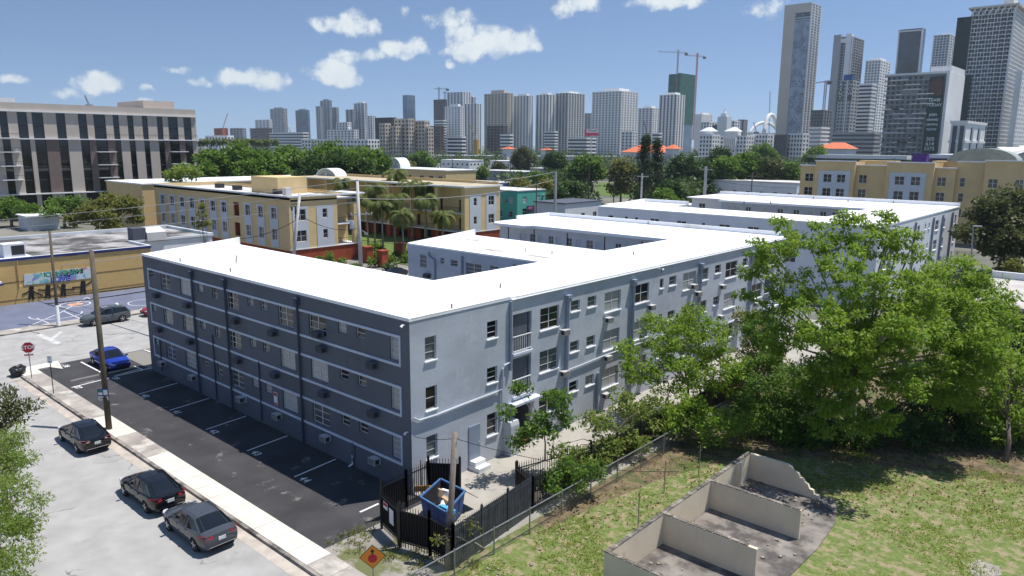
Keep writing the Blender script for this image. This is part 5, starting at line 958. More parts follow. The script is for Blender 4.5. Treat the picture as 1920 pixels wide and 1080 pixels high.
for k in range(4):
    j = (k+1) % 4; body.quad(bs[k], bs[j], cs[j], cs[k]); body.quad(cs[k], cs[j], inn[j], inn[k]); ins.quad(inn[k], inn[j], inb[j], inb[k])
    for f_ in (.3, .7): MB().bar(bs[k].lerp(bs[j], f_), cs[k].lerp(cs[j], f_), .1, .05, up=tuple((bs[k].lerp(bs[j], .5)-cen).normalized())).build('side_rib', m_dblue, du)
    MB().bar(cs[k], cs[j], .09, .09).build('rim', pm('rim_pale_blue', (.05, .13, .27), var=.3, scale=3), du)
ins.quad(*inb); body.build('body', m_dblue, du); ins.build('inside', m_dinn, du)
MB().bar(cs[1].lerp(cs[2], .05), cs[2]+(cs[2]-cs[1])*.0, .02, .02).build('hinge', m_iron, du)
e = (cs[2]-cs[1]); o_ = (e.cross(Vector((0, 0, 1)))).normalized(); o_ = o_ if o_.dot(cen-cs[1]) < 0 else -o_
MB().extr([cs[1]+e*.35, cs[2]+e*.02, cs[2]+o_*.9+Vector((0, 0, -.7)), cs[1]+e*.35+o_*.9+Vector((0, 0, -.7))], (0, 0, .03)).build('lid', pm('black_lid', (.015, .015, .016), rough=.5), du)
rr = random.Random(5); tr = site('rubbish_heap', 'pale boxes, bags and dry branches heaped inside the dumpster', 'rubbish', (cen.x, cen.y, .5))
for k in range(12):
    q = inb[0].lerp(inb[2], rr.uniform(.2, .8)).lerp(inb[1].lerp(inb[3], rr.random()), .5)+Vector((0, 0, rr.uniform(.1, .6))); s_ = rr.uniform(.12, .3); o = MB().box(-s_, s_, -s_*.7, s_*.7, -s_*.4, s_*.4).build('carton', [pm('carton_tan', (.4, .28, .17), var=.2), m_signw, m_dinn, pm('bag_pale', (.5, .45, .45), var=.3)][k % 4], tr); o.location = q-ORIG[tr.name]; o.rotation_euler = (rr.random()*2, rr.random()*2, rr.random()*3)
q = cs[3].lerp(cs[2], .25); tag(MB().box(q.x-.45, q.x+.45, q.y-.32, q.y-.1, 1.15, 1.32).build('crate', pm('cyan_plastic', (.08, .38, .62), var=.1, rough=.5)), 'bright cyan plastic tray on the near side of the dumpster', 'tray')
# chain-link fence
cl = site('chain_link_fence', 'galvanised chain-link fence between yard and service path', 'fence', (-21.0, 20, 0)); CX = -21.0
MB().tube([(CX, 14, 1.3), (CX, 60, 1.3)], .03, 6).build('top_rail', m_galv, cl)
for k in range(19): y = 15+k*2.5; MB().tube([(CX, y, 0), (CX, y, 1.38)], .035, 6).build('post', m_galv, cl)
mb = MB(); y = 14.0
while y < 60:
    for d_ in (1.25, -1.25): mb.quad((CX, y-d_/2-.006, .04), (CX, y-d_/2+.006, .04), (CX, y+d_/2+.006, 1.29), (CX, y+d_/2-.006, 1.29))
    y += .085
o = mb.build('wire_mesh', m_galv, cl); o['kind'] = 'stuff'
# ================================================================== ruined block house
m_ruin = pm('cream_render', (.66, .575, .44), var=.08, scale=.8, rough=.9, bump=.25, bscale=9, streak=(.55, .49, .38), dirt=(.50, .44, .34), dscale=.8, dlo=.58, dhi=.75); m_rtop = pm('broken_block_top', (.13, .115, .10), var=.4, scale=2.5, dirt=(.30, .27, .23), dscale=1.6, dlo=.5, dhi=.62, rough=.95)
ru = site('ruined_house', 'roofless cream concrete-block house shell with three partition walls on the lawn', 'ruin', (-15, 30, 0))
hw = 1.55
def rwallp(poly, off, name='partition_wall'):
    w_ = MB().extr(poly, off).build(name, m_ruin, ru); return w_
bk = rwallp([(-15.95, 23.9, -.1), (-15.95, 38.03, -.1), (-15.95, 38.03, hw), (-15.95, 23.9, hw)], (.2, 0, 0), 'rear_wall'); y = 23.9
while y < 37.7: l_ = random.uniform(.38, .44); MB().box(-15.955, -15.745, y, y+l_-.03, hw, hw+.035+random.uniform(0, .02)).build('block_top', m_rtop, bk); y += l_
for Yp, xe in ((23.9, -11.2), (28.45, -11.25), (33.15, -11.15)):
    w_ = rwallp([(-15.75, Yp, -.1), (xe, Yp, -.1), (xe, Yp, hw), (-15.75, Yp, hw)], (0, .18, 0)); x = -15.75
    while x < xe-.4: l_ = random.uniform(.38, .44); MB().box(x, x+l_-.03, Yp-.004, Yp+.184, hw, hw+.03+random.uniform(0, .02)).build('block_top', m_rtop, w_); x += l_
st_ = [(-15.75, -.1), (-11.6, -.1), (-11.6, .08), (-11.85, .1), (-11.9, .3), (-12.15, .33), (-12.2, .52), (-12.4, .55), (-12.5, .75), (-12.65, .8), (-12.75, .98), (-12.95, 1.02), (-13.05, 1.22), (-13.3, 1.27), (-13.45, 1.48), (-13.7, hw), (-15.75, hw)]
rwallp([(x, 37.85, z) for x, z in st_], (0, .18, 0)); MB().box(-15.75, -15.5, 36.0, 36.25, 0, hw+.02).build('pilaster', m_ruin, ru)
for (x, y, r_) in ((-14.5, 26.5, .9), (-13, 30.5, .5)): pass
rr = random.Random(9); m_rub = pm('rubble', (.26, .22, .18), var=.3, scale=3)
mb = MB()
for k in range(60):
    x, y = (rr.uniform(-15.3, -10.2), rr.uniform(24.2, 38)) if k < 40 else (rr.uniform(-20.7, -18.5), rr.uniform(20, 27)); s_ = rr.uniform(.03, .11) if k < 40 else rr.uniform(.03, .09); z = .07 if k < 40 else .01; a_ = rr.random()*6; co_, si_ = math.cos(a_), math.sin(a_)
    mb.extr([(x+u*co_-v*si_, y+u*si_+v*co_, z) for u, v in ((-s_, -s_*.6), (s_*.8, -s_), (s_, s_*.7), (-s_*.5, s_))], (rr.uniform(-.03, .03), rr.uniform(-.03, .03), s_*.8))
tag(mb.build('rubble', m_rub), 'small loose stones scattered on the slab and in the grass', 'rubble', kind='stuff')
for (x, y), lab in (((1290, 895), 'thin grey steel stake behind the ruin near the tree'), ((1225, 925), 'thin grey steel stake in the grass, middle one'), ((1116, 998-6), 'thin grey steel stake by the near ruin corner')):
    p = gz(x+20 if x > 1120 else x+80, y); tag(MB().tube([(p.x, p.y, 0), (p.x, p.y, 1.9)], .025, 6).build('steel_stake', m_galv), lab, 'stake')
# ================================================================== vegetation
RS = np.random.RandomState(21)
def leaf_mesh(name, centres, rad, n, size, mat, flat=.6, droop=.25, aspect=.42, seed=0):
    """clumps of folded leaf blades: centres (k,3), rad (k,), n leaves per clump"""
    rs = np.random.RandomState(seed); k = len(centres); N = k*n
    c = np.repeat(np.asarray(centres), n, 0); r = np.repeat(np.asarray(rad), n)
    d = rs.normal(size=(N, 3)); d /= np.linalg.norm(d, axis=1)[:, None]; rr_ = rs.uniform(.25, 1, N)**.6
    p = c+d*(rr_*r)[:, None]*np.array([1, 1, flat])
    ax = d+rs.normal(size=(N, 3))*.6; ax[:, 2] -= droop; ax /= np.linalg.norm(ax, axis=1)[:, None]
    up = rs.normal(size=(N, 3))*.55+np.array([0, 0, 1.0]); sd = np.cross(ax, up); sd /= np.maximum(np.linalg.norm(sd, axis=1), 1e-6)[:, None]
    L = size*rs.uniform(.6, 1.3, N); a = ax*L[:, None]; s = sd*(L*aspect*.5)[:, None]
    v = np.empty((N, 4, 3)); v[:, 0] = p; v[:, 1] = p+a*.5+s; v[:, 2] = p+a; v[:, 3] = p+a*.5-s
    me = bpy.data.meshes.new(name); me.vertices.add(N*4); me.vertices.foreach_set('co', v.ravel()); me.loops.add(N*4); me.loops.foreach_set('vertex_index', np.arange(N*4)); me.polygons.add(N); me.polygons.foreach_set('loop_start', np.arange(0, N*4, 4)); me.polygons.foreach_set('loop_total', np.full(N, 4))
    me.materials.append(mat); me.update(calc_edges=True); return me
def lobe_clumps(lobes, per_m2, cr, rs, shell=.62):
    """clump centres scattered through ellipsoidal lobes, thicker toward their outside"""
    out, rad = [], []
    for c, (rx, ry, rz) in lobes:
        n = max(5, int(per_m2*4*math.pi*((rx*ry+rx*rz+ry*rz)/3)))
        d = rs.normal(size=(n, 3)); d /= np.linalg.norm(d, axis=1)[:, None]; q = rs.uniform(shell**2, 1, n)**.5*(1+.18*np.sin(d[:, 0]*5+d[:, 1]*7+c[0]))
        out.append(np.array(c)+d*q[:, None]*np.array([rx, ry, rz])); rad.append(cr*rs.uniform(.6, 1.25, n))
    o, r = np.concatenate(out), np.concatenate(rad); k = o[:, 2] > .25; return o[k], r[k]
m_bark = pm('grey_bark', (.16, .13, .105), var=.3, scale=4, rough=.95, bump=.5, bscale=12)
m_barkp = pm('pale_bark', (.26, .23, .19), var=.3, scale=4, rough=.95, bump=.4, bscale=12)
def limbs(base, r0, tips, rs, fork, mat):
    """tapered trunk that forks, limbs curving to a sample of the clumps"""
    mb = MB(); base, fork = Vector(base), Vector(fork); mid = base.lerp(fork, .5)+Vector((rs.uniform(-.15, .15), rs.uniform(-.15, .15), 0)); mb.tube([base, mid, fork], [r0*1.15, r0*.85, r0*.7], 9)
    for tp in tips:
        tp = Vector(tp); j = fork.lerp(tp, .45)+Vector((0, 0, rs.uniform(.0, .5)))+Vector((rs.uniform(-.3, .3), rs.uniform(-.3, .3), 0)); mb.tube([fork-Vector((0, 0, .2)), j, tp], [r0*.42, r0*.24, r0*.07], 6)
    return mb
def tree(name, label, base, lobes, leaf, per_m2=2.2, cr=.55, n=40, size=.3, r0=.25, fork=.35, seed=1, flat=.6, nt=10, bark=None, cat='tree', droop=.25, aspect=.42, shell=.62, group=None):
    rs = np.random.RandomState(seed); base = Vector(base); c, r = lobe_clumps(lobes, per_m2, cr, rs, shell)
    t = thing(name, label, cat, tuple(base), 0, group); rel = c-np.array(base)
    cen = rel.mean(0); fk = Vector((cen[0]*.4, cen[1]*.4, rel[:, 2].max()*fork)); tips = rel[rs.choice(len(rel), min(nt, len(rel)), False)]
    _link('trunk', limbs((0, 0, -.05), r0, tips, rs, fk, bark).mesh('trunk', bark or m_bark, True), t); _link('crown', leaf_mesh('crown', rel, r, n, size, leaf, flat, droop, aspect, seed), t); return t
def LB(px, py, D, rp, sq=(1, 1, .85)):
    c = atD(px, py, D); r = rp*D/FPX; return (tuple(c), (r*sq[0], r*sq[1], r*sq[2]))
lf_y = leafmat('leaf_light_green', (.12, .235, .02), (.235, .33, .036), .4); lf_g = leafmat('leaf_mid_green', (.07, .15, .02), (.13, .22, .03), .38); lf_d = leafmat('leaf_dark_green', (.03, .075, .016), (.065, .115, .024), .25); lf_o = leafmat('leaf_olive', (.065, .085, .028), (.11, .125, .04), .3); lf_ol = leafmat('leaf_yellow_olive', (.12, .15, .03), (.20, .20, .045), .35); lf_f = leafmat('leaf_feathery', (.12, .20, .035), (.21, .28, .05), .42); lf_p = leafmat('palm_leaf', (.055, .11, .02), (.17, .18, .04), .3); lf_pine = leafmat('pine_needles', (.03, .05, .02), (.055, .08, .03), .15); lf_dry = leafmat('dry_leaf', (.16, .09, .045), (.30, .20, .10), .1)
m_open = 1
T1 = [LB(1448,470,46,44), LB(1530,448,43.8,48), LB(1620,440,43.8,50), LB(1695,460,42.8,44), LB(1590,520,40.8,60), LB(1680,545,40.8,58), LB(1490,548,44,52), LB(1545,610,38.8,62), LB(1650,630,42,66), LB(1470,640,44,40), LB(1735,620,43,48), LB(1590,700,42,56), LB(1690,720,42,50), LB(1405,505,47,22), LB(1400,560,46,18), LB(1660,408,43.8,18), LB(1462,418,47,20), LB(1580,405,43.8,16), LB(1740,520,42.8,30), LB(1760,690,43,34), LB(1520,700,44,40), LB(1560,770,42,46), LB(1640,780,42,44), LB(1450,600,46,40), LB(1610,590,42.8,60), LB(1735,560,40.8,44), LB(1785,630,44,44), LB(1800,690,44,40), LB(1770,745,44,40), LB(1700,610,37.8,44), LB(1620,660,40,44)]
tree('shade_tree', 'tallest light green spreading tree in the yard, hiding the far facade', (-13.6, 47.6, 0), T1, lf_y, 1.35, .43, 60, .25, .32, .34, 3, .42, 70, m_barkp, droop=.5, shell=.5)
T2 = [LB(1790,520,47,50), LB(1845,560,47,48), LB(1800,590,45,60), LB(1870,580,47,30), LB(1760,580,45,40), LB(1845,640,43,50), LB(1885,610,45,36), LB(1820,690,43,46)]
tree('shade_tree', 'bright green tree leaning right beside the tallest yard tree', (-9.4, 54, 0), T2, lf_y, 1.6, .5, 52, .26, .24, .4, 4, .5, 14, droop=.45)
T3 = [LB(1880,690,47,48), LB(1835,740,46,46), LB(1905,760,46,52), LB(1860,800,46,44), LB(1930,700,47,50)]
tree('small_tree', 'small yellow-green tree at the right edge of the lawn', (-5.4, 50.5, 0), T3, lf_y, 1.7, .46, 54, .24, .16, .4, 5, .55, 12, droop=.4)
T4 = [LB(1560,790,54,60), LB(1640,790,55,60), LB(1720,790,54,55), LB(1800,760,54,50), LB(1860,850,54,40), LB(1745,720,49,55), LB(1770,790,49,58), LB(1690,800,49,50), LB(1830,830,49,38)]
tree('dense_shrub', 'dark dense shrub under the yard trees', (-8.5, 54.5, 0), T4, lf_d, 1.7, .55, 40, .28, .16, .4, 6, .6, 10, cat='shrub')
T5 = [LB(1500,800,47,52), LB(1590,810,47,50), LB(1430,745,48,45), LB(1650,815,48,42), LB(1450,800,47,38)]
tree('dense_shrub', 'dark green shrub mass at the foot of the tallest tree', (-14.8, 50.5, 0), T5, lf_g, 1.6, .55, 38, .28, .15, .4, 7, .6, 10, cat='shrub')
T6 = [LB(1690,815,46,38), LB(1760,822,46,38), LB(1830,822,46.5,38), LB(1895,825,47,44), LB(1620,808,46,36), LB(1550,805,46.5,36), LB(1490,800,47,30), LB(1725,800,47,40), LB(1800,800,48,40), LB(1870,800,49,36)]
tree('dense_shrub', 'long dark thicket in the shade along the back of the lawn', (-10.2, 51.2, 0), T6, lf_d, 2.0, .5, 44, .24, .1, .35, 17, .6, 12, cat='shrub')
T7 = [LB(1430,690,50,42), LB(1500,720,48,46), LB(1460,770,48,42), LB(1545,740,46,44), LB(1400,760,50,34), LB(1420,620,52,34), LB(1560,690,47,40)]
tree('bushy_tree', 'bright bushy tree filling the gap left of the tallest trunk', (-17.8, 50.8, 0), T7, lf_g, 1.8, .45, 48, .24, .12, .35, 18, .5, 12, droop=.4)
S1 = [LB(977,731,41,17), LB(945,771,40.5,15), LB(1010,790,41,24), LB(1045,752,41.5,24), LB(1058,785,41.5,18), LB(990,815,41,20), LB(968,828,41,14), LB(1035,812,41,16)]
tree('small_tree', 'slender young tree with open tufts beside the entry steps', tuple(gz(1022, 862)), S1, lf_g, 3.4, .36, 36, .24, .06, .45, 8, .6, 8, m_barkp)
S2 = [LB(1248,640,50,44), LB(1325,640,51,46), LB(1295,598,51,30), LB(1195,690,49,30), LB(1262,700,49,46), LB(1345,700,50,46), LB(1222,605,51,20), LB(1385,690,51,30), LB(1175,655,50,18)]
tree('small_tree', 'leafy light green tree in front of the side facade', tuple(gz(1288, 778)), S2, lf_y, 1.9, .46, 54, .24, .12, .32, 9, .55, 14, m_barkp, droop=.4)
S3 = [LB(1085,860,41,26), LB(1130,790,43,24), LB(1165,752,45,22), LB(1105,790,42,18), LB(1075,885,40,34), LB(1140,838,43,28), LB(1195,775,46,32), LB(1215,800,46,26), LB(1060,845,40.5,22), LB(1165,825,44,30), LB(1235,765,47,34), LB(1265,800,46,30), LB(1120,850,42,26), LB(1190,830,44.5,26)]
tree('bushy_tree', 'bushy olive green saplings overhanging the black fence', (-23.6, 33.2, 0), S3, leafmat('leaf_fresh_olive', (.10, .17, .025), (.20, .24, .045), .36), 2.0, .42, 40, .25, .08, .35, 10, .6, 12)
S3b = [LB(1068,893,38.5,34), LB(1105,880,39,26), LB(1040,905,38,20)]
tree('bush', 'round bright green bush against the wire fence', (-22.3, 30.4, 0), S3b, lf_g, 2.4, .4, 40, .22, .07, .35, 11, .6, 6, cat='bush')
S4 = [LB(1340,795,45,40), LB(1385,790,46,34), LB(1300,770,46,32), LB(1255,790,46,34)]
tree('bush', 'light green bush spilling over the fence below the leafy tree', (-20.6, 42.5, 0), S4, lf_y, 1.9, .45, 40, .24, .08, .35, 12, .55, 8, cat='bush')
S5 = [LB(1425,650,54,42), LB(1400,600,56,26), LB(1450,700,52,44), LB(1390,720,53,36)]
tree('bushy_tree', 'olive green tree between the leafy tree and the tallest tree', (-22.8, 56.5, 0), S5, lf_ol, 1.7, .5, 40, .28, .1, .35, 13, .55, 10)
S6 = [LB(866,970,33,16), LB(820,1005,32,10), LB(885,985,33,12)]
tree('sapling', 'scrawny sapling with few leaves in front of the dumpster', (-21.7, 22.6, 0), S6, lf_ol, 1.0, .3, 14, .15, .05, .3, 14, .7, 9, m_barkp, cat='sapling')
lt = [LB(-15,775,37,46), LB(28,770,37,22), LB(5,735,38,14), LB(55,757,37,12)]
tree('street_tree', 'dark leafed street tree poking in above the left edge', (-39, 8.3, 0), lt, lf_o, 3.0, .4, 44, .2, .15, .5, 15, .6, 8)
lt = [LB(-20,860,31,58), LB(10,930,29,52), LB(-10,1010,28,62), LB(20,1060,27,42), LB(45,860,31,18), LB(48,980,28.5,24), LB(70,940,29,10), LB(20,820,32,24)]
tree('street_tree', 'feathery pale green street tree in the lower left corner', (-33.5, 5.3, 0), lt, lf_f, 4.2, .42, 70, .15, .16, .4, 16, .6, 10, m_barkp, aspect=.3)
# middle distance
def mtree(label, lobes, leaf, seed, size=.6, cr=1.3, per=.35, n=50, name='broadleaf_tree', shell=.6, flat=.7, r0=.35, fork=.3, nt=8):
    lobes = [((c_[0], c_[1], max(c_[2], rr_[2]*.8)), rr_) for c_, rr_ in lobes]; lobes = [(c_, tuple(max(r_-cr*.75, r_*.45) for r_ in rr_)) for c_, rr_ in lobes]
    c = np.mean([l[0] for l in lobes], 0); tree(name, label, (c[0], c[1], 0), lobes, leaf, per, cr, n, size, r0, fork, seed, flat, nt, shell=shell, aspect=.8)
mtree('broad dark green tree right of the office block', [LB(405,305,185,38), LB(450,300,190,42), LB(500,305,190,34), LB(385,325,180,30), LB(470,325,185,40), LB(520,322,190,26)], lf_g, 30, .8, 1.7, .28, 60)
mtree('broad dark spreading tree behind the sage gable', [LB(565,305,205,38), LB(620,300,205,45), LB(680,303,205,42), LB(720,308,205,22), LB(600,320,195,40), LB(660,320,195,45)], lf_g, 31, .8, 1.7, .28, 60)
mtree('dark layered tree in front of the arched gables', [LB(585,312,178,30), LB(630,308,178,34), LB(680,318,178,26), LB(560,325,178,20)], lf_d, 32, .7, 1.5, .35, 60)
mtree('low tree between the two dark broad trees', [LB(540,290,230,26), LB(555,300,225,24)], lf_g, 33, .8, 1.6, .3, 50)
mtree('yellow-green bushy tree behind the mural hall', [LB(205,380,135,30), LB(240,385,135,28), LB(170,395,132,30), LB(210,410,132,32), LB(145,410,132,22), LB(255,410,135,20)], lf_ol, 34, .5, 1.0, .5, 56)
mtree('round dark tree left of the yellow-green one', [LB(115,385,160,26), LB(145,382,160,22), LB(95,395,155,20)], lf_g, 35, .5, 1.1, .45, 50)
mtree('feathery grey-green tree before the office entrance', [LB(115,368,185,26), LB(140,372,185,20), LB(95,375,185,16)], lf_o, 36, .6, 1.2, .4, 46)
mtree('bright bushy trees at the left edge', [LB(15,390,160,32), LB(50,395,158,26), LB(-10,400,158,26)], lf_g, 37, .5, 1.1, .45, 50)
mtree('feathery light tree at the office block corner', [LB(340,325,150,26), LB(365,322,150,18), LB(315,330,150,16)], lf_f, 38, .5, 1.0, .4, 46); mtree('dark tree left of the ochre wing', [LB(292,365,165,18), LB(285,385,160,22)], lf_g, 39, .5, 1.1, .45, 46)
mtree('thin young tree in front of the ochre windows', [LB(380,400,104,10), LB(372,420,104,8), LB(388,418,104,8), LB(378,385,104,6)], lf_ol, 40, .3, .45, .8, 26, r0=.1)
mtree('bright shrub beside the brick-red base', [LB(618,482,108,17), LB(600,488,107,12), LB(640,490,108,10)], lf_g, 41, .35, .6, .8, 40, name='shrub'); mtree('round clipped shrub behind the concrete pole', [LB(690,478,120,12), LB(705,492,118,13)], lf_g, 42, .35, .6, .8, 40, name='shrub'); mtree('low hedge in the palm courtyard', [LB(700,503,112,14), LB(735,498,114,14), LB(715,470,122,10), LB(760,490,116,12)], lf_g, 43, .35, .6, .8, 40, name='hedge')
mtree('dark oak at the right edge behind the white block', [LB(1850,400,108,48), LB(1900,385,110,52), LB(1815,430,106,30), LB(1870,450,106,45), LB(1925,450,106,55), LB(1940,400,108,40), LB(1885,500,104,30)], lf_o, 44, .5, 1.1, .5, 64, name='oak_tree', r0=.5)
mtree('yellowish shrub under the dark oak', [LB(1895,495,98,14), LB(1915,505,97,12)], lf_ol, 45, .4, .8, .6, 40, name='shrub')
mtree('rounded bright tree beside the dark pine', [LB(1245,365,150,26), LB(1265,385,148,24), LB(1230,385,148,22), LB(1210,400,148,16)], lf_g, 46, .5, 1.0, .5, 56)
mtree('large tree left of the lawn poles', [LB(1100,310,240,30), LB(1080,320,240,24), LB(1120,325,240,24)], lf_g, 47, .7, 1.5, .35, 50); mtree('bushy tree left of the lawn', [LB(1075,355,185,22), LB(1050,362,182,18), LB(1090,350,188,14)], lf_d, 48, .6, 1.2, .45, 50); mtree('bright tree behind the teal house', [LB(975,348,200,22), LB(1000,358,196,18), LB(1020,345,205,18)], lf_ol, 49, .6, 1.2, .45, 46)
for k, (x, y, D, r_, lab, lf) in enumerate([(1280,312,255,32,'dark tree right of the pine',lf_d),(1310,318,258,26,'dark tree behind the tall pale pole',lf_d),(1360,312,262,30,'bushy tree left of the long low house',lf_g),(1400,308,265,32,'broad tree behind the long low house',lf_g),(1445,312,262,28,'round tree behind the low house roof',lf_o),(1480,318,262,22,'tree touching the right ochre block',lf_g),(1165,315,235,24,'pale tree left of the pine',lf_ol),(1260,345,180,20,'dark low tree right of the pine foot',lf_d),(900,322,290,16,'small tree before the white row',lf_g),(850,326,280,18,'dark tree beside the rear ochre wing',lf_d),(1010,330,240,18,'tree between the grey houses',lf_g),(935,312,330,14,'tree at the end of the white row',lf_o),(1040,298,330,22,'tall dark tree in the middle of the far green belt',lf_d),(980,290,420,20,'rust tinged tree in the far green belt',lf_o),(1350,295,330,26,'tree above the long low house',lf_d),(1430,288,380,26,'tree before the white hotel row',lf_g),(1530,288,360,22,'tree left of the orange roofed hall',lf_g),(790,300,380,24,'tree at the left of the far white row',lf_g)]):
    mtree(lab, [LB(x, y, D, r_), LB(x+r_*.6, y+r_*.35, D, r_*.7), LB(x-r_*.6, y+r_*.4, D, r_*.7), LB(x, y+r_*.9, D, r_*.9), LB(x+r_*.5, y+r_*1.5, D, r_*.8), LB(x-r_*.5, y+r_*1.6, D, r_*.8)], lf, 60+k, .8, 1.6, .3, 44)
gd = sheet('courtyard_garden', -140, -84.5, 73.2, 95.8, .05, m_ovl)
for k, (x, y, lab) in enumerate([(718,520,'left brick-red gate pier in the garden'),(752,505,'right brick-red gate pier in the garden'),(690,512,'brick-red garden wall pier by the pole')]):
    p = gz(x, y-20); tag(MB().box(p.x-.6, p.x+.6, p.y-.6, p.y+.6, 0, 2.4).box(p.x-.7, p.x+.7, p.y-.7, p.y+.7, 2.4, 2.55).build('garden_pier', m_brick), lab, 'pier', 'garden piers')
for k, (x, y, D, r_, lab) in enumerate([(660,500,106,10,'low bright shrub left of the concrete pole'),(725,512,108,12,'dark clipped shrub beside the parked black car'),(745,475,120,12,'shrub at the foot of the palms'),(775,470,122,12,'dark shrub behind the palms'),(700,460,126,12,'shrub under the balcony arcade'),(800,450,126,10,'shrub at the right of the palm bed')]): mtree(lab, [LB(x, y, D, r_), LB(x+r_, y+3, D, r_*.8)], lf_g if k % 2 == 0 else lf_d, 120+k, .35, .6, .8, 36, name='shrub', nt=4, r0=.08)
# pines: tiers of drooping needle sprays
def pine(label, x, ytop, D, w, seed):
    tp = atD(x, ytop, D); rs = np.random.RandomState(seed); h = tp.z; cs, rd = [], []
    for z in np.arange(h*.25, h, .8):
        f = 1-(z-h*.2)/(h*.85)
        for k in range(7): a = rs.uniform(0, 6.28); q = w*f*rs.uniform(.4, 1.15); cs.append((q*math.cos(a), q*math.sin(a), z+rs.uniform(-.3, .3))); rd.append(.9)
    t = thing('pine_tree', label, 'tree', (tp.x, tp.y, 0)); _link('trunk', MB().tube([(0, 0, 0), (0, 0, h)], [.35, .05], 8).mesh('trunk', m_bark, True), t); _link('crown', leaf_mesh('crown', np.array(cs), rd, 40, .7, lf_pine, .6, .4, .28, seed), t)
pine('tall dark pine standing above the white roofs', 1212, 255, 180, 3.3, 80); pine('slightly shorter dark pine beside the tall one', 1233, 262, 188, 2.8, 81)
# palms
def palm_mesh(nf, fl, seed, h=7.0):
    rs = random.Random(seed); mb = MB(); up = Vector((0, 0, 1))
    for k in range(nf):
        a = 2*math.pi*k/nf*2.4+rs.uniform(-.3, .3); el = rs.uniform(-.35, 1.1); d = Vector((math.cos(a), math.sin(a), 0)); pts = []; p = Vector((0, 0, 0)); e = el
        for j in range(9): pts.append(p.copy()); p = p+(d*math.cos(e)+up*math.sin(e))*fl/8; e -= .22+.04*j*.5
        for j in range(8):
            q0, q1 = pts[j], pts[j+1]; t_ = (q1-q0).normalized(); s = t_.cross(up).normalized()
            mb.quad(q0-s*.03, q0+s*.03, q1+s*.02, q1-s*.02)
            if j == 0: continue
            L = fl*.30*math.sin(math.pi*(j+.8)/9.5)
            for sgn in (1, -1):
                for f_ in (.0, .25, .5, .75): b = q0.lerp(q1, f_); tip = b+s*sgn*L*.8+t_*L*.5-up*L*rs.uniform(.25, .5); mb.quad(b, b+t_*.13, tip+t_*.03, tip)
    return mb.mesh('fronds', lf_p)
PM = [palm_mesh(20, 3.0, s) for s in (1, 2, 3)]
def palm(label, px, py, D, sc, k, group=None, label_cat='palm'):
    tp = atD(px, py, D); t = thing('palm_tree', label, label_cat, (tp.x, tp.y, 0), 0, group); h = tp.z; sw = random.uniform(-.5, .5)
    _link('trunk', MB().tube([(0, 0, 0), (sw*.4, 0, h*.5), (sw, 0, h-1.2*sc), (sw, 0, h-.1)], [.2*sc, .14*sc, .13*sc, .1*sc], 7).mesh('trunk', m_barkp, True), t); _link('fronds', PM[k % 3], t, (sw, 0, h-.1), random.uniform(0, 6), sc)
for k, (x, y, D, sc, lab) in enumerate([(738,372,122,1.1,'palm with drooping yellow fronds at the courtyard centre'),(756,400,118,1.0,'lower palm left of the courtyard centre'),(795,372,126,1.0,'palm in front of the balcony columns'),(828,402,124,1.0,'rightmost palm beside the balcony column'),(742,325,150,1.2,'tallest palm rising above the ochre roof'),(700,350,132,1.0,'palm directly right of the concrete pole'),(716,385,120,1.0,'palm behind the concrete pole crossarm'),(772,345,142,1.1,'palm behind the courtyard cluster'),(688,372,130,.95,'palm half hidden by the transformer'),(800,348,140,.9,'slender palm by the upper balcony'),(640,340,150,.9,'palm before the large sage gable'),(770,305,260,1.0,'small far palm by the white house'),(1905,742,50,.55,'small palm under the trees at the right edge')]): palm(lab, x, y, D, sc, k)
for k in range(14): palm('one of the row of tiny palms before the far white houses', 372+k*11+random.uniform(-3, 3), 264+random.uniform(-1, 2), 430, 1.3, k, 'row of far palms')
# the far green belt reads as one mass
rs = np.random.RandomState(77); cs, rd = [], []
for k in range(1500):
    x = rs.uniform(-250, 2150); D = rs.uniform(330, 1050) if k % 3 else rs.uniform(330, 560); q = atD(x, 300, D); hgt = rs.uniform(5, 11.5)
    if 1080 < x < 1215 and D < 380: continue
    if 725 < x < 1010 and D < 470: continue
    if D > 700: hgt *= 1.25
    for j in range(5): cs.append((q.x+rs.uniform(-5, 5), q.y+rs.uniform(-5, 5), hgt*rs.uniform(.35, 1))); rd.append(rs.uniform(1.8, 3.2))
for k in range(420):
    x = rs.uniform(1215, 1500) if k % 3 else rs.uniform(950, 1095); D = rs.uniform(262 if 1300 < x else 215, 330); q = atD(x, 300, D); hgt = rs.uniform(3, 8)
    for j in range(5): cs.append((q.x+rs.uniform(-3.5, 3.5), q.y+rs.uniform(-3.5, 3.5), hgt*rs.uniform(.3, 1))); rd.append(rs.uniform(1.2, 2.2))
o = link('far_tree_belt', leaf_mesh('far_tree_belt', np.array(cs), np.array(rd), 22, 1.7, leafmat('far_foliage', (.035, .075, .02), (.09, .135, .035), .25), .75, .2, .6, 78)); tag(o, 'far belt of dark green treetops below the skyline', 'trees', kind='stuff')
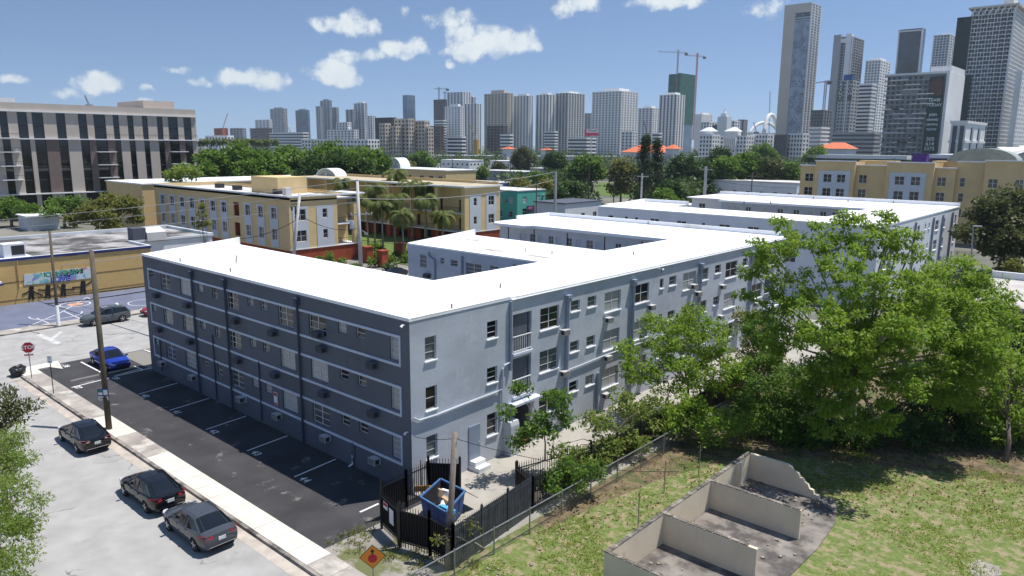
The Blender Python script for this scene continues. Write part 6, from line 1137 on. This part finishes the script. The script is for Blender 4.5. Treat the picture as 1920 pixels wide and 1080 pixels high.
# lawn grass, dry leaves
def field(x, y): return np.sin(x*.9+1.3*np.sin(y*.7))+np.sin(y*1.1+1.7*np.sin(x*.5+2))+.6*np.sin(x*2.3+y*1.9)+.5*np.sin(x*4.1-y*3.3)
N_ = 75000; x = rs.uniform(-20.9, 12, N_); y = rs.uniform(18, 52, N_); f = field(x, y); keep = (f > rs.uniform(-.9, 1.9, N_)) & ~((x > -16.1) & (x < -9.2) & (y > 21) & (y < 39.2)) & ~((y > 27+1.05*(x+21)*1.0) & (x < -16) & (rs.uniform(size=N_) < .75)) & ~((y > 47.5+.35*(x+8)) & (x > -16)) ; x, y = x[keep], y[keep]; N_ = len(x)
cs = np.stack([x, y, np.full(N_, .015)], 1); o = link('lawn_grass', leaf_mesh('lawn_grass', cs, rs.uniform(.05, .16, N_), 5, .13, leafmat('grass_blade', (.15, .23, .035), (.32, .36, .085), .5), .25, -.25, .32, 9)); tag(o, 'patchy sunlit green grass covering the vacant lot', 'grass', kind='stuff')
N_ = 5000; x = rs.uniform(-21, 0, N_); y = rs.uniform(24, 54, N_); k = (y > 25+1.1*(x+21)) | (y > 46); x, y = x[k], y[k]
cs = np.stack([x, y, np.full(len(x), .03)], 1); o = link('dry_leaves', leaf_mesh('dry_leaves', cs, np.full(len(x), .12), 2, .16, lf_dry, .15, 0, .6, 5)); tag(o, 'dry brown leaves strewn under the trees and along the fence', 'leaves', kind='stuff')
N_ = 700; x = rs.uniform(-27.5, -20.8, N_); y = rs.uniform(17.6, 21.5, N_); k = field(x*1.5, y*1.5) > .6; cs = np.stack([x[k], y[k], np.full(k.sum(), .03)], 1); o = link('verge_weeds', leaf_mesh('verge_weeds', cs, np.full(k.sum(), .14), 14, .14, lf_ol, .5, -.6, .3, 6)); tag(o, 'weeds growing through the cracked apron by the gates', 'weeds', kind='stuff')
# ================================================================== downtown skyline
m_w = pm('tower_white', (.78, .78, .77), var=.05, scale=.05); m_b = pm('tower_beige', (.56, .50, .42), var=.06, scale=.05); m_g = pm('tower_grey', (.38, .39, .40), var=.08, scale=.05); m_dk = pm('tower_charcoal', (.09, .09, .10), var=.1, scale=.05)
m_tg = glass('tower_glass_dark', (.035, .042, .055), rough=.12, var=.5, scale=.08); m_tb = glass('tower_glass_blue', (.09, .15, .22), rough=.08, var=.3, scale=.05, spec=.8); m_tgr = glass('tower_glass_green', (.06, .09, .09), rough=.1, var=.3, scale=.05); m_net = pm('green_netting', (.012, .10, .075), var=.35, scale=.12, rough=.9); m_netd = pm('dark_green_netting', (.008, .022, .018), var=.4, scale=.15, rough=.9); m_concf = pm('raw_concrete_frame', (.24, .21, .20), var=.15, scale=.1); m_pier = pm('brown_pier', (.20, .14, .12), var=.1)
def tower(label, x0, xs, x1, ytop, D, style, gm, fm, fh=3.3, nl=6, nr=6, name='tower', z0=0, crown=None, maxd=70, sl=None):
    """corner of the tower on the ray (xs, ytop) at depth D; x0 and x1 bound its two visible sides"""
    nl = max(2, round((xs-x0)/6.2)) if nl else 0; nr = max(2, round((x1-xs)/5)) if nr else 0
    c = atD(xs, ytop, D); L = min(maxd, c.x-onY(x0, ytop, c.y).x); dY = min(maxd, max(6, onX(x1, ytop, c.x).y-c.y)); z = c.z; t = site(name, label, 'tower' if z > 35 else 'building', (c.x-L/2, c.y+dY/2, 0))
    xa, xb, ya_, yb_ = c.x-L, c.x, c.y, c.y+dY
    MB().box(xa+.6, xb-.6, ya_+.6, yb_-.6, 0, z-.5).build('core', gm, t)
    n = max(2, int(z/fh)); th, e = {'grid': (1.5, .05), 'slab': (.55, 1.0), 'vert': (.5, -.1), 'glass': (.25, -.45), 'band': (1.7, .2), 'frame': (.6, .3)}[style]
    fb = MB()
    for k in range(1, n+1): zz = z*k/n; fb.box(xa-e, xb+e, ya_-e, yb_+e, zz-th, zz)
    o = fb.build('floor_bands', fm if sl is None else sl, t); o['kind'] = 'stuff'
    if style in ('grid', 'vert', 'frame', 'slab') and nl+nr:
        pw = {'grid': .42, 'vert': .5, 'frame': .14, 'slab': .16}[style]; pe = .12 if style != 'slab' else .9; pr_ = MB()
        for k in range(nl+1 if nl else 0): xx = xa+L*k/nl; w = L/nl*pw/2; pr_.box(max(xa-pe, xx-w), min(xb+pe, xx+w), ya_-pe, ya_+.7, 0, z+.05)
        for k in range(nr+1 if nr else 0): yy = ya_+dY*k/nr; w = dY/nr*pw/2; pr_.box(xb-.7, xb+pe+.02, max(ya_-pe-.02, yy-w), min(yb_+pe, yy+w), 0, z+.04)
        o = pr_.build('piers', fm, t); o['kind'] = 'stuff'
    if crown: MB().box(xa+L*.25, xb-L*.2, ya_+dY*.2, yb_-dY*.2, z, z+crown).build('roof_plant', fm, t)
    return t, c, L, dY
TW = [
 ('dark glass slab tower at the far left of the skyline', 506,532,538,203,1900,'grid',m_tb,m_g,3.6,8,3,3),
 ('grey glass slab tower second from the left of the skyline', 553,577,581,206,1900,'glass',m_tb,m_g,3.6,8,3,3),
 ('tall stepped blue-grey glass tower left of the horizon centre', 600,618,622,188,1750,'vert',m_tb,m_g,3.6,5,3,3),
 ('lower shoulder tower left of the stepped glass tower', 592,600,603,199,1740,'vert',m_tb,m_g,3.6,3,2,0), ('lower shoulder tower right of the stepped glass tower', 620,631,635,201,1760,'vert',m_tb,m_g,3.6,4,2,0),
 ('grey flat topped tower beside the curved white tower', 648,662,664,205,1600,'vert',m_tg,m_g,3.6,4,2,0), ('tall white balconied tower left of the beige condo', 664,683,688,193,1600,'slab',m_tb,m_w,3.3,5,3,3), ('slim grey tower just left of the beige condo', 689,698,705,217,1500,'vert',m_tg,m_w,3.3,3,3,0),
 ('plain pale blue glass slab standing alone', 754,763,779,178,1500,'glass',m_tb,m_g,3.8,0,0,0),
 ('dark unfinished tower under the small crane', 813,832,838,186,1300,'frame',m_tg,m_pier,3.3,6,4,0), ('grey and white banded tower behind the round white one', 838,868,883,172,1350,'vert',m_tb,m_w,3.3,6,4,0), ('small stepped white tower peeking behind', 878,888,892,182,1500,'slab',m_tb,m_w,3.3,4,2,3),
 ('white tower with rows of windows left of the dark grid tower', 834,863,871,199,1000,'grid',m_tb,m_w,3.1,9,4,3), ('narrow white and dark striped tower', 870,894,903,194,1050,'vert',m_tg,m_w,3.2,7,4,0),
 ('broad dark grid tower with beige roof, centre skyline', 908,952,962,174,1150,'grid',m_tg,m_b,3.2,12,5,5), ('dark tower with white zigzag balconies, centre skyline', 963,992,1000,179,1150,'vert',m_tb,m_w,3.2,9,4,3), ('white and brown tower third in the centre cluster', 1005,1030,1041,177,1150,'vert',m_tg,m_w,3.2,8,5,3), ('white tower with curved brown balconies, right of the centre cluster', 1043,1066,1096,174,1150,'slab',m_tg,m_w,3.2,7,9,3), ('low dark tower behind the billboard', 1096,1108,1112,212,1500,'grid',m_tg,m_g,3.2,5,2,0),
 ('broad grey-green gridded tower behind the billboard', 1111,1166,1197,170,950,'grid',m_tgr,m_w,3.1,16,8,4), ('plain white gridded tower with flat top', 1197,1224,1237,202,1150,'grid',m_tg,m_w,3.2,10,5,3), ('white vertically striped tower before the green netted one', 1237,1270,1285,177,950,'vert',m_tg,m_w,3.1,10,6,3),
 ('plain white tower right of the green netted one', 1304,1316,1336,214,1150,'grid',m_w,m_w,3.2,4,6,3), ('white and charcoal block left of the spire', 1314,1330,1345,228,900,'grid',m_tg,m_w,3.3,5,5,0), ('charcoal block below the spire', 1334,1355,1362,234,880,'glass',m_dk,m_dk,3.3,0,0,0), ('white block right of the spire', 1360,1378,1388,226,900,'grid',m_tg,m_w,3.3,5,4,0), ('dark small block at the right of the spire', 1384,1396,1402,224,950,'vert',m_tg,m_g,3.3,4,3,0),
 ('unfinished concrete frame below the tallest slab tower', 1521,1545,1560,206,800,'frame',m_tg,m_concf,3.4,5,4,0),
 ('white and grey tower with steel crown behind the rental towers', 1624,1652,1671,112,900,'grid',m_tgr,m_w,3.3,8,6,3),
 ('blue-white balconied tower right of the dark curved tower', 1752,1782,1806,64,950,'slab',m_tb,m_w,3.3,8,6,3),
 ('white slab with horizontal bands right of the rental tower', 1609,1636,1645,156,660,'band',m_tg,m_w,3.2,0,0,0),
 ('pale blocky building with small windows at the far right edge', 1906,1918,1960,132,560,'grid',m_w,m_w,3.2,5,12,0),
]
for r_ in TW: tower(*r_[:9], fh=r_[9], nl=r_[10], nr=r_[11], crown=r_[12] or None)
# white zigzag blades on the zigzag tower
# beige stepped condo
for a, b, c_, yt, lab in ((711,722,727,231,'left bay of the beige stepped condo'), (724,742,746,236,'low front bay of the beige stepped condo'), (739,766,772,222,'tall middle bay of the beige stepped condo'), (766,796,800,226,'right bay of the beige stepped condo'), (794,803,806,238,'right end bay of the beige stepped condo')): tower(lab, a, b, c_, yt, 640, 'grid', m_tg, m_b, 3.1, 4, 2, name='condominium')
tower('dark roofed frame building behind the beige condo', 703, 735, 741, 220, 800, 'frame', m_dk, m_dk, 3.3, 6, 3)
# tower with green safety netting and two cranes
t, c, L, dY = tower('green netted unfinished tower under two cranes', 1255, 1276, 1303, 138, 1300, 'frame', m_tg, m_concf, 3.3, 5, 5)
zc = atD(1276, 205, 1300).z; MB().box(c.x-L-.5, c.x-L*.45, c.y-.8, c.y+dY+.5, zc, c.z-1).build('safety_net', m_net, t); MB().box(c.x-L*.2, c.x+.8, c.y-.8, c.y+dY+.5, zc-25, c.z+1).build('safety_net', m_net, t); MB().box(c.x-L*.3, c.x+.4, c.y-.5, c.y+dY+.3, 0, zc-26).build('glazing', m_tb, t)
# tallest slab, upper right
t, c, L, dY = tower('tallest concrete and glass slab tower at the upper right', 1474, 1523, 1540, 5, 950, 'slab', m_tb, m_w, 3.3, 0, 5, maxd=60)
MB().box(c.x-L-.9, c.x-L*.60, c.y-1.2, c.y+dY*.6, 0, c.z+.3).build('concrete_flank', m_b, t); MB().box(c.x-L*.60, c.x-1, c.y-1.15, c.y+1, 0, c.z-22).build('glass_face', glass('slab_face_glass', (.26, .31, .38), rough=.2, var=.35, scale=.12), t); MB().box(c.x-L-.9, c.x-.5, c.y-1.25, c.y+2, c.z-10, c.z+.4).build('crown_wall', m_b, t)
rs_ = random.Random(4); wnm = MB()
for k in range(46):
    for j in range(7):
        if rs_.random() < .22: zz = 20+k*3.3; xx = c.x-L*.58+j*L*.08; wnm.box(xx, xx+1.2, c.y-1.2, c.y-1.1, zz, zz+2.2)
o = wnm.build('open_windows', m_tg, t); o['kind'] = 'stuff'; 
for k in range(2): MB().box(c.x-L*(.55-.27*k), c.x-L*(.32-.27*k), c.y-1.3, c.y-1.2, c.z-15.5, c.z-12).build('louvre', m_dk, t)
# three-part grey tower
t, c, L, dY = tower('tall grey tower of three parts with balconies, second at upper right', 1566, 1597, 1620, 68, 900, 'slab', m_tg, m_g, 3.2, 3, 5); MB().box(c.x-6, c.x+.3, c.y-1.4, c.y+6, 0, c.z+3).build('white_fin', m_w, t); MB().box(c.x-L-1, c.x-L*.62, c.y-1.4, c.y+8, 0, c.z+3).build('left_wing', m_g, t); MB().box(c.x-L*.62, c.x-6, c.y-1.3, c.y+3, c.z-7, c.z-2).build('portal', m_w, t)
t, c, L, dY = tower('grey rental tower with vertical RENT NOW banners', 1575, 1600, 1612, 150, 640, 'grid', m_tg, m_g, 3.0, 7, 4); MB().box(c.x-L*.8, c.x-2, c.y+2, c.y+8, c.z, c.z+5).build('blue_wrap', pm('blue_tarp', (.03, .10, .28), var=.3, scale=.2), t); MB().box(c.x-L*.42, c.x-L*.36, c.y-.4, c.y-.1, 0, c.z).build('white_stripe', m_w, t)
for x_, w_ in ((-.86, 'RENT'), (-.16, 'NOW')):
    q = Vector((c.x+L*x_, c.y-.3, c.z-9)); MB().box(q.x-1.8, q.x+1.8, q.y-.3, q.y, q.z-8, q.z+8).build('banner', m_dk, t)
    for k, ch in enumerate(w_): sign_text(t, ch, 4.4, q+Vector((0, -.32, 5.4-k*3.9)), (0, -1, 0), m_w, .02)
# dark tower with white exoskeleton curves
t, c, L, dY = tower('dark glass tower with white curved edge lines', 1687, 1731, 1738, 52, 1000, 'glass', m_tg, m_dk, 3.6, 0, 0)
def poly(pts, w): 
    for a, b in zip(pts, pts[1:]): MB().bar(a, b, w, w).build('edge_rib', m_w, t)
F = lambda u, v: Vector((c.x-L+L*u, c.y-.4, c.z*v))
poly([F(.0, 1), F(.02, .75), F(.0, .55), F(.08, .42)], 1.6); poly([F(.98, 1), F(1, .72), F(.99, .55), F(.7, .4)], 1.6); poly([F(0, .985), F(1, .985)], 1.6)
# slab with the leasing banner
t, c, L, dY = tower('grey balconied apartment slab with tall leasing banner', 1664, 1778, 1806, 137, 480, 'slab', m_g, m_g, 3.05, 0, 0, sl=m_g, maxd=90)
z = c.z; wn_ = MB(); bl = MB(); rs_ = random.Random(8)
for k in range(1, int(z/3.05)):
    zz = z*k/int(z/3.05)
    for j in range(10):
        xx = c.x-L+L*(j+.2)/11.2
        if rs_.random() < .85: wn_.box(xx, xx+L/11.2*.42, c.y-.06, c.y+.62, zz+.2, zz+2.1)
    for _ in range(2): a_ = rs_.uniform(0, .6); b_ = min(.84, a_+rs_.uniform(.1, .3)); bl.box(c.x-L+L*a_, c.x-L+L*b_, c.y-2.6, c.y-.9, zz-.35, zz+.25)
o = wn_.build('windows', m_tg, t); o['kind'] = 'stuff'; o = bl.build('balcony_slabs', m_w, t); o['kind'] = 'stuff'
MB().box(c.x-L-1.2, c.x+1.2, c.y-1.2, c.y+dY+1.2, z, z+1.2).build('roof_edge', m_w, t); MB().box(c.x-11, c.x+1, c.y+3, c.y+dY, z+1.2, z+5).build('plant_room', m_w, t); MB().box(c.x-.5, c.x+1.25, c.y-1.15, c.y+dY+1.1, 0, z-.05).build('end_wall', m_w, t)
MB().box(c.x-L-3, c.x+4, c.y-4, c.y-1.1, 0, 9).build('podium', m_w, t)
bw = 8.4; bc = Vector((c.x-5.6, c.y-2.3, 0)); MB().box(bc.x-bw/2, bc.x+bw/2, bc.y, bc.y+.3, 14, z-2).build('leasing_banner', pm('banner_green', (.018, .05, .04), var=.2, scale=.2), t); MB().box(bc.x-bw*.42, bc.x+bw*.42, bc.y-.05, bc.y, z-14, z-3).build('banner_picture', pm('banner_brown', (.12, .07, .05), var=.6, scale=.25), t)
for k, (s_, sz) in enumerate((('LEASE', 2.6), ('TODAY', 2.6), (None, 0), ('JOIN', 2.2), ('GRAND', 2.0), ('CENTRAL', 1.7), ('NOW', 2.2), (None, 0), ('305', 3.4), ('614', 3.4), ('5375', 3.2))):
    if s_: sign_text(t, s_, sz, (bc.x, bc.y-.02, z-17-k*3.15), (0, -1, 0), m_w, .06, bold=.06)
t, c, L, dY = tower('white annex block with tall window slots below the leasing slab', 1782, 1815, 1860, 226, 440, 'grid', m_w, m_w, 9, 0, 0, maxd=60)
for x_ in (.2, .6): MB().box(c.x-L+L*x_, c.x-L+L*x_+2.2, c.y-.1, c.y+.5, 6, c.z-3).build('window_slot', m_tg, t)
for y_ in (.25, .6): MB().box(c.x-.5, c.x+.1, c.y+dY*y_, c.y+dY*y_+5, 8, c.z-4).build('window_slot', m_tg, t)
# giant white gridded tower, right edge
t, c, L, dY = tower('giant white gridded tower with dark netted flank at the right edge', 1826, 1904, 1990, 14, 600, 'slab', m_tg, m_w, 3.3, 7, 8, maxd=80); MB().box(c.x-L-11, c.x-L-.2, c.y-1.5, c.y+20, 20, c.z-4).build('netted_flank', m_netd, t); MB().box(c.x-L-9, c.x-L+5, c.y-1.9, c.y+10, 20, c.z-52).build('netted_flank', m_netd, t)
MB().box(c.x-L-3, c.x+3, c.y-3, c.y+dY, c.z+1.5, c.z+3).build('crown_frame', m_b, t); MB().box(c.x-L*.3, c.x-2, c.y+3, c.y+20, c.z+3, c.z+9).build('roof_plant', m_w, t)
for k in range(8): xx = c.x-L-1+k*(L)/7; MB().bar((xx, c.y-2, c.z-4), (xx+3, c.y-2, c.z+1.6), .8, .8).build('crown_strut', m_w, t)
sp_ = MB()
for k in range(1, int(c.z/3.3)):
    for j in range(7):
        if j % 2 == k % 2 or j > 4: zz = c.z*k/int(c.z/3.3); xx = c.x-L+L*(j+.1)/7; sp_.box(xx, xx+L/7*.5, c.y-1.0, c.y+.2, zz-2.6, zz-.55)
o = sp_.build('window_bays', m_dk, t); o['kind'] = 'stuff'
# ---- low foreground of the skyline
def low(label, x0, xs, x1, yt, D, style, gm, fm, nl=8, nr=4, fh=3.4, name='city_block'): return tower(label, x0, xs, x1, yt, D, style, gm, fm, fh, nl, nr, name=name, maxd=120)
for r_ in (('brick-red block under the small far crane',400,422,424,240,1300,'glass',m_brick,m_brick,0,0),('pale grey long block right of the brick-red one',431,455,458,240,1250,'grid',m_tg,m_g,9,2),('blue and white office block left of the first dark tower',478,505,508,224,1500,'grid',m_tb,m_w,10,2),('purple-brown low block on the far left',468,504,508,240,1150,'band',m_tg,m_pier,0,0),('white banded low building with dark glazing, left',505,568,578,248,900,'band',m_tg,m_w,0,0),('long white low apartment row, left of the beige condo',565,690,712,261,700,'grid',m_tg,m_w,26,4),('white houses with hipped roofs, far left',385,426,430,254,650,'grid',m_tg,m_w,9,2),('white stepped mid-rise behind the long white row',613,664,672,243,1050,'grid',m_tg,m_w,12,4),('upper part of the white stepped mid-rise',630,652,658,229,1060,'grid',m_tg,m_w,7,3),('red-grey unfinished block right of the beige condo',800,826,831,236,900,'frame',m_tg,m_pier,7,4),('plain white block behind the unfinished one',815,831,835,225,1000,'band',m_tg,m_w,0,0),('unfinished concrete podium below the dark grid tower',913,945,952,235,900,'frame',m_tg,m_concf,8,4),('white podium below the white window tower',838,866,873,256,800,'band',m_tg,m_w,0,0),('striped white podium in the centre cluster',938,956,960,252,850,'band',m_tg,m_w,0,0),('white striped podium below the curved balcony tower',1020,1040,1046,246,900,'band',m_tg,m_w,0,0),('low white parking deck below the billboard',1064,1100,1118,258,800,'band',m_tg,m_w,0,0),('white podium at the foot of the grey-green tower',1165,1186,1196,246,850,'grid',m_tg,m_w,6,4),('striped low block left of the netted tower',1222,1236,1242,249,850,'band',m_tg,m_w,0,0),
    ('white hotel wing with hipped tower, left end',1312,1336,1350,252,640,'grid',m_tg,m_w,7,4),('white hotel wing in the middle of the row',1345,1400,1418,254,650,'grid',m_tg,m_w,14,5),('white hotel wing below the arch',1412,1440,1450,251,655,'grid',m_tg,m_w,8,3),('charcoal link block in the white hotel row',1450,1476,1482,252,650,'glass',m_dk,m_dk,0,0),('white hotel wing at the right end of the row',1478,1506,1518,250,650,'grid',m_tg,m_w,8,4),('pale low block below the concrete frame',1516,1540,1556,238,700,'band',m_g,m_w,0,0),('grey podium behind the orange roofed hall',1560,1640,1655,248,600,'band',m_tg,m_g,0,0),
    ('low white and green shop row before the leasing slab',1512,1700,1708,292,330,'band',m_tgr,m_w,0,0),('purple painted box shop',1708,1740,1744,288,320,'glass',m_purple,m_purple,0,0),('pale low shop right of the purple one',1742,1800,1860,290,325,'band',m_tg,m_lwall,0,0)): low(*r_)
# hipped roofs and halls with orange roofs
def hall(label, x0, xs, x1, ye, yr_, D, wall, roof, name='tile_roof_hall', spire=None):
    c = atD(xs, ye, D); L = min(90, c.x-onY(x0, ye, c.y).x); dY = min(40, max(8, onX(x1, ye, c.x).y-c.y)); t = site(name, label, 'building', (c.x-L/2, c.y, 0)); MB().box(c.x-L, c.x, c.y, c.y+dY, 0, c.z).build('wall', wall, t); zr = atD(xs, yr_, D).z; a = [(c.x-L-1, c.y-1, c.z), (c.x+1, c.y-1, c.z), (c.x+1, c.y+dY+1, c.z), (c.x-L-1, c.y+dY+1, c.z), (c.x-L+dY*.4, c.y+dY/2, zr), (c.x-dY*.25, c.y+dY/2, zr)]
    mb = MB(); mb.v = a; mb.f = [(0, 1, 5, 4), (1, 2, 5), (2, 3, 4, 5), (3, 0, 4), (0, 3, 2, 1)]; mb.m = [0]*5; mb.build('roof', roof, t)
    for k in range(6): MB().box(c.x-L+L*(k+.3)/6, c.x-L+L*(k+.5)/6, c.y-.1, c.y+.2, c.z*.45, c.z*.8).build('window', m_tg, t)
    return t
hall('long orange tiled hall behind the pine', 1167, 1240, 1268, 286, 272, 450, m_whitew, m_orange); hall('small orange hip roof tower beside the tiled hall', 1248, 1262, 1272, 279, 270, 440, m_whitew, m_orange); hall('orange roofed church hall below the rental tower', 1528, 1588, 1606, 279, 267, 420, m_whitew, m_orange); hall('tiny orange roofed hut in the far trees', 942, 950, 957, 279, 274, 500, m_whitew, m_orange); hall('second tiny orange roofed hut in the far trees', 1014, 1022, 1028, 281, 277, 480, m_whitew, m_orange)
for x_, lab in ((1326, 'hipped roof on the left hotel tower'), (1372, 'hipped roof on the middle hotel tower')): hall(lab, x_-12, x_+8, x_+18, 246, 238, 652, m_whitew, m_lwall, 'hipped_tower')
hall('white tent roofs with blue house at the right edge', 1858, 1900, 1925, 290, 276, 330, m_bluef, m_w, 'tent_hall'); hall('second white tent roof at the right edge', 1896, 1940, 1960, 288, 273, 340, m_lwall, m_w, 'tent_hall')
# spire tower
c = atD(1357.7, 236, 880); t = site('spire_tower', 'pale slim tower topped by a pointed spire', 'tower', (c.x, c.y, 0)); MB().box(c.x-6, c.x+6, c.y-6, c.y+6, 0, atD(1357, 219, 880).z).build('shaft', m_lwall, t); MB().box(c.x-3.5, c.x+3.5, c.y-3.5, c.y+3.5, 40, atD(1357, 213, 880).z).build('lantern', m_lwall, t); MB().tube([(c.x, c.y, atD(1357, 213, 880).z), (c.x, c.y, atD(1357, 208, 880).z), (c.x, c.y, atD(1357, 203, 880).z)], [2.6, .8, .2], 8).build('spire', m_lwall, t)
# cranes
m_cr = pm('crane_grey', (.33, .33, .34), var=.1); m_cry = pm('crane_yellow', (.5, .30, .06), var=.1); m_crr = pm('crane_red', (.45, .12, .08), var=.1)
def tcrane(label, x, yt, yb, xl, xr, yl, yr_, D, mat, w=2.0):
    tp, bt = atD(x, yt, D), atD(x, yb, D); t = site('tower_crane', label, 'crane', (tp.x, tp.y, 0)); mm_ = MB()
    bz = 0 if yb is None else bt.z
    for sx, sy in ((-1, -1), (1, -1), (1, 1), (-1, 1)): mm_.bar((tp.x+sx*w/2, tp.y+sy*w/2, bz), (tp.x+sx*w/2, tp.y+sy*w/2, tp.z), .45, .45)
    z_ = bz
    while z_ < tp.z-w*1.5: mm_.bar((tp.x-w/2, tp.y-w/2, z_), (tp.x+w/2, tp.y-w/2, z_+w*1.5), .3, .3); mm_.bar((tp.x+w/2, tp.y-w/2, z_+w*1.5), (tp.x+w/2, tp.y+w/2, z_), .3, .3); z_ += w*1.5
    o = mm_.build('mast', mat, t); jl, jr = atD(xl, yl, D), atD(xr, yr_, D); jb = MB(); j0 = Vector((tp.x, tp.y, 0)); z0 = jl.lerp(jr, (x-xl)/(xr-xl)).z
    for dz in (0, 1.6): jb.bar(jl+Vector((0, 0, dz*.4)), jr+Vector((0, 0, dz)), .4, .4)
    for k in range(14): jb.bar(jl.lerp(jr, k/14), jl.lerp(jr, (k+.5)/14)+Vector((0, 0, 1.2)), .25, .25)
    jb.build('jib', mat, t); MB().box(jr.x-2, jr.x+2, jr.y-2, jr.y+2, jr.z-3, jr.z+.5).build('counterweight', m_dk, t); MB().tube([tp, jl.lerp(Vector((tp.x, tp.y, z0)), .4)], .12, 4).tube([tp, jr], .12, 4).build('stay', mat, t)
tcrane('tower crane standing on the green netted tower', 1272, 93, 137, 1234, 1287, 97, 100, 1300, m_cr); tcrane('tall tower crane climbing beside the green netted tower', 1308, 99, 262, 1283, 1321, 104, 107, 1280, m_crr); tcrane('small tower crane on the dark unfinished tower', 823, 163, 186, 813, 839, 167, 167, 1300, m_cr); tcrane('tiny tower crane behind the grey tower', 834, 171, 190, 829, 845, 174, 175, 1400, m_cr); tcrane('tower crane between the tallest slab and the grey tower', 1549, 152, 206, 1529, 1556, 156, 153, 820, m_cr)
def lcrane(label, a, b, D, mat, w=1.4):
    p, q = atD(*a, D), atD(*b, D); t = site('lattice_crane', label, 'crane', (p.x, p.y, 0)); d = (q-p).normalized(); s = d.cross(FWD).normalized()*w/2; mb = MB().bar(p-s, q-s*.4, .4, .4).bar(p+s, q+s*.4, .4, .4)
    for k in range(14): mb.bar(p.lerp(q, k/14)-s, p.lerp(q, (k+1)/14)+s*.8, .25, .25)
    mb.build('boom', mat, t); MB().box(p.x-3, p.x+3, p.y-2, p.y+2, 0, max(3, p.z)).build('cab', mat, t)
lcrane('small red lattice crane at the far left', (418,240), (427,212), 1250, m_crr); lcrane('yellow lattice crane before the first dark tower', (545,248), (526,210), 1500, m_cry); lcrane('yellow lattice crane before the white window tower', (893,262), (880,233), 900, m_cry); lcrane('thin lattice mast crane right of the white arch', (1442,250), (1444,171), 1100, m_cr); lcrane('dark lattice boom above the office roof', (167,196), (159,179), 600, m_cr); lcrane('small crane left of the white arch', (1418,247), (1413,229), 1000, m_cr); lcrane('dark lattice boom before the plain white gridded tower', (1214,256), (1207,225), 1000, m_dk)
# white arch bridge
t = site('arch_bridge', 'white leaping concrete arches of a bridge under construction', 'bridge', tuple(atD(1435, 250, 1100)-Vector((0, 0, atD(1435, 250, 1100).z))))
def arch(xa, xb, yb, yt, D, r_): 
    pts = [atD(xa+(xb-xa)*k/18, yb-(yb-yt)*(1-abs(2*k/18-1)**2.3), D+k*1.5) for k in range(19)]; MB().tube(pts, r_, 8).build('arch', m_w, t, True)
arch(1404, 1462, 252, 230, 1110, 2.4); arch(1432, 1459, 250, 215, 1090, 2.8); MB().bar(atD(1390, 251, 1100), atD(1500, 251, 1100), 8, 2.5).build('deck', m_w, t)
# billboard
c = atD(1109, 248, 700); t = site('billboard', 'pink and white lottery billboard on a tall post', 'billboard', (c.x, c.y, 0)); n = Vector((-FWD.x, -FWD.y, 0)).normalized(); MB().tube([(c.x, c.y, 0), (c.x, c.y, c.z)], .6, 8).build('post', m_g, t); sign_plate(t, [(-6.6, -3.2), (6.6, -3.2), (6.6, 2.8), (-6.6, 2.8)], c+n*1, n, pm('billboard_pink', (.55, .03, .12), var=.1), 0, .5, 'panel'); sign_plate(t, [(-4.8, -.4), (6.4, -.4), (6.4, 2.6), (-4.8, 2.6)], c+n*1, n, m_w, .1, .08, 'white_field'); sign_text(t, '$700,000', 2.4, c+n*1+Vector((0, 0, 1.1))+Vector((0, 0, 1)).cross(n)*.8, n, m_blk, .14, bold=.05)
# elevated highway
a, b = atD(-200, 285, 620), atD(2150, 285, 760); t = site('highway_overpass', 'long grey elevated highway crossing behind the trees', 'overpass', (a.lerp(b, .5).x, a.lerp(b, .5).y, 0)); a.z = b.z = 7.2; MB().bar(a, b, 16, 1.6).build('deck', m_g, t); MB().bar(a+Vector((0, 0, 1.2)), b+Vector((0, 0, 1.2)), 16.4, .5).build('barrier', m_lwall, t)
for k in range(40): q = a.lerp(b, k/40); MB().tube([(q.x, q.y, 0), (q.x, q.y, 6.6)], .9, 8).build('column', m_g, t)
sheet('park_lawn', -150, -100, 195, 240, .02, m_ovl) if False else None
q = [gz(x, y) for x, y in ((1112, 366), (1200, 372), (1210, 344), (1120, 342))]; mb = MB(); mb.v = [(v.x, v.y, .02) for v in q]; mb.f = [(0, 1, 2, 3)]; mb.m = [0]; struct(mb.build('park_lawn', m_ovl))

# ================================================================== air
m_haze = bpy.data.materials.new('haze_air'); m_haze.use_nodes = True; n_ = m_haze.node_tree.nodes; n_.clear(); pv = n_.new('ShaderNodeVolumePrincipled'); pv.inputs['Color'].default_value = (.72, .87, 1, 1); pv.inputs['Density'].default_value = .0001; pv.inputs['Anisotropy'].default_value = .2; ou = n_.new('ShaderNodeOutputMaterial'); m_haze.node_tree.links.new(pv.outputs[0], ou.inputs['Volume'])
hz = MB().box(-9500, 5500, -3500, 14500, -1.5, 260).build('haze', m_haze); tag(hz, 'thin pale blue air fading the far towers', 'haze', kind='stuff')
